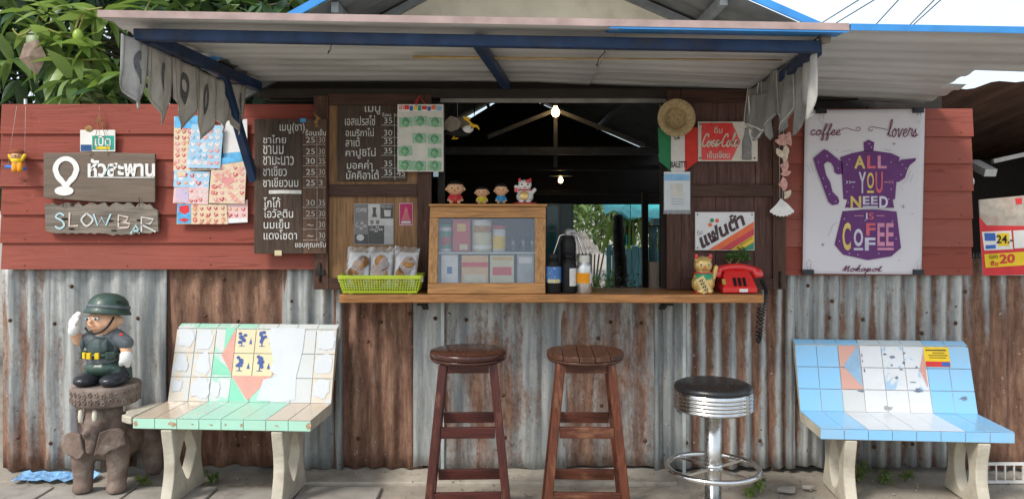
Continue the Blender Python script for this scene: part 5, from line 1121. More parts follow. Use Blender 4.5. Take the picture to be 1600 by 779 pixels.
EPS = .0006; ZC = zt+EPS
# ------------------------------------------------------------------ basket with cookie bags
BG = mat('lime plastic', (.50, .62, .03), .35, 0, .08, 12, coat=.2)
bk = thing('plastic_basket', 'lime green plastic basket full of wrapped cookies on counter', 'basket', (W(593, 0, -.17).x, -.17, ZC)); q = 1/S(-.25)
xa, xb = W(529, 0, -.25).x, W(658, 0, -.25).x; ya, yb = -.262, -.075; h_ = 27*q; tp = .022
def bp(u, v, w): # u,v 0..1 across, w height 0..1, walls taper inwards to the floor
    k = tp*(1-w); return Vector((xa+k+(xb-xa-2*k)*u, ya+k*.6+(yb-ya-1.2*k)*v, ZC+.004+h_*w))
mb = MB(); mb.hexa([bp(0, 0, 0), bp(1, 0, 0), bp(0, 1, 0), bp(1, 1, 0), bp(0, 0, .12), bp(1, 0, .12), bp(0, 1, .12), bp(1, 1, .12)]); mb.build('basket_floor', BG, bk)
mb = MB()
def side(p, nu, nw):
    for i in range(nu+1): mb.bar(p(i/nu, .1), p(i/nu, .82), .0035, .0035, (0, 1, .01))
    for j in range(nw+1): mb.bar(p(0, .12+.7*j/nw), p(1, .12+.7*j/nw), .0032, .0032)
side(lambda u, w: bp(u, 0, w), 30, 5); side(lambda u, w: bp(u, 1, w), 30, 5); side(lambda u, w: bp(0, u, w), 12, 5); side(lambda u, w: bp(1, u, w), 12, 5)
kind(mb.build('lattice', BG, bk), 'stuff')
mb = MB()
for a, b in (((0, 0), (1, 0)), ((1, 0), (1, 1)), ((1, 1), (0, 1)), ((0, 1), (0, 0))): mb.bar(bp(*a, .93), bp(*b, .93), .010, .020)
mb.build('rim', BG, bk, bevel=.003)
for u in (-.015, 1.015): mb = MB(); mb.box(bp(u, .3, .80), (.008, .05, .03)); mb.build('handle_clip', mat('grey plastic', (.6, .62, .6), .4), bk)
for u, v in ((.1, .1), (.9, .1), (.1, .9), (.9, .9)): mb = MB(); mb.box(bp(u, v, 0)-Vector((0, 0, .0015)), (.02, .02, .005)); mb.build('foot', BG, bk)
FILM = clear('crinkled clear film', (.97, .97, .97), .10, .12, .10, (.85, .85, .85)); TRAYM = mat('white foam tray', (.78, .78, .77), .5, 0, .06, 20); COOK = mat('baked cookie', (.42, .21, .075), .8, 0, .35, 50, bmp=.5); COOK2 = mat('dark cookie', (.22, .10, .04), .8, 0, .3, 50, bmp=.5)
def cookies(px, lab, lean, k):
    t = thing('cookie_bag', lab, 'snack bag', (W(px, 0, -.18).x, -.18, ZC+.01), 'bags of cookies in the lime basket')
    b0 = W(px, 432, -.19); b0.z = ZC+.022; r_ = Matrix.Rotation(R(-14), 3, 'X') @ Matrix.Rotation(R(lean), 3, 'Y')
    q = 1/S(-.18); L = 58*q; wd = 36*q
    P = lambda x, y, z: b0+r_ @ Vector((x, y, z))
    mb = MB(); mb.box(P(0, .010, L*.5), (wd, .006, L), r_); mb.build('tray', TRAYM, t, bevel=.002)
    rr = random.Random(k)
    for i in range(6):
        m_ = r_ @ Matrix.Rotation(R(rr.uniform(55, 100)), 3, 'X') @ Matrix.Rotation(rr.uniform(-.4, .4), 3, 'Y'); c = P(rr.uniform(-wd*.18, wd*.18), -.004-.003*(i % 3), L*(.20+.62*i/6)); rad = wd*.30
        mb = MB(); mb.lathe([(0, -.006), (rad*.9, -.005), (rad, 0), (rad*.85, .006), (0, .008)], 14, c, m_); mb.build('cookie', (COOK, COOK2)[(i+k) % 3 == 0], t)
    mb = MB(); nx, nz = 10, 12
    for s__ in (-1, 1):
        base = len(mb.v)
        for j in range(nz+1):
            for i in range(nx+1):
                u, v = i/nx*2-1, j/nz; bul = (1-u*u)**.5*min(1, (1-v)*3.2+.05)*min(1, v*6+.3); wz = .003*noise.noise((u*4+k, v*9, s__*2))
                mb.v.append(P(u*(wd*.54+.006*max(0, v-.85)*6*rr.random()), s__*(.019*bul)+wz-.002, v*(L*1.13)+.004*math.sin(u*9+k)*(v > .95)))
        for j in range(nz):
            for i in range(nx): mb.f.append([base+j*(nx+1)+i, base+j*(nx+1)+i+1, base+(j+1)*(nx+1)+i+1, base+(j+1)*(nx+1)+i]); mb.sm.append(False)
    mb.build('film', FILM, t, recalc=False)
for i, (px, lab, lean) in enumerate(((557, 'cookie bag in lime basket at the end by the menu', 3), (594, 'middle cookie bag in the lime basket', 0), (630, 'cookie bag in lime basket at the end by the display cabinet', 4))): cookies(px, lab, lean, i+1)

# ------------------------------------------------------------------ display cabinet
HON = wood('honey teak', (.52, .25, .080), .7, axis=0, rough=.4, coat=.2); HONV = wood('honey teak upright', (.52, .26, .088), .7, axis=2, rough=.4, coat=.2)
dc = thing('display_cabinet', 'small wooden glass fronted cabinet holding tins on the counter', 'cabinet', (W(760, 0, -.15).x, -.14, ZC))
fy0, fy1 = -.245, -.150; bl, br, tl_, tr_ = W(668, 457, fy0), W(852, 457, fy0), W(672, 322, fy1), W(853, 322, fy1); bl.z = br.z = ZC+.001
def FP(px, py, d=0):      # point on the sloping front
    v = (457-py)/135; a = bl.lerp(tl_, v); b = br.lerp(tr_, v); xl = 668+4*v; u = (px-xl)/(852+v-xl); p = a.lerp(b, u); p.y += d; return p
def fbar(name, pts, m, th=.022, d=0):
    mb = MB(); q = [FP(x, y, d) for x, y in pts]; mb.prism(q, (0, th, 0)); return mb.build(name, m, dc, bevel=.002)
fbar('bottom_rail', [(668, 457), (852, 457), (852, 441), (668.5, 441)], HON); fbar('top_rail', [(671.5, 340), (852.7, 340), (853, 323), (672, 323)], HON)
fbar('stile', [(668.6, 440.7), (683, 440.7), (685, 340.3), (671.4, 340.3)], HONV); fbar('stile', [(836, 440.7), (852, 440.7), (852.7, 340.3), (836, 340.3)], HONV)
GLS = clear('cabinet glass', (.96, .97, .97), .055, .015, .0)
fbar('glass_pane', [(682, 442), (838, 442), (838, 338), (684, 338)], GLS, .0008, .011)
bkY = .02
mb = MB(); ztop = tl_.z; mb.hexa([(tl_.x-.006, fy1-.012, ztop), (tr_.x+.006, fy1-.012, ztop), (tl_.x-.006, bkY, ztop), (tr_.x+.006, bkY, ztop), (tl_.x-.006, fy1-.012, ztop+.012), (tr_.x+.006, fy1-.012, ztop+.012), (tl_.x-.006, bkY, ztop+.012), (tr_.x+.006, bkY, ztop+.012)]); mb.build('top_board', HON, dc, bevel=.002); ZT = ztop+.0126
mb = MB(); mb.span((bl.x+.012, fy0+.026, ZC+.001), (br.x-.004, bkY, ZC+.012)); mb.build('floor_board', HON, dc)
for (a, b, sx) in ((bl, tl_, 1), (br, tr_, -1)):
    mb = MB(); e = .010*sx; y_ = .024
    v = [(a.x, a.y+y_, a.z), (a.x+e, a.y+y_, a.z), (a.x, bkY, a.z), (a.x+e, bkY, a.z), (b.x, b.y+y_, b.z-.001), (b.x+e, b.y+y_, b.z-.001), (b.x, bkY, b.z-.001), (b.x+e, bkY, b.z-.001)]; mb.hexa(v); mb.build('side_panel', HONV, dc)
zs = W(0, 393, -.12).z; mb = MB(); mb.span((tl_.x-.005, -.165, zs-.009), (br.x-.014, bkY, zs)); mb.build('shelf', mat('glass shelf', (.45, .5, .5), .2), dc)
mb = MB(); mb.span((bl.x+.02, bkY+.001, ZC+.013), (br.x-.012, bkY+.006, ztop-.002)); mb.build('back_panel', mat('dark cabinet back', (.05, .06, .06), .5), dc)
# tins and packets inside
TGR = mat('green tin', (.03, .24, .13), .35, 0, .1, 20); TRD = mat('red tin', (.50, .03, .035), .35, 0, .1, 20); TCR = mat('cream tin label', (.62, .58, .40), .4, 0, .08, 30); GLD = mat('gold print', (.55, .34, .08), .35, .3); TWHT = mat('white tin label', (.70, .70, .68), .4)
def tin(px0, px1, py0, zb, m, lab, lidm=None, rnd=True, Yc=-.085, deco=(), lidh=.010, nm='tin'):
    q = 1/S(Yc); c = W((px0+px1)/2, 0, Yc); r_ = (px1-px0)/2*q; h_ = W(0, py0, Yc).z-zb; t = thing(nm, lab, nm, (c.x, Yc, zb)); mb = MB()
    if rnd: mb.lathe([(r_*.97, .0005), (r_, .002), (r_, h_-lidh-.001), (0, h_-lidh-.001)], 24, (c.x, Yc, zb))
    else: mb.span((c.x-r_, Yc-r_*.6, zb+.0005), (c.x+r_, Yc+r_*.6, zb+h_-(lidh if lidm else 0)))
    mb.build('body', m, t, bevel=0 if rnd else .002)
    if lidm:
        mb = MB()
        if rnd: mb.lathe([(r_*1.03, h_-lidh), (r_*1.03, h_-.002), (r_*.95, h_), (0, h_)], 24, (c.x, Yc, zb))
        else: mb.span((c.x-r_*1.02, Yc-r_*.62, zb+h_-lidh), (c.x+r_*1.02, Yc+r_*.62, zb+h_))
        mb.build('lid', lidm, t)
    for (f0, f1, g0, g1, dm) in deco:     # printed fields
        mb = MB()
        if rnd:
            K = 10; vs = []
            for k_ in range(K+1):
                a = math.pi*1.5+(f0+(f1-f0)*k_/K-.5)*math.pi*.95
                for g_ in (g0, g1): vs.append(Vector((c.x+(r_+.0008)*math.cos(a), Yc+(r_+.0008)*math.sin(a), zb+h_*g_)))
            mb.add(vs, [(2*k_, 2*k_+2, 2*k_+3, 2*k_+1) for k_ in range(K)], True)
        else: mb.sheet([(c.x-r_+2*r_*f0, Yc-r_*.6-.0008, zb+h_*g0), (c.x-r_+2*r_*f1, Yc-r_*.6-.0008, zb+h_*g0), (c.x-r_+2*r_*f1, Yc-r_*.6-.0008, zb+h_*g1), (c.x-r_+2*r_*f0, Yc-r_*.6-.0008, zb+h_*g1)])
        mb.build('label', dm, t)
    return t
Z1 = zs+.0006; Z0 = ZC+.0128
tin(686, 706, 350, Z1, TWHT, 'white round tin with green lid on the cabinet shelf', TGR, True, -.08, ((0, 1, .1, .75, TGR), (.2, .8, .25, .55, TRD)), .014)
tin(708, 735, 342, Z1, TRD, 'red rectangular tin with gold crest on the cabinet shelf', None, False, -.08, ((.25, .75, .62, .85, GLD), (.4, .85, .05, .22, TCR)))
tin(738, 768, 343, Z1, TCR, 'cream round can with brown picture on the cabinet shelf', TWHT, True, -.08, ((.2, .95, .60, .80, COOK), (0, 1, .08, .2, TWHT), (0, 1, .84, .90, TWHT)), .016)
tin(770, 790, 352, Z1, TWHT, 'squat jar with red lid on the cabinet shelf', TRD, True, -.08, ((.05, .95, .1, .6, YP),), .018, 'jar')
GLC = clear('drinking glass', (.92, .94, .94), .10)
for x_ in (802, 818, 832):
    c = W(x_, 0, -.07); mb = MB(); mb.lathe([(.016, 0), (.022, .075), (.0205, .075), (.015, .004), (0, .004)], 18, (c.x, -.07, Z1)); tag(mb.build('drinking_glass', GLC), 'small clear drinking glass on the cabinet shelf', 'glass', 'drinking glasses in the cabinet')
tin(690, 716, 397, Z0, TWHT, 'white carton with blue emblem at the cabinet bottom', None, False, -.12, ((.35, .65, .45, .65, BLP),), nm='carton')
tin(722, 763, 398, Z0, mat('apricot carton', (.66, .42, .20), .5, 0, .1, 30), 'apricot carton with red band at the cabinet bottom', None, False, -.12, ((.0, 1, .66, .80, RP), (.1, .9, .08, .45, TCR)), nm='carton')
tin(766, 803, 398, Z0, TCR, 'cream carton with red oval at the cabinet bottom', None, False, -.12, ((.1, .9, .42, .66, RP), (.1, .9, .86, .95, GLD)), nm='carton')
tin(808, 834, 397, Z0, mat('grey carton', (.40, .41, .42), .5), 'plain grey carton at the cabinet bottom', None, False, -.12, ((.1, .9, .75, .92, TWHT),), nm='carton')

# ------------------------------------------------------------------ figurines on the cabinet (plain dolls and a beckoning cat)
SKIN = mat('doll vinyl', (.66, .38, .22), .4, 0, .04, 10); HAIR = mat('doll hair', (.018, .014, .012), .5)
def doll(px, w, h, shirt, lab, hat_top=None):
    Yd = -.09; q = 1/S(Yd); c = W(px, 0, Yd); z = ZT; t = thing('doll_figurine', lab, 'figurine', (c.x, Yd, z), 'small vinyl dolls on the cabinet'); H_ = h*q; Wd = w*q; X = c.x
    mb = MB(); mb.ell((X, Yd, z+H_*.68), (Wd*.46, Wd*.42, H_*.31)); mb.cap((X, Yd, z+H_*.2), (X, Yd, z+H_*.42), Wd*.26, Wd*.2)
    for s__ in (-1, 1): mb.ell((X+s__*Wd*.45, Yd, z+H_*.64), (Wd*.09, Wd*.06, H_*.08)); mb.cap((X+s__*Wd*.22, Yd, z+H_*.36), (X+s__*Wd*.36, Yd-Wd*.06, z+H_*.16), Wd*.08, Wd*.07)
    for s__ in (-1, 1): mb.cap((X+s__*Wd*.17, Yd, z+H_*.14), (X+s__*Wd*.2, Yd-Wd*.22, z+H_*.07), Wd*.105, Wd*.10)
    blob('body', mb, SKIN, t, .0028, 2)
    mb = MB(); mb.cap((X, Yd, z+H_*.22), (X, Yd, z+H_*.37), Wd*.305, Wd*.24)
    for s__ in (-1, 1): mb.cap((X+s__*Wd*.2, Yd, z+H_*.36), (X+s__*Wd*.32, Yd-Wd*.05, z+H_*.24), Wd*.10, Wd*.095)
    blob('shirt', mb, shirt, t, .0028, 2)
    mb = MB()
    for s__ in (-1, 1): mb.cap((X+s__*Wd*.15, Yd, z+H_*.13), (X+s__*Wd*.17, Yd-Wd*.12, z+H_*.10), Wd*.125, Wd*.12)
    blob('shorts', mb, YP, t, .0028, 2)
    mb = MB(); o_ = len(mb.v); mb.ell((X, Yd+Wd*.03, z+H_*.72), (Wd*.475, Wd*.435, H_*.295)); mb.v = [v if v.z > z+H_*(.80 if v.y < Yd else .62) else Vector((X+(v.x-X)*.9, Yd+(v.y-Yd)*.9, max(v.z, z+H_*.6))) for v in mb.v]; mb.build('hair', HAIR, t)
    for s__ in (-1, 1): mb = MB(); mb.ell((X+s__*Wd*.15, Yd-Wd*.40, z+H_*.67), (Wd*.035, Wd*.02, H_*.035)); mb.build('eye', BK, t)
    mb = MB(); mb.ell((X, Yd-Wd*.405, z+H_*.56), (Wd*.06, Wd*.015, H_*.015)); mb.build('mouth', TRD, t)
    mb = MB(); mb.ell((X, Yd-Wd*.42, z+H_*.615), (Wd*.035, Wd*.03, H_*.025)); mb.build('nose', SKIN, t)
doll(711.5, 30, 36, TRD, 'largest toy doll with dark hair and red shirt on cabinet'); doll(753, 23, 27, mat('doll yellow shirt', (.62, .52, .05), .5), 'small toy doll in yellow shirt between the red and blue ones'); doll(783, 22, 32, mat('doll blue shirt', (.05, .28, .55), .5), 'toy doll in sky blue shirt beside the white cat')
def cat(px, Y, z, h, w, body, lab, collar, earin, golden):
    q = 1/S(Y); c = W(px, 0, Y); X = c.x; H_ = h*q; Wd = w*q; t = thing('lucky_cat', lab, 'figurine', (X, Y, z))
    mb = MB(); mb.ell((X, Y, z+H_*.24), (Wd*.46, Wd*.40, H_*.27)); mb.ell((X, Y+.002, z+H_*.42), (Wd*.36, Wd*.32, H_*.16)); mb.ell((X, Y, z+H_*.68), (Wd*.36, Wd*.31, H_*.22))
    for s__ in (-1, 1):
        mb.cap((X+s__*Wd*.24, Y, z+H_*.82), (X+s__*Wd*.29, Y, z+H_*.95), Wd*.11, Wd*.025); mb.cap((X+s__*Wd*.22, Y-Wd*.30, z+H_*.07), (X+s__*Wd*.16, Y-Wd*.38, z+H_*.06), Wd*.11)
    if golden: mb.cap((X-Wd*.30, Y-Wd*.1, z+H_*.40), (X-Wd*.20, Y-Wd*.34, z+H_*.28), Wd*.10); mb.cap((X+Wd*.40, Y, z+H_*.34), (X+Wd*.50, Y, z+H_*.62), Wd*.09, Wd*.10)
    else: mb.cap((X-Wd*.32, Y, z+H_*.40), (X-Wd*.46, Y-Wd*.1, z+H_*.62), Wd*.08, Wd*.11); mb.cap((X+Wd*.33, Y, z+H_*.34), (X+Wd*.50, Y-Wd*.12, z+H_*.50), Wd*.09, Wd*.11)
    mb.v = [Vector((v.x, v.y, max(v.z, z+.0012))) for v in mb.v]
    blob('body', mb, body, t, .0032, 2)
    for s__ in (-1, 1):
        mb = MB(); e = Vector((X+s__*Wd*.275, Y-Wd*.075, z+H_*.89)); mb.ell(e, (Wd*.075, Wd*.045, H_*.075)); mb.build('ear', earin, t)
        mb = MB(); mb.ell((X+s__*Wd*.15, Y-Wd*.288, z+H_*.70), (Wd*.055, Wd*.02, H_*.028)); eo = mb.build('eye', TWHT if golden else BK, t)
        if golden: mb = MB(); mb.ell((X+s__*Wd*.15, Y-Wd*.306, z+H_*.70), (Wd*.028, Wd*.01, H_*.022)); mb.build('pupil', BK, eo)
    mb = MB(); mb.ell((X, Y-Wd*.305, z+H_*.645), (Wd*.03, Wd*.02, H_*.014)); mb.build('nose', TRD, t)
    mb = MB(); mb.tube(catmull([(X-Wd*.08, Y-Wd*.298, z+H_*.60), (X-Wd*.04, Y-Wd*.305, z+H_*.585), (X, Y-Wd*.31, z+H_*.605), (X+Wd*.04, Y-Wd*.305, z+H_*.585), (X+Wd*.08, Y-Wd*.298, z+H_*.60)], 4), Wd*.012, 5); mb.build('mouth', TRD, t)
    mb = MB(); K = 24; mb.tube([(X+Wd*.34*math.cos(2*math.pi*k_/K), Y+Wd*.31*math.sin(2*math.pi*k_/K), z+H_*.50) for k_ in range(K+1)], Wd*.038, 6, False); mb.build('collar', collar, t)
    return t, X, Y, z, H_, Wd
LAC = mat('white glazed ceramic', (.72, .70, .67), .2, 0, .04, 10, coat=.5); GOLD = mat('gold lacquer', (.74, .50, .17), .28, .35, .15, 12, coat=.4); REDL = mat('red lacquer', (.58, .03, .03), .2, 0, .08, 14, coat=.5)
t, X, Y, z, H_, Wd = cat(820, -.09, ZT+.006, 40, 30, LAC, 'white beckoning cat with gold coin on red base on cabinet', REDL, REDL, False)
mb = MB(); mb.lathe([(Wd*.60, -.006), (Wd*.62, -.002), (Wd*.56, .002), (0, .002)], 26, (X, Y, z)); mb.build('base', REDL, t)
mb = MB(); mb.lathe([(Wd*.22, -.003), (Wd*.24, 0), (Wd*.20, .003), (0, .004)], 20, (X-Wd*.04, Y-Wd*.40, z+H_*.28), Matrix.Rotation(R(80), 3, 'X')); mb.build('coin', GOLD, t)
mb = MB(); mb.box((X-Wd*.46, Y-Wd*.22, z+H_*.50), (Wd*.16, .006, H_*.16)); mb.build('tablet', REDL, t); mb = MB(); mb.ell((X+Wd*.18, Y-Wd*.25, z+H_*.84), (Wd*.14, Wd*.1, H_*.08)); mb.build('ear_patch', REDL, t)
t, X, Y, z, H_, Wd = cat(1098.5, -.20, ZC, 64, 40, GOLD, 'gold beckoning cat with green bib beside the red telephone', REDL, REDL, True)
mb = MB(); vs_ = []; K = 12
for k_ in range(K+1):
    a = math.pi*1.5+(k_/K-.5)*1.9
    for g_, rr_ in ((.485, .36), (.44, .405), (.40-.06*math.sin(k_*math.pi/K), .43)): vs_.append(Vector((X+Wd*rr_*math.cos(a), Y+Wd*(rr_-.02)*math.sin(a), z+H_*g_)))
mb.add(vs_, [(3*k_+j, 3*k_+3+j, 3*k_+4+j, 3*k_+1+j) for k_ in range(K) for j in range(2)], True); mb.build('bib', mat('green glitter bib', (.02, .30, .13), .35, 0, .4, 120), t)
mb = MB(); m_ = Matrix.Rotation(R(-28), 3, 'Y'); c = Vector((X-Wd*.10, Y-Wd*.455, z+H_*.22)); mb.box(c, (Wd*.36, .004, H_*.40), m_); mb.build('scroll', mat('pale gold scroll', (.68, .52, .24), .4, .2), t, bevel=.0015)
mb = MB()
for i in range(4): cc = c+m_ @ Vector((0, -.003, H_*(.13-.085*i))); mb.box(cc, (Wd*.20, .001, H_*.012), m_); mb.box(cc-Vector((Wd*.03, 0, H_*.02)), (Wd*.03, .001, H_*.05), m_); mb.box(cc+Vector((Wd*.05, 0, -H_*.02)), (Wd*.03, .001, H_*.05), m_ @ Matrix.Rotation(.4, 3, 'Y'))
mb.build('brush_marks', BK, t)
mb = MB(); mb.lathe([(Wd*.40, .0002), (Wd*.42, .003), (Wd*.38, .006), (0, .006)], 24, (X, Y, z)); mb.build('base_band', REDL, t)

# ------------------------------------------------------------------ bottles, hand espresso press
BLK = mat('matt black plastic', (.014, .014, .015), .45, 0, .1, 20); ALU = mat('brushed aluminium', (.62, .62, .60), .32, .85, .08, 60, (1, 1, .05)); CHR = mat('polished chrome', (.66, .66, .65), .15, 1, .08, 30)
def bottle(px, Y, w, h, prof, bodym, lab, parts, name='bottle'):
    q = 1/S(Y); c = W(px, 0, Y); c.z = ZC; t = thing(name, lab, name, c); r_ = w/2*q; H_ = h*q
    mb = MB(); mb.lathe([(a*r_, b*H_) for a, b in prof], 28, c); mb.build('body', bodym, t)
    for (nm, m, pr, arc) in parts:
        mb = MB()
        if arc is None: mb.lathe([(a*r_, b*H_) for a, b in pr], 28, c)
        else:
            (b0, b1), (f0, f1) = pr, arc; K = 14; vs = []
            for k_ in range(K+1):
                a = math.pi*1.5+(f0+(f1-f0)*k_/K)*math.pi*.5
                for b in (b0, b1): vs.append(Vector((c.x+(r_*1.0+.0007)*math.cos(a), Y+(r_*1.0+.0007)*math.sin(a), c.z+b*H_)))
            mb.add(vs, [(2*k_, 2*k_+2, 2*k_+3, 2*k_+1) for k_ in range(K)], True)
        mb.build(nm, m, t)
    return t
bottle(865, -.20, 24, 61, [(.9, 0), (1, .03), (1, .62), (.94, .70), (.62, .80), (.6, .84), (0, .84)], BLK, 'black bottle with blue and yellow picture label beside the cabinet', [('cap', BLK, [(.66, .82), (.66, .99), (.6, 1), (0, 1)], None), ('label', mottled('blue yellow label', (.05, .16, .42), [(.55, .55, .35), (.06, .2, .5), (.60, .58, .45), (.2, .3, .12)], 75, .4, .1), (.27, .68), (-1, 1)), ('label', mat('pale label foot', (.62, .55, .30), .5), (.27, .36), (-.6, .6))])
bottle(889, -.19, 24, 92*.62, [(.94, 0), (1, .03), (1, .74), (.9, .82), (.55, .92), (.5, .97), (0, .97)], BLK, 'black bottle with plain white label in front of the press', [('cap', BLK, [(.6, .92), (.6, 1.06), (0, 1.06)], None), ('label', TWHT, (.20, .68), (.0, .9))])
bottle(913, -.20, 24, 59, [(.94, 0), (1, .02), (1, .66), (.93, .74), (.6, .84), (.55, .88), (0, .88)], ALU, 'aluminium bottle with orange label and ribbed white cap', [('cap', mat('white cap', (.66, .64, .58), .5), [(.66, .80), (.7, .82), (.68, .98), (.62, 1), (0, 1)], None), ('label', mat('orange label', (.78, .30, .01), .4, 0, .05), (.27, .54), (-1, .4)), ('label', TWHT, (.27, .54), (.42, .95))])
Yp_ = -.08; c = W(888, 0, Yp_); q = 1/S(Yp_); t = thing('espresso_press', 'black hand espresso press with two chrome lever arms behind bottles', 'coffee press', (c.x, Yp_, ZC)); c = Vector((c.x, Yp_, ZC)); z9 = lambda y: W(0, y, Yp_).z-ZC
mb = MB(); mb.lathe([(11*q, 0), (12*q, .004), (12*q, z9(405)), (11*q, z9(402)), (11.5*q, z9(398)), (12*q, z9(380)), (9*q, z9(370)), (6*q, z9(366)), (0, z9(365))], 28, c); mb.build('body', BLK, t)
mb = MB(); mb.lathe([(7*q, z9(370)), (7.5*q, z9(362)), (5*q, z9(357)), (0, z9(357))], 20, c); mb.box(c+Vector((.02, -.01, z9(361))), (.035, .03, .018)); mb.build('head', mat('grey metal head', (.30, .30, .30), .35, .6), t, bevel=.002)
for s__ in (-1, 1):
    mb = MB(); mb.tube(catmull([c+Vector((s__*4*q, -.01, z9(366))), c+Vector((s__*13*q, -.012, z9(368))), c+Vector((s__*17*q, -.014, z9(378))), c+Vector((s__*24*q, -.016, z9(398)))], 6), .0042, 8); mb.build('lever', CHR, t)

# ------------------------------------------------------------------ bonsai and telephone
bo = thing('bonsai', 'tiny bonsai tree with round green crown behind red telephone', 'plant', (W(1150, 0, -.08).x, -.08, ZC)); bx = W(1148, 0, -.08).x; q = 1/S(-.08)
mb = MB(); mb.lathe([(.03, 0), (.045, .05), (.048, .055), (0, .05)], 16, (bx+.01, -.08, ZC)); mb.build('pot', mat('brown glazed pot', (.12, .05, .03), .3), bo)
for pts in ([(1140, 425), (1140, 412), (1143, 404)], [(1152, 425), (1149, 415), (1156, 404)], [(1140, 412), (1136, 405)]): mb = MB(); mb.tube(catmull([W(x, y, -.08) for x, y in pts], 4), .0055, 7); mb.build('trunk', mat('bonsai bark', (.30, .18, .10), .9, bmp=.5), bo)
mb = MB(); rb = random.Random(5)
for i in range(520):
    px, py, rr_ = rb.choice(((1144, 398, 10), (1152, 395, 11), (1162, 397, 10), (1138, 403, 7), (1168, 402, 7), (1154, 403, 9), (1160, 392, 7))); d = Vector((rb.gauss(0, 1), rb.gauss(0, 1), rb.gauss(0, .8))).normalized()*rr_*q*rb.random()**.33; p = W(px, py, -.08)+d
    m_ = Matrix.Rotation(rb.uniform(0, 6.3), 3, 'Z') @ Matrix.Rotation(rb.uniform(-1, 1), 3, 'X'); s__ = .006; mb.add([p+m_ @ Vector(v) for v in ((-s__, 0, 0), (0, -s__*.7, 0), (s__, 0, 0), (0, s__*.7, .002))], [(0, 1, 2, 3)])
kind(mb.build('crown', leafmat('bonsai leaf', (.03, .10, .015), (.10, .24, .05), .2), bo, recalc=False), 'stuff')
ph = thing('telephone', 'bright red push button telephone on the counter end', 'telephone', (W(1158, 0, -.20).x, -.20, ZC)); PHR = mat('red phone plastic', (.66, .022, .022), .18, 0, .04, 10, coat=.5)
Yt_ = -.235; q = 1/S(Yt_); Xc = W(1158, 0, Yt_).x
def PP(px, py, Y=Yt_): p = W(px, py, Y); return p
mb = MB(); zb = ZC+.004; x0, x1 = PP(1129, 0).x, PP(1183, 0).x; zs_ = [zb, zb+7*q, zb+8*q, zb+29*q, zb+33*q]
secs = [(zb, x0, x1, -.245, -.10), (zb+8*q, x0, x1, -.245, -.10), (zb+9*q, x0+.004, x1-.004, -.243, -.10), (zb+24*q, x0+.014, x1-.014, -.205, -.10), (zb+31*q, x0+.024, x1-.024, -.185, -.105), (zb+34*q, x0+.034, x1-.034, -.175, -.115)]
vs_ = []
for (z_, a, b, y0, y1) in secs: vs_ += [(a, y0, z_), (b, y0, z_), (b, y1, z_), (a, y1, z_)]
fs = [(0, 3, 2, 1)]+[(4*i+k_, 4*i+(k_+1) % 4, 4*i+4+(k_+1) % 4, 4*i+4+k_) for i in range(5) for k_ in range(4)]+[(20, 21, 22, 23)]
mb.add(vs_, fs); mb.build('body', PHR, ph, bevel=.006, seg=3)
hz = zb+36*q
mb = MB(); hp = catmull([(x0-.022, -.165, hz-.022), (x0-.008, -.165, hz-.008), (x0+.04, -.165, hz+.006), (Xc, -.165, hz+.010), (x1-.04, -.165, hz+.006), (x1+.012, -.165, hz-.010), (x1+.03, -.165, hz-.026)], 5); nh = len(hp)
mb.tube(hp, [.018+.008*abs(2*i/(nh-1)-1)**3 for i in range(nh)], 12)
for s__, xx in ((-1, x0-.012), (1, x1+.020)): mb.lathe([(.0, .012), (.020, .010), (.029, -.006), (.031, -.026), (.026, -.032), (0, -.034)], 20, (xx, -.167, hz-.012), Matrix.Rotation(R(-12*s__), 3, 'Y'))
blob('handset', mb, PHR, ph, .004, 3)
for i in range(3):
    for j in range(4):
        f = j/3; c = Vector((PP(1149+7.5*i, 0).x, -.2400+.0365*(.16+.62*(1-f)) , zb+9*q+15*q*(.16+.62*(1-f)))); mb = MB(); n_ = Matrix.Rotation(R(-42), 3, 'X'); mb.box(c+Vector((0, -.004, .003)), (.015, .0125, .006), Matrix.Rotation(R(42), 3, 'X')); mb.build('button', BLK, ph, bevel=.0015)
mb = MB(); c = PP(1161, 448.5); mb.box((c.x, -.2462, zb+4*q), (13*q, .002, 5*q)); mb.build('name_tag', TWHT, ph)
mb = MB(); c = Vector((x0+.006, -.2450, zb+17*q)); mb.box((x0+.010, -.2255, zb+17*q), (.018, .002, .03), Matrix.Rotation(R(-32), 3, 'X')); mb.build('sticker', GLD, ph)
def coil(path, r, turns, rw):
    P = catmull(path, 12); n_ = len(P); pts = []
    K = turns*7
    for k_ in range(K+1):
        f = k_/K*(n_-1); i = min(int(f), n_-2); p = P[i].lerp(P[i+1], f-i); d = (P[i+1]-P[i]).normalized(); u = d.orthogonal().normalized()
        u = Vector((0, 1, 0)).cross(d); u = u.normalized() if u.length > 1e-3 else Vector((1, 0, 0)); v = d.cross(u); a = 2*math.pi*turns*k_/K; pts.append(p+(u*math.cos(a)+v*math.sin(a))*r)
    mb = MB(); mb.tube(pts, rw, 5); return mb
coil([W(1190, 438, -.17), W(1194, 446, -.20), W(1197, 460, -.24), W(1192, 490, -.25), W(1187, 528, -.25), W(1184, 527, -.25), W(1186, 480, -.245)], .0085, 44, .0032).build('coil_cord', BLK, ph)

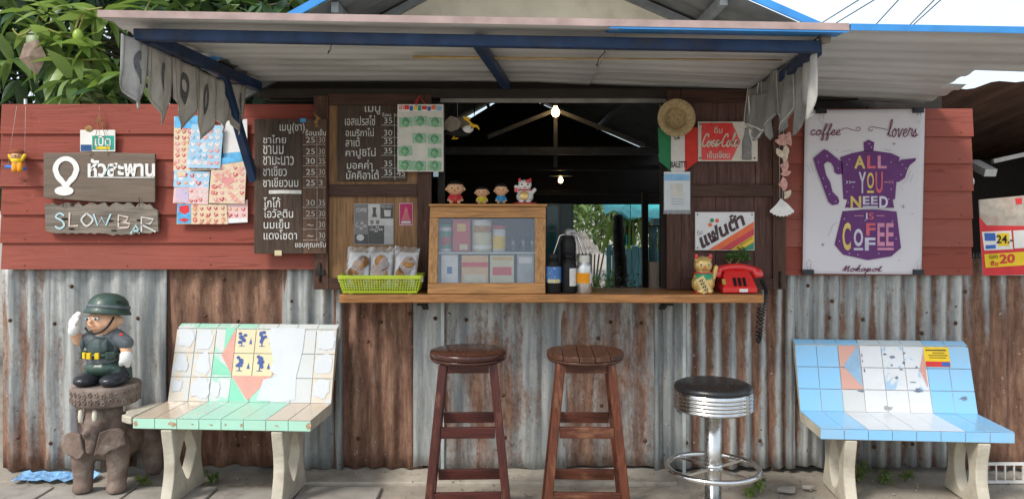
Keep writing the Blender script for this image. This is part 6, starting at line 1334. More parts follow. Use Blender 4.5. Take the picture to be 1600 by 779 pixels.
# eagle ornament hung in the window
eg = thing('eagle_ornament', 'small flying eagle ornament hanging in the window opening', 'ornament', W(715, 213, -.02)); Ye = -.02; q = 1/S(Ye)
BRF = mat('grey brown feather', (.22, .19, .15), .9, 0, .25, 60, bmp=.4); WHF = mat('white feather', (.70, .69, .66), .9, 0, .08, 60); BLF = mat('black feather', (.02, .018, .018), .9); YEL = mat('yellow beak', (.78, .48, .03), .5)
mb = MB(); mb.ell(W(714, 207, Ye), (22*q, 6*q, 7*q), Matrix.Rotation(R(4), 3, 'Y')); mb.build('body', BLF, eg)
mb = MB(); mb.ell(W(731, 202, Ye-.004), (9*q, 5.5*q, 6.5*q), Matrix.Rotation(R(-10), 3, 'Y')); mb.build('head', WHF, eg)
mb = MB(); mb.tube(catmull([W(738, 197, Ye-.006), W(745, 197, Ye-.006), W(749, 203, Ye-.006)], 4), [.011, .010, .009, .008, .007, .006, .005, .003, .001], 8); mb.ell(W(737, 196, Ye-.004), (6*q, 4*q, 3*q)); mb.build('beak', YEL, eg)
mb = MB(); mb.ell(W(737, 199, Ye-.022), (1.2*q, .003, 1.2*q)); mb.build('eye', BK, eg)
for s__, pts in ((1, [(692, 201), (694, 190), (704, 181), (714, 184), (722, 192), (716, 202), (705, 206)]), (-1, [(706, 192), (716, 183), (728, 185), (737, 195), (728, 203), (716, 200)])):
    mb = MB(); pq_ = [W(x, y, Ye-.016*s__) for x, y in pts]; mb.prism(pq_, (0, -.006*s__, 0)); mb.build('wing', BRF, eg, bevel=.002)
pq(eg, 'tail', [(700, 200), (690, 196), (672, 200), (668, 204), (690, 205), (702, 206)], Ye-.004, WHF, .004)
mb = MB(); mb.tube(catmull([W(735, 186, Ye-.017), W(724, 183, Ye-.017), W(733, 190, Ye-.018), W(738, 195, Ye-.018)], 3), .006, 6); mb.build('gold_trim', YEL, eg)
mb = MB(); mb.tube([W(710, 213, Ye-.01), W(706, 217, Ye-.014), W(716, 216, Ye-.014)], .004, 6); mb.build('claw', YEL, eg)
mb = MB(); mb.tube([W(715, 184, Ye), W(715, 156, Ye)], .0008, 5); mb.build('thread', CHD, eg)
# ------------------------------------------------------------------ tiled benches (built in their own frame: x along, -y front, z up)
CON = mat('cast concrete leg', (.50, .46, .37), .9, 0, .15, 8, dirt=.4, dcol=(.27, .23, .17), bmp=.5, bscale=50); GRT = mat('tile grout', (.60, .58, .54), .95, 0, .2, 20, bmp=.3)
TM = tile_mat()
def bench(label, loc, rz, L, zs, zb, cols, legpos, hole, back_col, top_col, seat_col, edge_col):
    t = thing('tiled_bench', label, 'bench', (0, 0, 0))
    yf, yk, yt = -.40, -.07, .035           # seat front, seat back, top of back
    nb = cols
    # slab under the tiles
    def slab(pts, name):
        mb = MB(); mb.prism([(-L/2+.004, y, z) for y, z in pts], (L-.008, 0, 0)); return mb.build(name, CON, t, bevel=.006)
    slab([(yf+.006, zs-.055), (yk+.012, zs-.06), (yt+.055, zb-.004), (yt+.008, zb-.004), (yk+.002, zs-.004), (yf+.006, zs-.004)], 'slab')
    mb = MB(); mb.prism([(-L/2+.006, y, z) for y, z in [(yf+.004, zs-.05), (yf+.004, zs-.003), (yk-.001, zs-.003), (yt+.004, zb-.003), (yt+.012, zb-.006), (yk+.006, zs-.010)]], (L-.012, 0, 0)); mb.build('grout', GRT, t)
    w = L/nb; g_ = .0028
    bdir = Vector((0, yt-yk, zb-zs)); bl_ = bdir.length; bdir.normalize(); bn = Vector((1, 0, 0)).cross(bdir); bn = -bn if bn.y > 0 else bn
    def tile(o, ax, ay, lx, ly, nrm, c, c2, wear, nm='tile', jig=.0008):
        o = Vector(o); n_ = nrm*(.003+random.uniform(0, jig)); mb = MB(); a, b = ax*lx/2, ay*ly/2; lo = [o-a-b, o+a-b, o-a+b, o+a+b]
        tilt = [random.uniform(-.0006, .0006) for _ in range(4)]; mb.hexa(lo+[p+n_+nrm*tt for p, tt in zip(lo, tilt)])
        ob = mb.build(nm, TM, t, bevel=.0012); ob['col'] = c; ob['col2'] = c2; ob['wear'] = wear; return ob
    X = Vector((1, 0, 0)); rows = 3; topw = .045; rh = (bl_-topw*.3)/rows
    base = Vector((0, yk, zs)) + bn*.001
    for i in range(nb):
        xc = -L/2+w*(i+.5)
        for r in range(rows):     # r 0 = top row
            o = base+bdir*(rh*(rows-r-.5)); o.x = xc; c, c2, we = back_col(i, r); tile(o, X, bdir, w-g_, rh-g_, bn, c, c2, we)
        c, c2, we = top_col(i); tn = Vector((0, -.45, 1)).normalized(); tile((xc, yt+.020, zb+.000), X, Vector((0, 1, .45)).normalized(), w-g_, topw, tn, c, c2, we)
        c, c2, we = seat_col(i); tile((xc, (yf+yk)/2, zs-.0015), X, Vector((0, 1, 0)), w-g_, yk-yf-g_, Vector((0, 0, 1)), c, c2, we)
        c, c2, we = edge_col(i); tile((xc, yf+.0005, zs-.026), X, Vector((0, 0, 1)), w-g_, .050-g_, Vector((0, -1, 0)), c, c2, we)
    # cast legs: a waisted slab with an opening
    for lx in legpos:
        ztop = zs-.056; n_ = 40; out = []; inn = []
        for k_ in range(n_):
            a = 2*math.pi*k_/n_; cx, cz = math.cos(a), math.sin(a)
            m_ = max(abs(cx), abs(cz)); ux, uz = cx/m_, cz/m_; z_ = ztop*(.5+.5*uz); f = z_/ztop
            hw = .170*(1-.22*math.sin(math.pi*f)**1.3)+.012*(1-f); out.append((-.235+hw*ux, z_))
            hh = hole[1]; hwid = hole[0]; inn.append((-.235+hwid*(cx if hole[2] else math.copysign(abs(cx)**1.0, cx)*(1-abs(cz)*.55)), ztop*hole[3]+hh*cz))
        mb = MB(); th = .055
        vs = [(lx-th/2, y, z) for y, z in out]+[(lx-th/2, y, z) for y, z in inn]+[(lx+th/2, y, z) for y, z in out]+[(lx+th/2, y, z) for y, z in inn]; f_ = []
        for k_ in range(n_):
            a, b = k_, (k_+1) % n_; f_ += [(a, b, n_+b, n_+a), (2*n_+a, 3*n_+a, 3*n_+b, 2*n_+b), (a, 2*n_+a, 2*n_+b, b), (n_+a, n_+b, 3*n_+b, 3*n_+a)]
        mb.add(vs, f_); mb.build('leg', CON, t, bevel=.005)
    def BP(u, v, d=.0046): p = base+bdir*(bl_*v)+bn*d; p = p.copy(); p.x = -L/2+L*u; return p      # point on the backrest face
    return t, BP, w
def place(t, loc, rz): t.location = loc; t.rotation_euler = (0, 0, R(rz))
MINT, WHT, TAN, PNK, CRM = (.33, .60, .47), (.56, .58, .575), (.64, .56, .45), (.60, .30, .24), (.66, .58, .36)
def bc(i, r):
    if i in (0, 1): return TAN, WHT, .49
    if i == 2: return ((MINT, WHT, .58), (WHT, MINT, .55), (MINT, WHT, .5))[r]
    if i == 3: return (CRM, CRM, 0) if r < 2 else (MINT, MINT, .3)
    if i == 4: return (CRM, CRM, 0) if r < 2 else (MINT, MINT, .3)
    if i == 5: return (WHT, WHT, .5)
    if i == 6: return (WHT, TAN, .30)
    return (TAN, WHT, .50)
t, BP, w = bench('mint and tan tiled bench with painted trees and peeling white paint', None, 0, .87, .425, .80, 8, (-.27, .27), (.085, .125, False, .56), bc,
  lambda i: (MINT, WHT, .45 if i < 4 else .62), lambda i: ((.52, .42, .31), MINT, (.10, .25, .62, .95, .9, .66, .3, .1)[i]), lambda i: ((.40, .70, .55), (.42, .36, .28), .12))
MI = mat('pink tile glaze', (.60, .30, .24), .25, 0, .08, 14); GI = mat('mint tile glaze', (.22, .58, .40), .25, 0, .08, 14); TB = mat('blue tile drawing', (.06, .10, .30), .4, 0, .2, 60)
def onback(name, pts, m, d): mb = MB(); mb.sheet([BP(u, v, d) for u, v in pts]); return mb.build(name, m, t)
onback('pink_inlay', [(.375, .985), (.375, .36), (.30, .62)], MI, .0048); onback('pink_inlay', [(.376, .345), (.62, .345), (.49, .02)], MI, .0048); onback('pink_inlay', [(.626, .36), (.67, .43), (.626, .50)], MI, .0048)
onback('mint_inlay', [(.376, .32), (.376, .02), (.475, .02)], GI, .0052); onback('mint_inlay', [(.255, .36), (.37, .36), (.37, .40), (.255, .60)], GI, .0046); onback('mint_inlay', [(.31, .66), (.37, .985), (.31, .985)], GI, .0046)
for (u0, v0) in ((.376, .68), (.501, .68), (.376, .35), (.501, .35)):
    mb = MB(); rr = random.Random(int(u0*100+v0*10))
    for k_ in range(9): a, b = u0+.042+rr.uniform(-.018, .018), v0+.16+rr.uniform(-.05, .09); mb.sheet([BP(a+.012*math.cos(x), b+.022*math.sin(x), .0052+.0001*k_) for x in [2*math.pi*j/7 for j in range(7)]])
    mb.sheet([BP(u0+.039, v0+.06, .0051), BP(u0+.046, v0+.06, .0051), BP(u0+.044, v0+.15, .0051), BP(u0+.041, v0+.15, .0051)]); mb.sheet([BP(u0+.025, v0+.058, .0051), BP(u0+.062, v0+.058, .0051), BP(u0+.06, v0+.066, .0051), BP(u0+.028, v0+.066, .0051)])
    mb.build('tree_drawing', TB, t, recalc=False)
    mb = MB(); mb.sheet([BP(u0+.088, v0+.09, .0051), BP(u0+.106, v0+.09, .0051), BP(u0+.097, v0+.17, .0051)]); mb.build('shrub_drawing', TB, t, recalc=False)
PAP = mat('peeling white paint', (.58, .605, .63), .6, 0, .04, 12, bmp=.3)
onback('paint_patch', [(.545, .03), (.70, .01), (.78, .05), (.775, .35), (.80, .70), (.805, .985), (.60, .99), (.56, .93), (.585, .85), (.60, .72), (.625, .55), (.61, .42), (.66, .35), (.575, .30)], PAP, .0056)
for pts in ([(.03, .75), (.10, .73), (.112, .92), (.02, .93)], [(.02, .42), (.09, .40), (.085, .60), (.03, .62)], [(.14, .70), (.225, .71), (.22, .95), (.15, .94)], [(.14, .08), (.235, .05), (.24, .28), (.15, .29)], [(.02, .12), (.07, .14), (.075, .26), (.02, .27)], [(.26, .12), (.30, .05), (.315, .20), (.27, .27)], [(.89, .72), (.98, .73), (.985, .95), (.89, .93)], [(.885, .38), (.975, .40), (.98, .62), (.89, .60)], [(.885, .22), (.90, .10), (.94, .06), (.97, .10), (.98, .30), (.90, .29)], [(.15, .40), (.23, .37), (.22, .64), (.16, .62)]): onback('paint_patch', [(u+random.uniform(-.004, .004), v+random.uniform(-.01, .01)) for u, v in catmull([(*p, 0) for p in pts+pts[:1]], 3)[:-1] for u, v in [(u[0], u[1])]] if False else [(p.x+random.uniform(-.006, .006), p.y+random.uniform(-.018, .018)) for p in catmull([(*p, 0) for p in pts+pts[:1]], 6)[:-1]], PAP, .0058)
for x_, w_, h_ in ((-.235, .05, .022), (-.05, .02, .008), (.10, .014, .02), (.27, .02, .010), (.425, .03, .04), (-.42, .025, .03), (.02, .012, .01), (-.14, .012, .007)):
    rr = random.Random(int(x_*1000)); mb = MB(); mb.sheet([(x_+w_/2*rr.uniform(.6, 1.15)*math.cos(a), -.4044, .400+.004*rr.uniform(-1, 1)+h_/2*rr.uniform(.6, 1.15)*math.sin(a)) for a in [2*math.pi*q_/11 for q_ in range(11)]]); mb.build('chip', mat('bare clay chip', (.42, .30, .19), .9, 0, .3, 60), t)
place(t, (-1.362, -.088, 0), -3.5)
# chipped wing of the seat at its open end
mb = MB(); mb.prism([(-.452, -.385, .388), (-.452, -.08, .388), (-.49, -.09, .388), (-.515, -.16, .388), (-.530, -.20, .388), (-.545, -.27, .388), (-.520, -.31, .388), (-.525, -.345, .388), (-.48, -.375, .388)], (0, 0, .036)); mb.build('broken_corner', CON, None, bevel=.006); bco = bpy.data.objects['broken_corner']; bco.parent = t; bco.location = bco.location
BLU, BL2, SAL, GRB = (.24, .52, .79), (.21, .47, .74), (.62, .33, .26), (.26, .42, .58)
def bc2(i, r):
    if i in (0, 1, 6, 7): return BLU, BL2, .25
    if i == 2: return (SAL, SAL, .2) if r < 2 else (WHT, WHT, .3)
    return ((.66, .68, .70), (.34, .50, .66), .18 if i == 3 or r == 2 else .42)
t, BP, w = bench('sky blue and white tiled bench with a yellow sticker', None, 0, .89, .375, .715, 8, (-.30, .31), (.070, .120, True, .50), bc2,
  lambda i: (BLU if i < 3 or i > 5 else (.52, .60, .64), BL2, .25), lambda i: (BLU if i < 2 or i > 5 else (.62, .66, .70), (.30, .5, .68), .22), lambda i: (BLU, BL2, .2))
onback('slate_inlay', [(.272, .66), (.370, .36), (.370, .98)], mat('slate blue glaze', (.26, .42, .58), .25), .0048)
onback('slate_inlay', [(.740, .36), (.705, .62), (.740, .90)], mat('pink tile glaze', (.60, .30, .24)), .0049)
stn = mat('old glue stain', (.16, .20, .27), .8, 0, .4, 60)
for u, v, a, b in ((.385, .82, .004, .03), (.385, .73, .004, .025), (.39, .60, .005, .03), (.52, .84, .012, .015), (.56, .80, .02, .02), (.63, .86, .01, .015), (.55, .68, .008, .02), (.60, .62, .012, .012), (.62, .72, .01, .02), (.69, .66, .008, .02), (.685, .32, .028, .035), (.93, .22, .025, .03), (.36, .30, .02, .02), (.50, .06, .03, .04), (.57, .50, .01, .02), (.66, .44, .02, .01)):
    rr = random.Random(int(u*1000+v*77)); onback('glue_stain', [(u+a*rr.uniform(.5, 1.2)*math.cos(x), v+b*rr.uniform(.5, 1.2)*math.sin(x)) for x in [2*math.pi*j/11 for j in range(11)]], stn if a < .03 else mat('grey glue', (.36, .38, .38), .8), .0052)
def sb(u0, v0, u1, v1, m, nm, d): return onback(nm, [(u0, v0), (u1, v0), (u1, v1), (u0, v1)], m, d)
sb(.742, .665, .885, .955, YP, 'sticker', .0056); sb(.744, .668, .883, .745, RP, 'sticker_foot', .0060); sb(.835, .675, .882, .735, BLP, 'sticker_picture', .0064)
for v_, u0, u1 in ((.90, .752, .87), (.86, .79, .86), (.825, .765, .875), (.79, .77, .865)): sb(u0, v_, u1, v_+.018, DB if v_ == .90 else mat('sign olive', (.3, .2, .02)), 'sticker_line', .0060)
place(t, (1.955, -.10, 0), -4.5)

# ------------------------------------------------------------------ wooden bar stools
def stool(label, px, m_leg, m_rail, m_side, m_seat, planks, Y=-.60, sc=1.0, rz=0):
    c = W(px, 0, Y); t = thing('bar_stool', label, 'stool', (0, 0, 0), 'wooden bar stools'); zS = .778; r = .178
    if planks:
        xs_ = [-r, -.105, -.035, .035, .105, r]
        for a, b in zip(xs_[:-1], xs_[1:]):
            K = 8; pts = []
            for k_ in range(K+1): x = a+.0015+(b-a-.003)*k_/K; pts.append((x, -math.sqrt(max(r*r-x*x, 1e-6))))
            pts = pts+[(x, -y) for x, y in pts[::-1]]; mb = MB(); mb.prism([(x, y, zS-.006-random.uniform(0, .0015)) for x, y in pts], (0, 0, -.022)); mb.build('seat_plank', m_seat, t, bevel=.002)
    else:
        mb = MB(); mb.lathe([(0, zS), (r*.9, zS), (r*.985, zS-.004), (r, zS-.010), (r, zS-.026), (r*.97, zS-.030), (0, zS-.030)], 48, (0, 0, 0)); mb.build('seat', m_seat, t)
    mb = MB(); mb.lathe([(r*.965, zS-.031), (r*.99, zS-.034), (r*.96, zS-.046), (0, zS-.046)], 48, (0, 0, 0)); mb.build('seat_ring', m_seat, t)
    def corner(sx, sy, z): f = 1-z/(zS-.046); return Vector((sx*(.112+.072*f), sy*(.100+.070*f), z))
    for sx in (-1, 1):
        for sy in (-1, 1): mb = MB(); mb.bar(corner(sx, sy, 0), corner(sx, sy, zS-.047), .037, .037, (0, 1, 0)); mb.build('leg', m_leg, t, bevel=.004)
    def rail(a, b, h, w_, nm): mb = MB(); d = (b-a).normalized()*.021; mb.bar(a+d, b-d, w_, h); mb.build(nm, m_rail if abs(d.x) > abs(d.y) else m_side, t, bevel=.003)
    zt_ = zS-.068
    for sy in (-1, 1): rail(corner(-1, sy, zt_), corner(1, sy, zt_), .040, .022, 'apron')
    for sx in (-1, 1): rail(corner(sx, -1, zt_), corner(sx, 1, zt_), .040, .022, 'apron')
    for z_ in (.430, .150):
        for sy in (-1, 1): rail(corner(-1, sy, z_), corner(1, sy, z_), .048, .024, 'stretcher')
        for sx in (-1, 1): rail(corner(sx, -1, z_+.05), corner(sx, 1, z_+.05), .044, .022, 'stretcher')
    t.location = (c.x, Y, 0); t.rotation_euler = (0, 0, R(rz)); return t
MAH = wood('dark mahogany varnish', (.070, .016, .013), .45, axis=2, rough=.32, bmp=.2, wear=.12, wcol=(.22, .10, .06), coat=.4); MAHT = wood('dark mahogany seat', (.060, .020, .013), .45, axis=1, rough=.22, coat=.5, wear=.1, wcol=(.2, .1, .06))
RBW = wood('worn red brown timber', (.120, .034, .016), .5, axis=2, rough=.4, wear=.28, wcol=(.33, .16, .085), coat=.25); RBT = wood('worn plank seat', (.085, .036, .021), .5, axis=1, rough=.35, wear=.25, wcol=(.26, .15, .09), coat=.2)
MK = dict(dark=.4, rough=.32, bmp=.2, coat=.4); RK = dict(dark=.4, rough=.4, coat=.25, wear=.28, wcol=(.33, .16, .085))
MR, MS_ = wood('dark mahogany rail', (.075, .017, .013), axis=0, **MK), wood('dark mahogany side rail', (.070, .016, .013), axis=1, **MK); RR_, RS_ = wood('worn red brown rail', (.10, .029, .016), axis=0, **RK), wood('worn red brown side rail', (.13, .040, .020), axis=1, **RK)
stool('dark mahogany bar stool with smooth round seat', 732, MAH, MR, MS_, MAHT, False, rz=2); stool('worn red brown bar stool with planked round seat', 914, RBW, RR_, RS_, RBT, True, rz=-2)

# ------------------------------------------------------------------ chrome stool
cs_ = thing('chrome_stool', 'round chrome bar stool with black vinyl seat and footring', 'stool', (W(1114, 0, -.6).x, -.60, 0)); X, Y = W(1114, 0, -.6).x, -.60
VIN = mat('black vinyl', (.013, .013, .014), .32, 0, .15, 30, bmp=.08, bscale=200); zS = .628
mb = MB(); mb.lathe([(0, zS+.002), (.10, zS+.001), (.155, zS-.004), (.172, zS-.012), (.178, zS-.026), (.174, zS-.036), (0, zS-.036)], 56, (X, Y, 0)); mb.build('seat_cushion', VIN, cs_)
mb = MB(); pr = [(.168, zS-.036), (.176, zS-.037)]
for i in range(5):
    z_ = zS-.042-i*.0165
    for k_ in range(5): a = math.pi*k_/4; pr.append((.174+.0065*math.sin(a), z_-.0145*k_/4))
pr += [(.172, zS-.124), (.15, zS-.126), (0, zS-.126)]
mb.lathe(pr, 64, (X, Y, 0)); mb.build('ribbed_band', CHR, cs_)
mb = MB(); mb.box((X+.118, Y-.132, zS-.080), (.030, .004, .082), Matrix.Rotation(R(42), 3, 'Z')); mb.build('band_joint', CHR, cs_, bevel=.001)
mb = MB(); mb.lathe([(.038, .03), (.038, zS-.127)], 32, (X, Y, 0)); mb.build('column', mat('worn chrome', (.60, .60, .59), .26, 1, .08, 30), cs_)
mb = MB(); mb.lathe([(.046, .232), (.0465, .250), (.040, .256)], 32, (X, Y, 0)); mb.build('collar', CHR, cs_)
mb = MB(); K = 56; zr = .232; mb.tube([(X+.208*math.cos(2*math.pi*k_/K), Y+.208*math.sin(2*math.pi*k_/K), zr) for k_ in range(K+1)], .0125, 12, False); mb.build('footring', CHR, cs_)
for k_ in range(4): a = R(35+90*k_); mb = MB(); mb.bar((X+.036*math.cos(a), Y+.036*math.sin(a), zr), (X+.200*math.cos(a), Y+.200*math.sin(a), zr), .018, .012); mb.build('spoke', CHR, cs_)
mb = MB(); mb.lathe([(.21, 0), (.21, .008), (.19, .016), (.06, .030), (.04, .04), (0, .04)], 48, (X, Y, 0)); mb.build('base_plate', CHR, cs_)

# ------------------------------------------------------------------ soldier statue on a carved elephant stool
Ye_ = -.24; s_ = S(Ye_); q = 1/s_; ce = W(167, 0, Ye_)
es = thing('elephant_stool', 'carved terracotta elephant stool with trunk raised under round slab', 'stool', (ce.x, Ye_, 0))
TER = mat('weathered terracotta', (.165, .118, .096), .85, 0, .4, 9, dirt=.55, dcol=(.30, .25, .21), bmp=1.0, bscale=60, dscale=14)
def E(px, py, dy=0): p = W(px, py, Ye_); return Vector((p.x, Ye_+dy, p.z))
G0 = .012
mb = MB()
mb.ell(E(168, 690, .09), (.135, .17, .125)); mb.ell(E(168, 668, .0), (.105, .10, .09))
for x0, x1, dy in ((138, 139, -.05), (193, 191, -.05)):
    a, b = E(x0, 690, dy), E(x1, 0, dy); b.z = G0+.035; mb.cap(a, b, .062, .044); b2 = b.copy(); b2.z = G0+.018; mb.cap(b, b2+Vector((0, -.012, 0)), .046, .048)
for x0, x1, dy in ((146, 150, .22), (206, 212, .20)): a, b = E(x0, 690, dy), E(x1, 0, dy); b.z = G0+.045; mb.cap(a, b, .075, .052)
mb.ell(E(163, 655, -.06), (.072, .075, .062)); mb.cap(E(163, 668, -.09), E(162, 690, -.115), .048, .030); mb.cap(E(163, 662, -.085), E(161, 632, -.055), .056, .058); mb.ell(E(172, 640, -.01), (.065, .07, .085)); mb.cap(E(160, 660, -.135), E(158, 665, -.14), .014, .02)
mb.v = [Vector((v.x, v.y, max(v.z, G0))) for v in mb.v]
blob('body', mb, TER, es, .009, 3)
for pts in ([(149, 666), (133, 664), (121, 668), (117, 681), (115, 695), (122, 697), (128, 701), (136, 700), (142, 704), (149, 703), (156, 693)], [(178, 663), (190, 660), (202, 659), (211, 666), (213, 685), (206, 687), (200, 691), (192, 692), (184, 699), (176, 696), (170, 698)]):
    mb = MB(); mb.prism([E(x, y, -.148+.045*(abs(x-165)/50)**2) for x, y in pts], (0, .026, 0)); o = mb.build('ear', TER, es, bevel=.007)
for x_ in (146, 167): mb = MB(); mb.lathe([(0, -.045), (.011, -.035), (.013, -.01), (.010, .02), (0, .026)], 10, E(x_, 638, -.115)); mb.build('tusk', mat('old ivory paint', (.60, .56, .46), .6, 0, .1), es)
zt2 = E(0, 598).z; mb = MB(); mb.lathe([(.148, -.098), (.158, -.085), (.163, -.012), (.158, -.002), (.13, 0), (0, .0)], 40, (ce.x-.006, Ye_+.01, zt2)); o = mb.build('slab', mat('carved stone rim', (.21, .165, .14), .9, 0, .35, 16, bmp=1.0, bscale=26, dirt=.5, dcol=(.33, .24, .19)), es)
rr_ = random.Random(3)
for k_ in range(34):
    a = math.pi*(1.02+.96*(k_ % 17)/16)+rr_.uniform(-.03, .03); zz = zt2-.030-.038*(k_//17)+rr_.uniform(-.006, .006)
    for j_ in range(5):
        b_ = j_*1.257; mb = MB() if j_ == 0 else mb; mb.ell((ce.x-.006+.1615*math.cos(a+.045*math.cos(b_)), Ye_+.01+.1615*math.sin(a+.045*math.cos(b_)), zz+.009*math.sin(b_)), (.006, .006, .0055), None, 7, 5)
    mb.build('carved_flower', TER if k_ % 3 else bpy.data.materials['carved stone rim'], es)
# soldier
def Zp(zx, zy): return 80+zx/4.325, 440+zy/4.325
Yz = Ye_+.0; k = q/4.325
sd_ = thing('soldier_statue', 'painted cartoon soldier statue in helmet saluting on elephant stool', 'statue', (ce.x, Yz, zt2+.001))
def Sp(zx, zy, dy=0): px, py = Zp(zx, zy); p = W(px, py, Yz); return Vector((p.x, Yz+dy, p.z))
SKN = mat('painted skin', (.74, .43, .27), .45, 0, .05, 14, coat=.2); GRY = mat('grey green uniform paint', (.125, .145, .160), .5, 0, .25, 22, dirt=.2, dcol=(.03, .05, .04)); CAM = mottled('camouflage paint', (.030, .065, .050), [(.20, .22, .19), (.006, .009, .008), (.12, .16, .09), (.006, .010, .010)], 34, .45, .1); BOOT = mat('black boot paint', (.022, .024, .030), .4, 0, .3, 18, coat=.2); GLV = mat('white glove paint', (.70, .70, .68), .5, 0, .05, 16, dirt=.1); YEW = mat('yellow buckle paint', (.75, .50, .02), .4)
mb = MB(); mb.ell(Sp(355, 265, 0), (108*k, 100*k, 88*k)); mb.cap(Sp(355, 330), Sp(355, 370), 60*k); mb.ell(Sp(355, 440, .01), (100*k, 85*k, 120*k))
mb.cap(Sp(255, 385, 0), Sp(205, 395, -.02), 40*k, 34*k); mb.cap(Sp(205, 395, -.02), Sp(192, 330, -.05), 36*k, 33*k); mb.cap(Sp(490, 400, 0), Sp(520, 470, -.015), 42*k, 34*k)
mb.cap(Sp(300, 560), Sp(290, 620), 50*k); mb.cap(Sp(420, 560), Sp(430, 620), 50*k)
mb.ell(Sp(322, 252, -.078), (15*k, 18*k, 15*k)); mb.ell(Sp(462, 262, .01), (18*k, 22*k, 30*k))
blob('body', mb, SKN, sd_, .0055, 2)
mb = MB(); mb.ell(Sp(355, 435, .005), (112*k, 98*k, 118*k)); mb.cap(Sp(300, 365), Sp(240, 395, -.01), 52*k, 48*k); mb.cap(Sp(430, 365), Sp(510, 410, -.008), 56*k, 50*k); mb.ell(Sp(352, 520, 0), (112*k, 95*k, 60*k)); blob('shirt', mb, GRY, sd_, .0055, 2)
mb = MB(); mb.ell(Sp(365, 575, .005), (138*k, 110*k, 66*k)); mb.cap(Sp(300, 590, .0), Sp(285, 630, -.01), 66*k, 62*k); mb.cap(Sp(435, 590, .0), Sp(445, 630, -.01), 72*k, 66*k); mb.cap(Sp(500, 590, .02), Sp(505, 640, .02), 30*k); blob('trousers', mb, CAM, sd_, .0055, 2)
mb = MB(); mb.ell(Sp(355, 440, -.008), (100*k, 102*k, 96*k)); mb.v = [v for v in mb.v]; 
for x_ in (262, 420): mb.ell(Sp(x_, 410, -.070), (16*k, 12*k, 44*k))
blob('vest', mb, mat('dark vest paint', (.06, .085, .085), .5, 0, .2, 30), sd_, .005, 1)
for cx, nm in ((280, 'boot'), (452, 'boot')):
    mb = MB(); mb.ell(Sp(cx, 648, -.045), (84*k, 110*k, 46*k)); mb.ell(Sp(cx+8, 625, -.01), (70*k, 75*k, 40*k)); mb.v = [Vector((v.x, v.y, max(v.z, zt2+.002))) for v in mb.v]; blob(nm, mb, BOOT, sd_, .005, 2)
mb = MB(); mb.ell(Sp(200, 270, -.055), (40*k, 26*k, 52*k), Matrix.Rotation(R(12), 3, 'Y')); mb.cap(Sp(200, 300, -.055), Sp(192, 325, -.052), 36*k, 36*k); mb.cap(Sp(215, 235, -.065), Sp(245, 205, -.07), 22*k, 14*k); mb.cap(Sp(205, 228, -.062), Sp(230, 200, -.064), 18*k, 12*k); mb.cap(Sp(225, 265, -.075), Sp(245, 240, -.085), 14*k, 10*k); blob('glove', mb, GLV, sd_, .0045, 1)
mb = MB(); mb.ell(Sp(520, 505, -.02), (46*k, 42*k, 55*k)); mb.cap(Sp(500, 530, -.035), Sp(492, 548, -.03), 20*k, 16*k); mb.cap(Sp(525, 540, -.025), Sp(530, 558, -.02), 22*k, 18*k); blob('glove', mb, GLV, sd_, .0045, 1)
# helmet: dome with flared rim, tipped forwards
rot = Matrix.Rotation(R(4), 3, 'Y') @ Matrix.Rotation(R(-7), 3, 'X')
mb = MB(); mb.lathe([(r_*k, z_*k) for r_, z_ in ((118, -22), (146, -26), (150, -18), (138, 0), (132, 30), (118, 66), (88, 96), (45, 112), (0, 116))], 36, Sp(376, 192, .012), rot, True, .95); mb.build('helmet', CAM, sd_)
mb = MB(); mb.lathe([(r_*k, z_*k) for r_, z_ in ((134, 16), (139, 18), (137, 32), (131, 34))], 36, Sp(376, 192, .012), rot, True, .95); mb.build('helmet_band', GRY, sd_, recalc=False)
mb = MB(); mb.tube(catmull([Sp(448, 232, -.035), Sp(425, 285, -.055), Sp(390, 322, -.068), Sp(345, 336, -.072), Sp(300, 326, -.064), Sp(268, 300, -.050)], 5), .0052, 8); mb.build('chin_strap', BLK, sd_)
for x_, y_, d_ in ((294, 238, -.066), (360, 236, -.0795)):
    mb = MB(); mb.ell(Sp(x_, y_, d_), (17*k, 8*k, 12*k)); o = mb.build('eye', GLV, sd_)
    mb = MB(); mb.ell(Sp(x_-1, y_, d_-.005), (9*k, 5*k, 10*k)); mb.build('iris', mat('eye grey', (.05, .07, .09), .3), o)
    mb = MB(); mb.tube([Sp(x_-16, y_-13, d_-.002), Sp(x_, y_-18, d_-.004), Sp(x_+16, y_-14, d_)], .0016, 5); mb.build('eyebrow', BLK, sd_)
mb = MB(); mb.tube(catmull([Sp(302, 284, -.072), Sp(325, 289, -.078), Sp(352, 283, -.080)], 4), .0018, 5); mb.build('mouth', mat('lip paint', (.40, .13, .09), .5), sd_)
mb = MB(); K = 30; mb.tube([Sp(355, 480)+Vector((118*k*math.cos(2*math.pi*i/K), 104*k*math.sin(2*math.pi*i/K), 0)) for i in range(K+1)], .0088, 8, False); mb.build('belt', CAM, sd_)
for x_, w_ in ((272, 28), (316, 30), (371, 28)): mb = MB(); a = (x_-355)/118; dy = -104*k*math.sqrt(max(0, 1-a*a))-.008; mb.box(Sp(x_, 481, dy), (w_*k, .014, 42*k), Matrix.Rotation(a*.8, 3, 'Z')); mb.build('belt_pouch', YEW, sd_, bevel=.003)
for x_, w_ in ((245, 30), (440, 60)): mb = MB(); a = max(-.95, min(.95, (x_-355)/125)); mb.box(Sp(x_, 482, -104*k*math.sqrt(1-a*a)), (w_*k, .03, 52*k), Matrix.Rotation(a*.9, 3, 'Z')); mb.build('ammo_pouch', CAM, sd_, bevel=.006)
mb = MB(); mb.ell(Sp(508, 345, -.052), (14*k, 3*k, 9*k)); mb.build('shoulder_badge', RP, sd_)

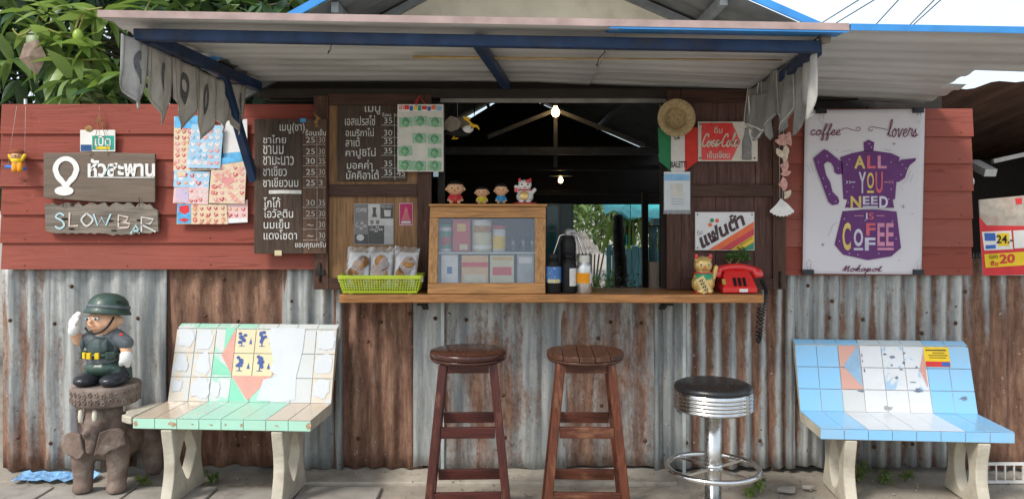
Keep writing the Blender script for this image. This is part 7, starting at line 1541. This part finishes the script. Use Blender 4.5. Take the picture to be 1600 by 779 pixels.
# ------------------------------------------------------------------ bits on the ground
mb = MB(); nx = 16
for i in range(nx+1):
    for j in range(4):
        x = -2.62+.42*i/nx; mb.v.append(Vector((x, -.03-.035*j+.015*math.sin(i*1.9+j), .014+.004*math.sin(i*2.3+j*1.7)+.010*(j == 0))))
for i in range(nx):
    for j in range(3): mb.f.append([i*4+j, i*4+j+1, i*4+5+j, i*4+4+j]); mb.sm.append(False)
o = mb.build('plastic_sheet', mat('crumpled blue plastic', (.20, .40, .66), .3, 0, .5, 22), recalc=False); sm_ = o.modifiers.new('solid', 'SOLIDIFY'); sm_.thickness = .002; tag(o, 'crumpled blue plastic sheet at the foot of grey iron wall', 'plastic sheet')
mb = MB()
for i in range(9): x = -1.0+i*.21; mb.span((x, -.161-.002*(i % 2), .0125), (x+.19, -.157, .0145))
def weed(px, py, n_, h_, lab, seed):
    rr = random.Random(seed); d = 1.4*F/(py-PY); c = Vector(((px-PX)/F*d, d-D, 0)); t = thing('weed', lab, 'plant', c, 'weeds along the wall')
    for k_ in range(max(3, n_//9)):
        a = rr.uniform(0, 6.3); p1 = c+Vector((.5*h_*math.cos(a), .35*h_*math.sin(a), h_*rr.uniform(.5, 1))); mb = MB(); mb.tube([c, c.lerp(p1, .5)+Vector((0, 0, .01)), p1], [.0022, .0018, .001], 4); st = mb.build('stem', ST, t)
        mb = MB()
        for j in range(9):
            p = c.lerp(p1, rr.uniform(.25, 1.05)); v, f = LV[rr.randrange(3)]; m_ = Matrix.Translation(p) @ Matrix.Rotation(rr.uniform(0, 6.3), 4, 'Z') @ Matrix.Rotation(rr.uniform(-.8, .3), 4, 'Y') @ Matrix.Scale(rr.uniform(.10, .24), 4); mb.add([m_ @ Vector(q_) for q_ in v], f, True)
        kind(mb.build('leaves', LM[rr.choice((0, 1))], t, recalc=False), 'stuff')
for a in ((1186, 765, 60, .07, 'small green weed growing beside the chrome stool', 1), (1340, 752, 120, .11, 'leafy green weed under the blue bench by its leg', 2), (1385, 755, 60, .07, 'low weed under the middle of the blue bench', 3), (1170, 772, 30, .04, 'tiny weed sprouting by the chrome stool base', 4), (330, 752, 40, .05, 'sparse weed under the mint bench', 5), (1415, 750, 50, .06, 'weed under the blue bench beside its far leg', 6), (222, 757, 40, .05, 'thin weed beside the elephant stool', 7)): weed(*a)
def debris(px, py, r, m, lab, seed):
    rr = random.Random(seed); d = 1.4*F/(py-PY); c = Vector(((px-PX)/F*d, d-D, 0)); mb = MB(); n_ = 9; ring_ = [(r*rr.uniform(.6, 1.1)*math.cos(2*math.pi*k_/n_), r*.6*rr.uniform(.6, 1.1)*math.sin(2*math.pi*k_/n_)) for k_ in range(n_)]
    mb.prism([(c.x+x, c.y+y, .002+rr.uniform(0, .006)) for x, y in ring_], (0, 0, .018)); tag(mb.build('stone_slab', m, bevel=.004), lab, 'stone')
debris(1230, 768, .06, pav, 'flat broken concrete piece on the ground by the blue bench', 1); debris(1262, 764, .035, pav, 'small concrete chip touching the blue bench leg', 2); debris(1325, 770, .04, pav, 'flat stone lying under the blue bench', 3)
peb = random.Random(9); mb = MB()
for i in range(900):
    x, y, r = peb.uniform(-2.7, 2.7), peb.uniform(-.75, .0), peb.uniform(.002, .007); mb.ell((x, y, .002+(.012 if -1.13 < x < .86 and y > -.16 else 0)), (r, r, r*.6), None, 5, 4)
kind(mb.build('grit', pav), 'stuff')

flush_text()
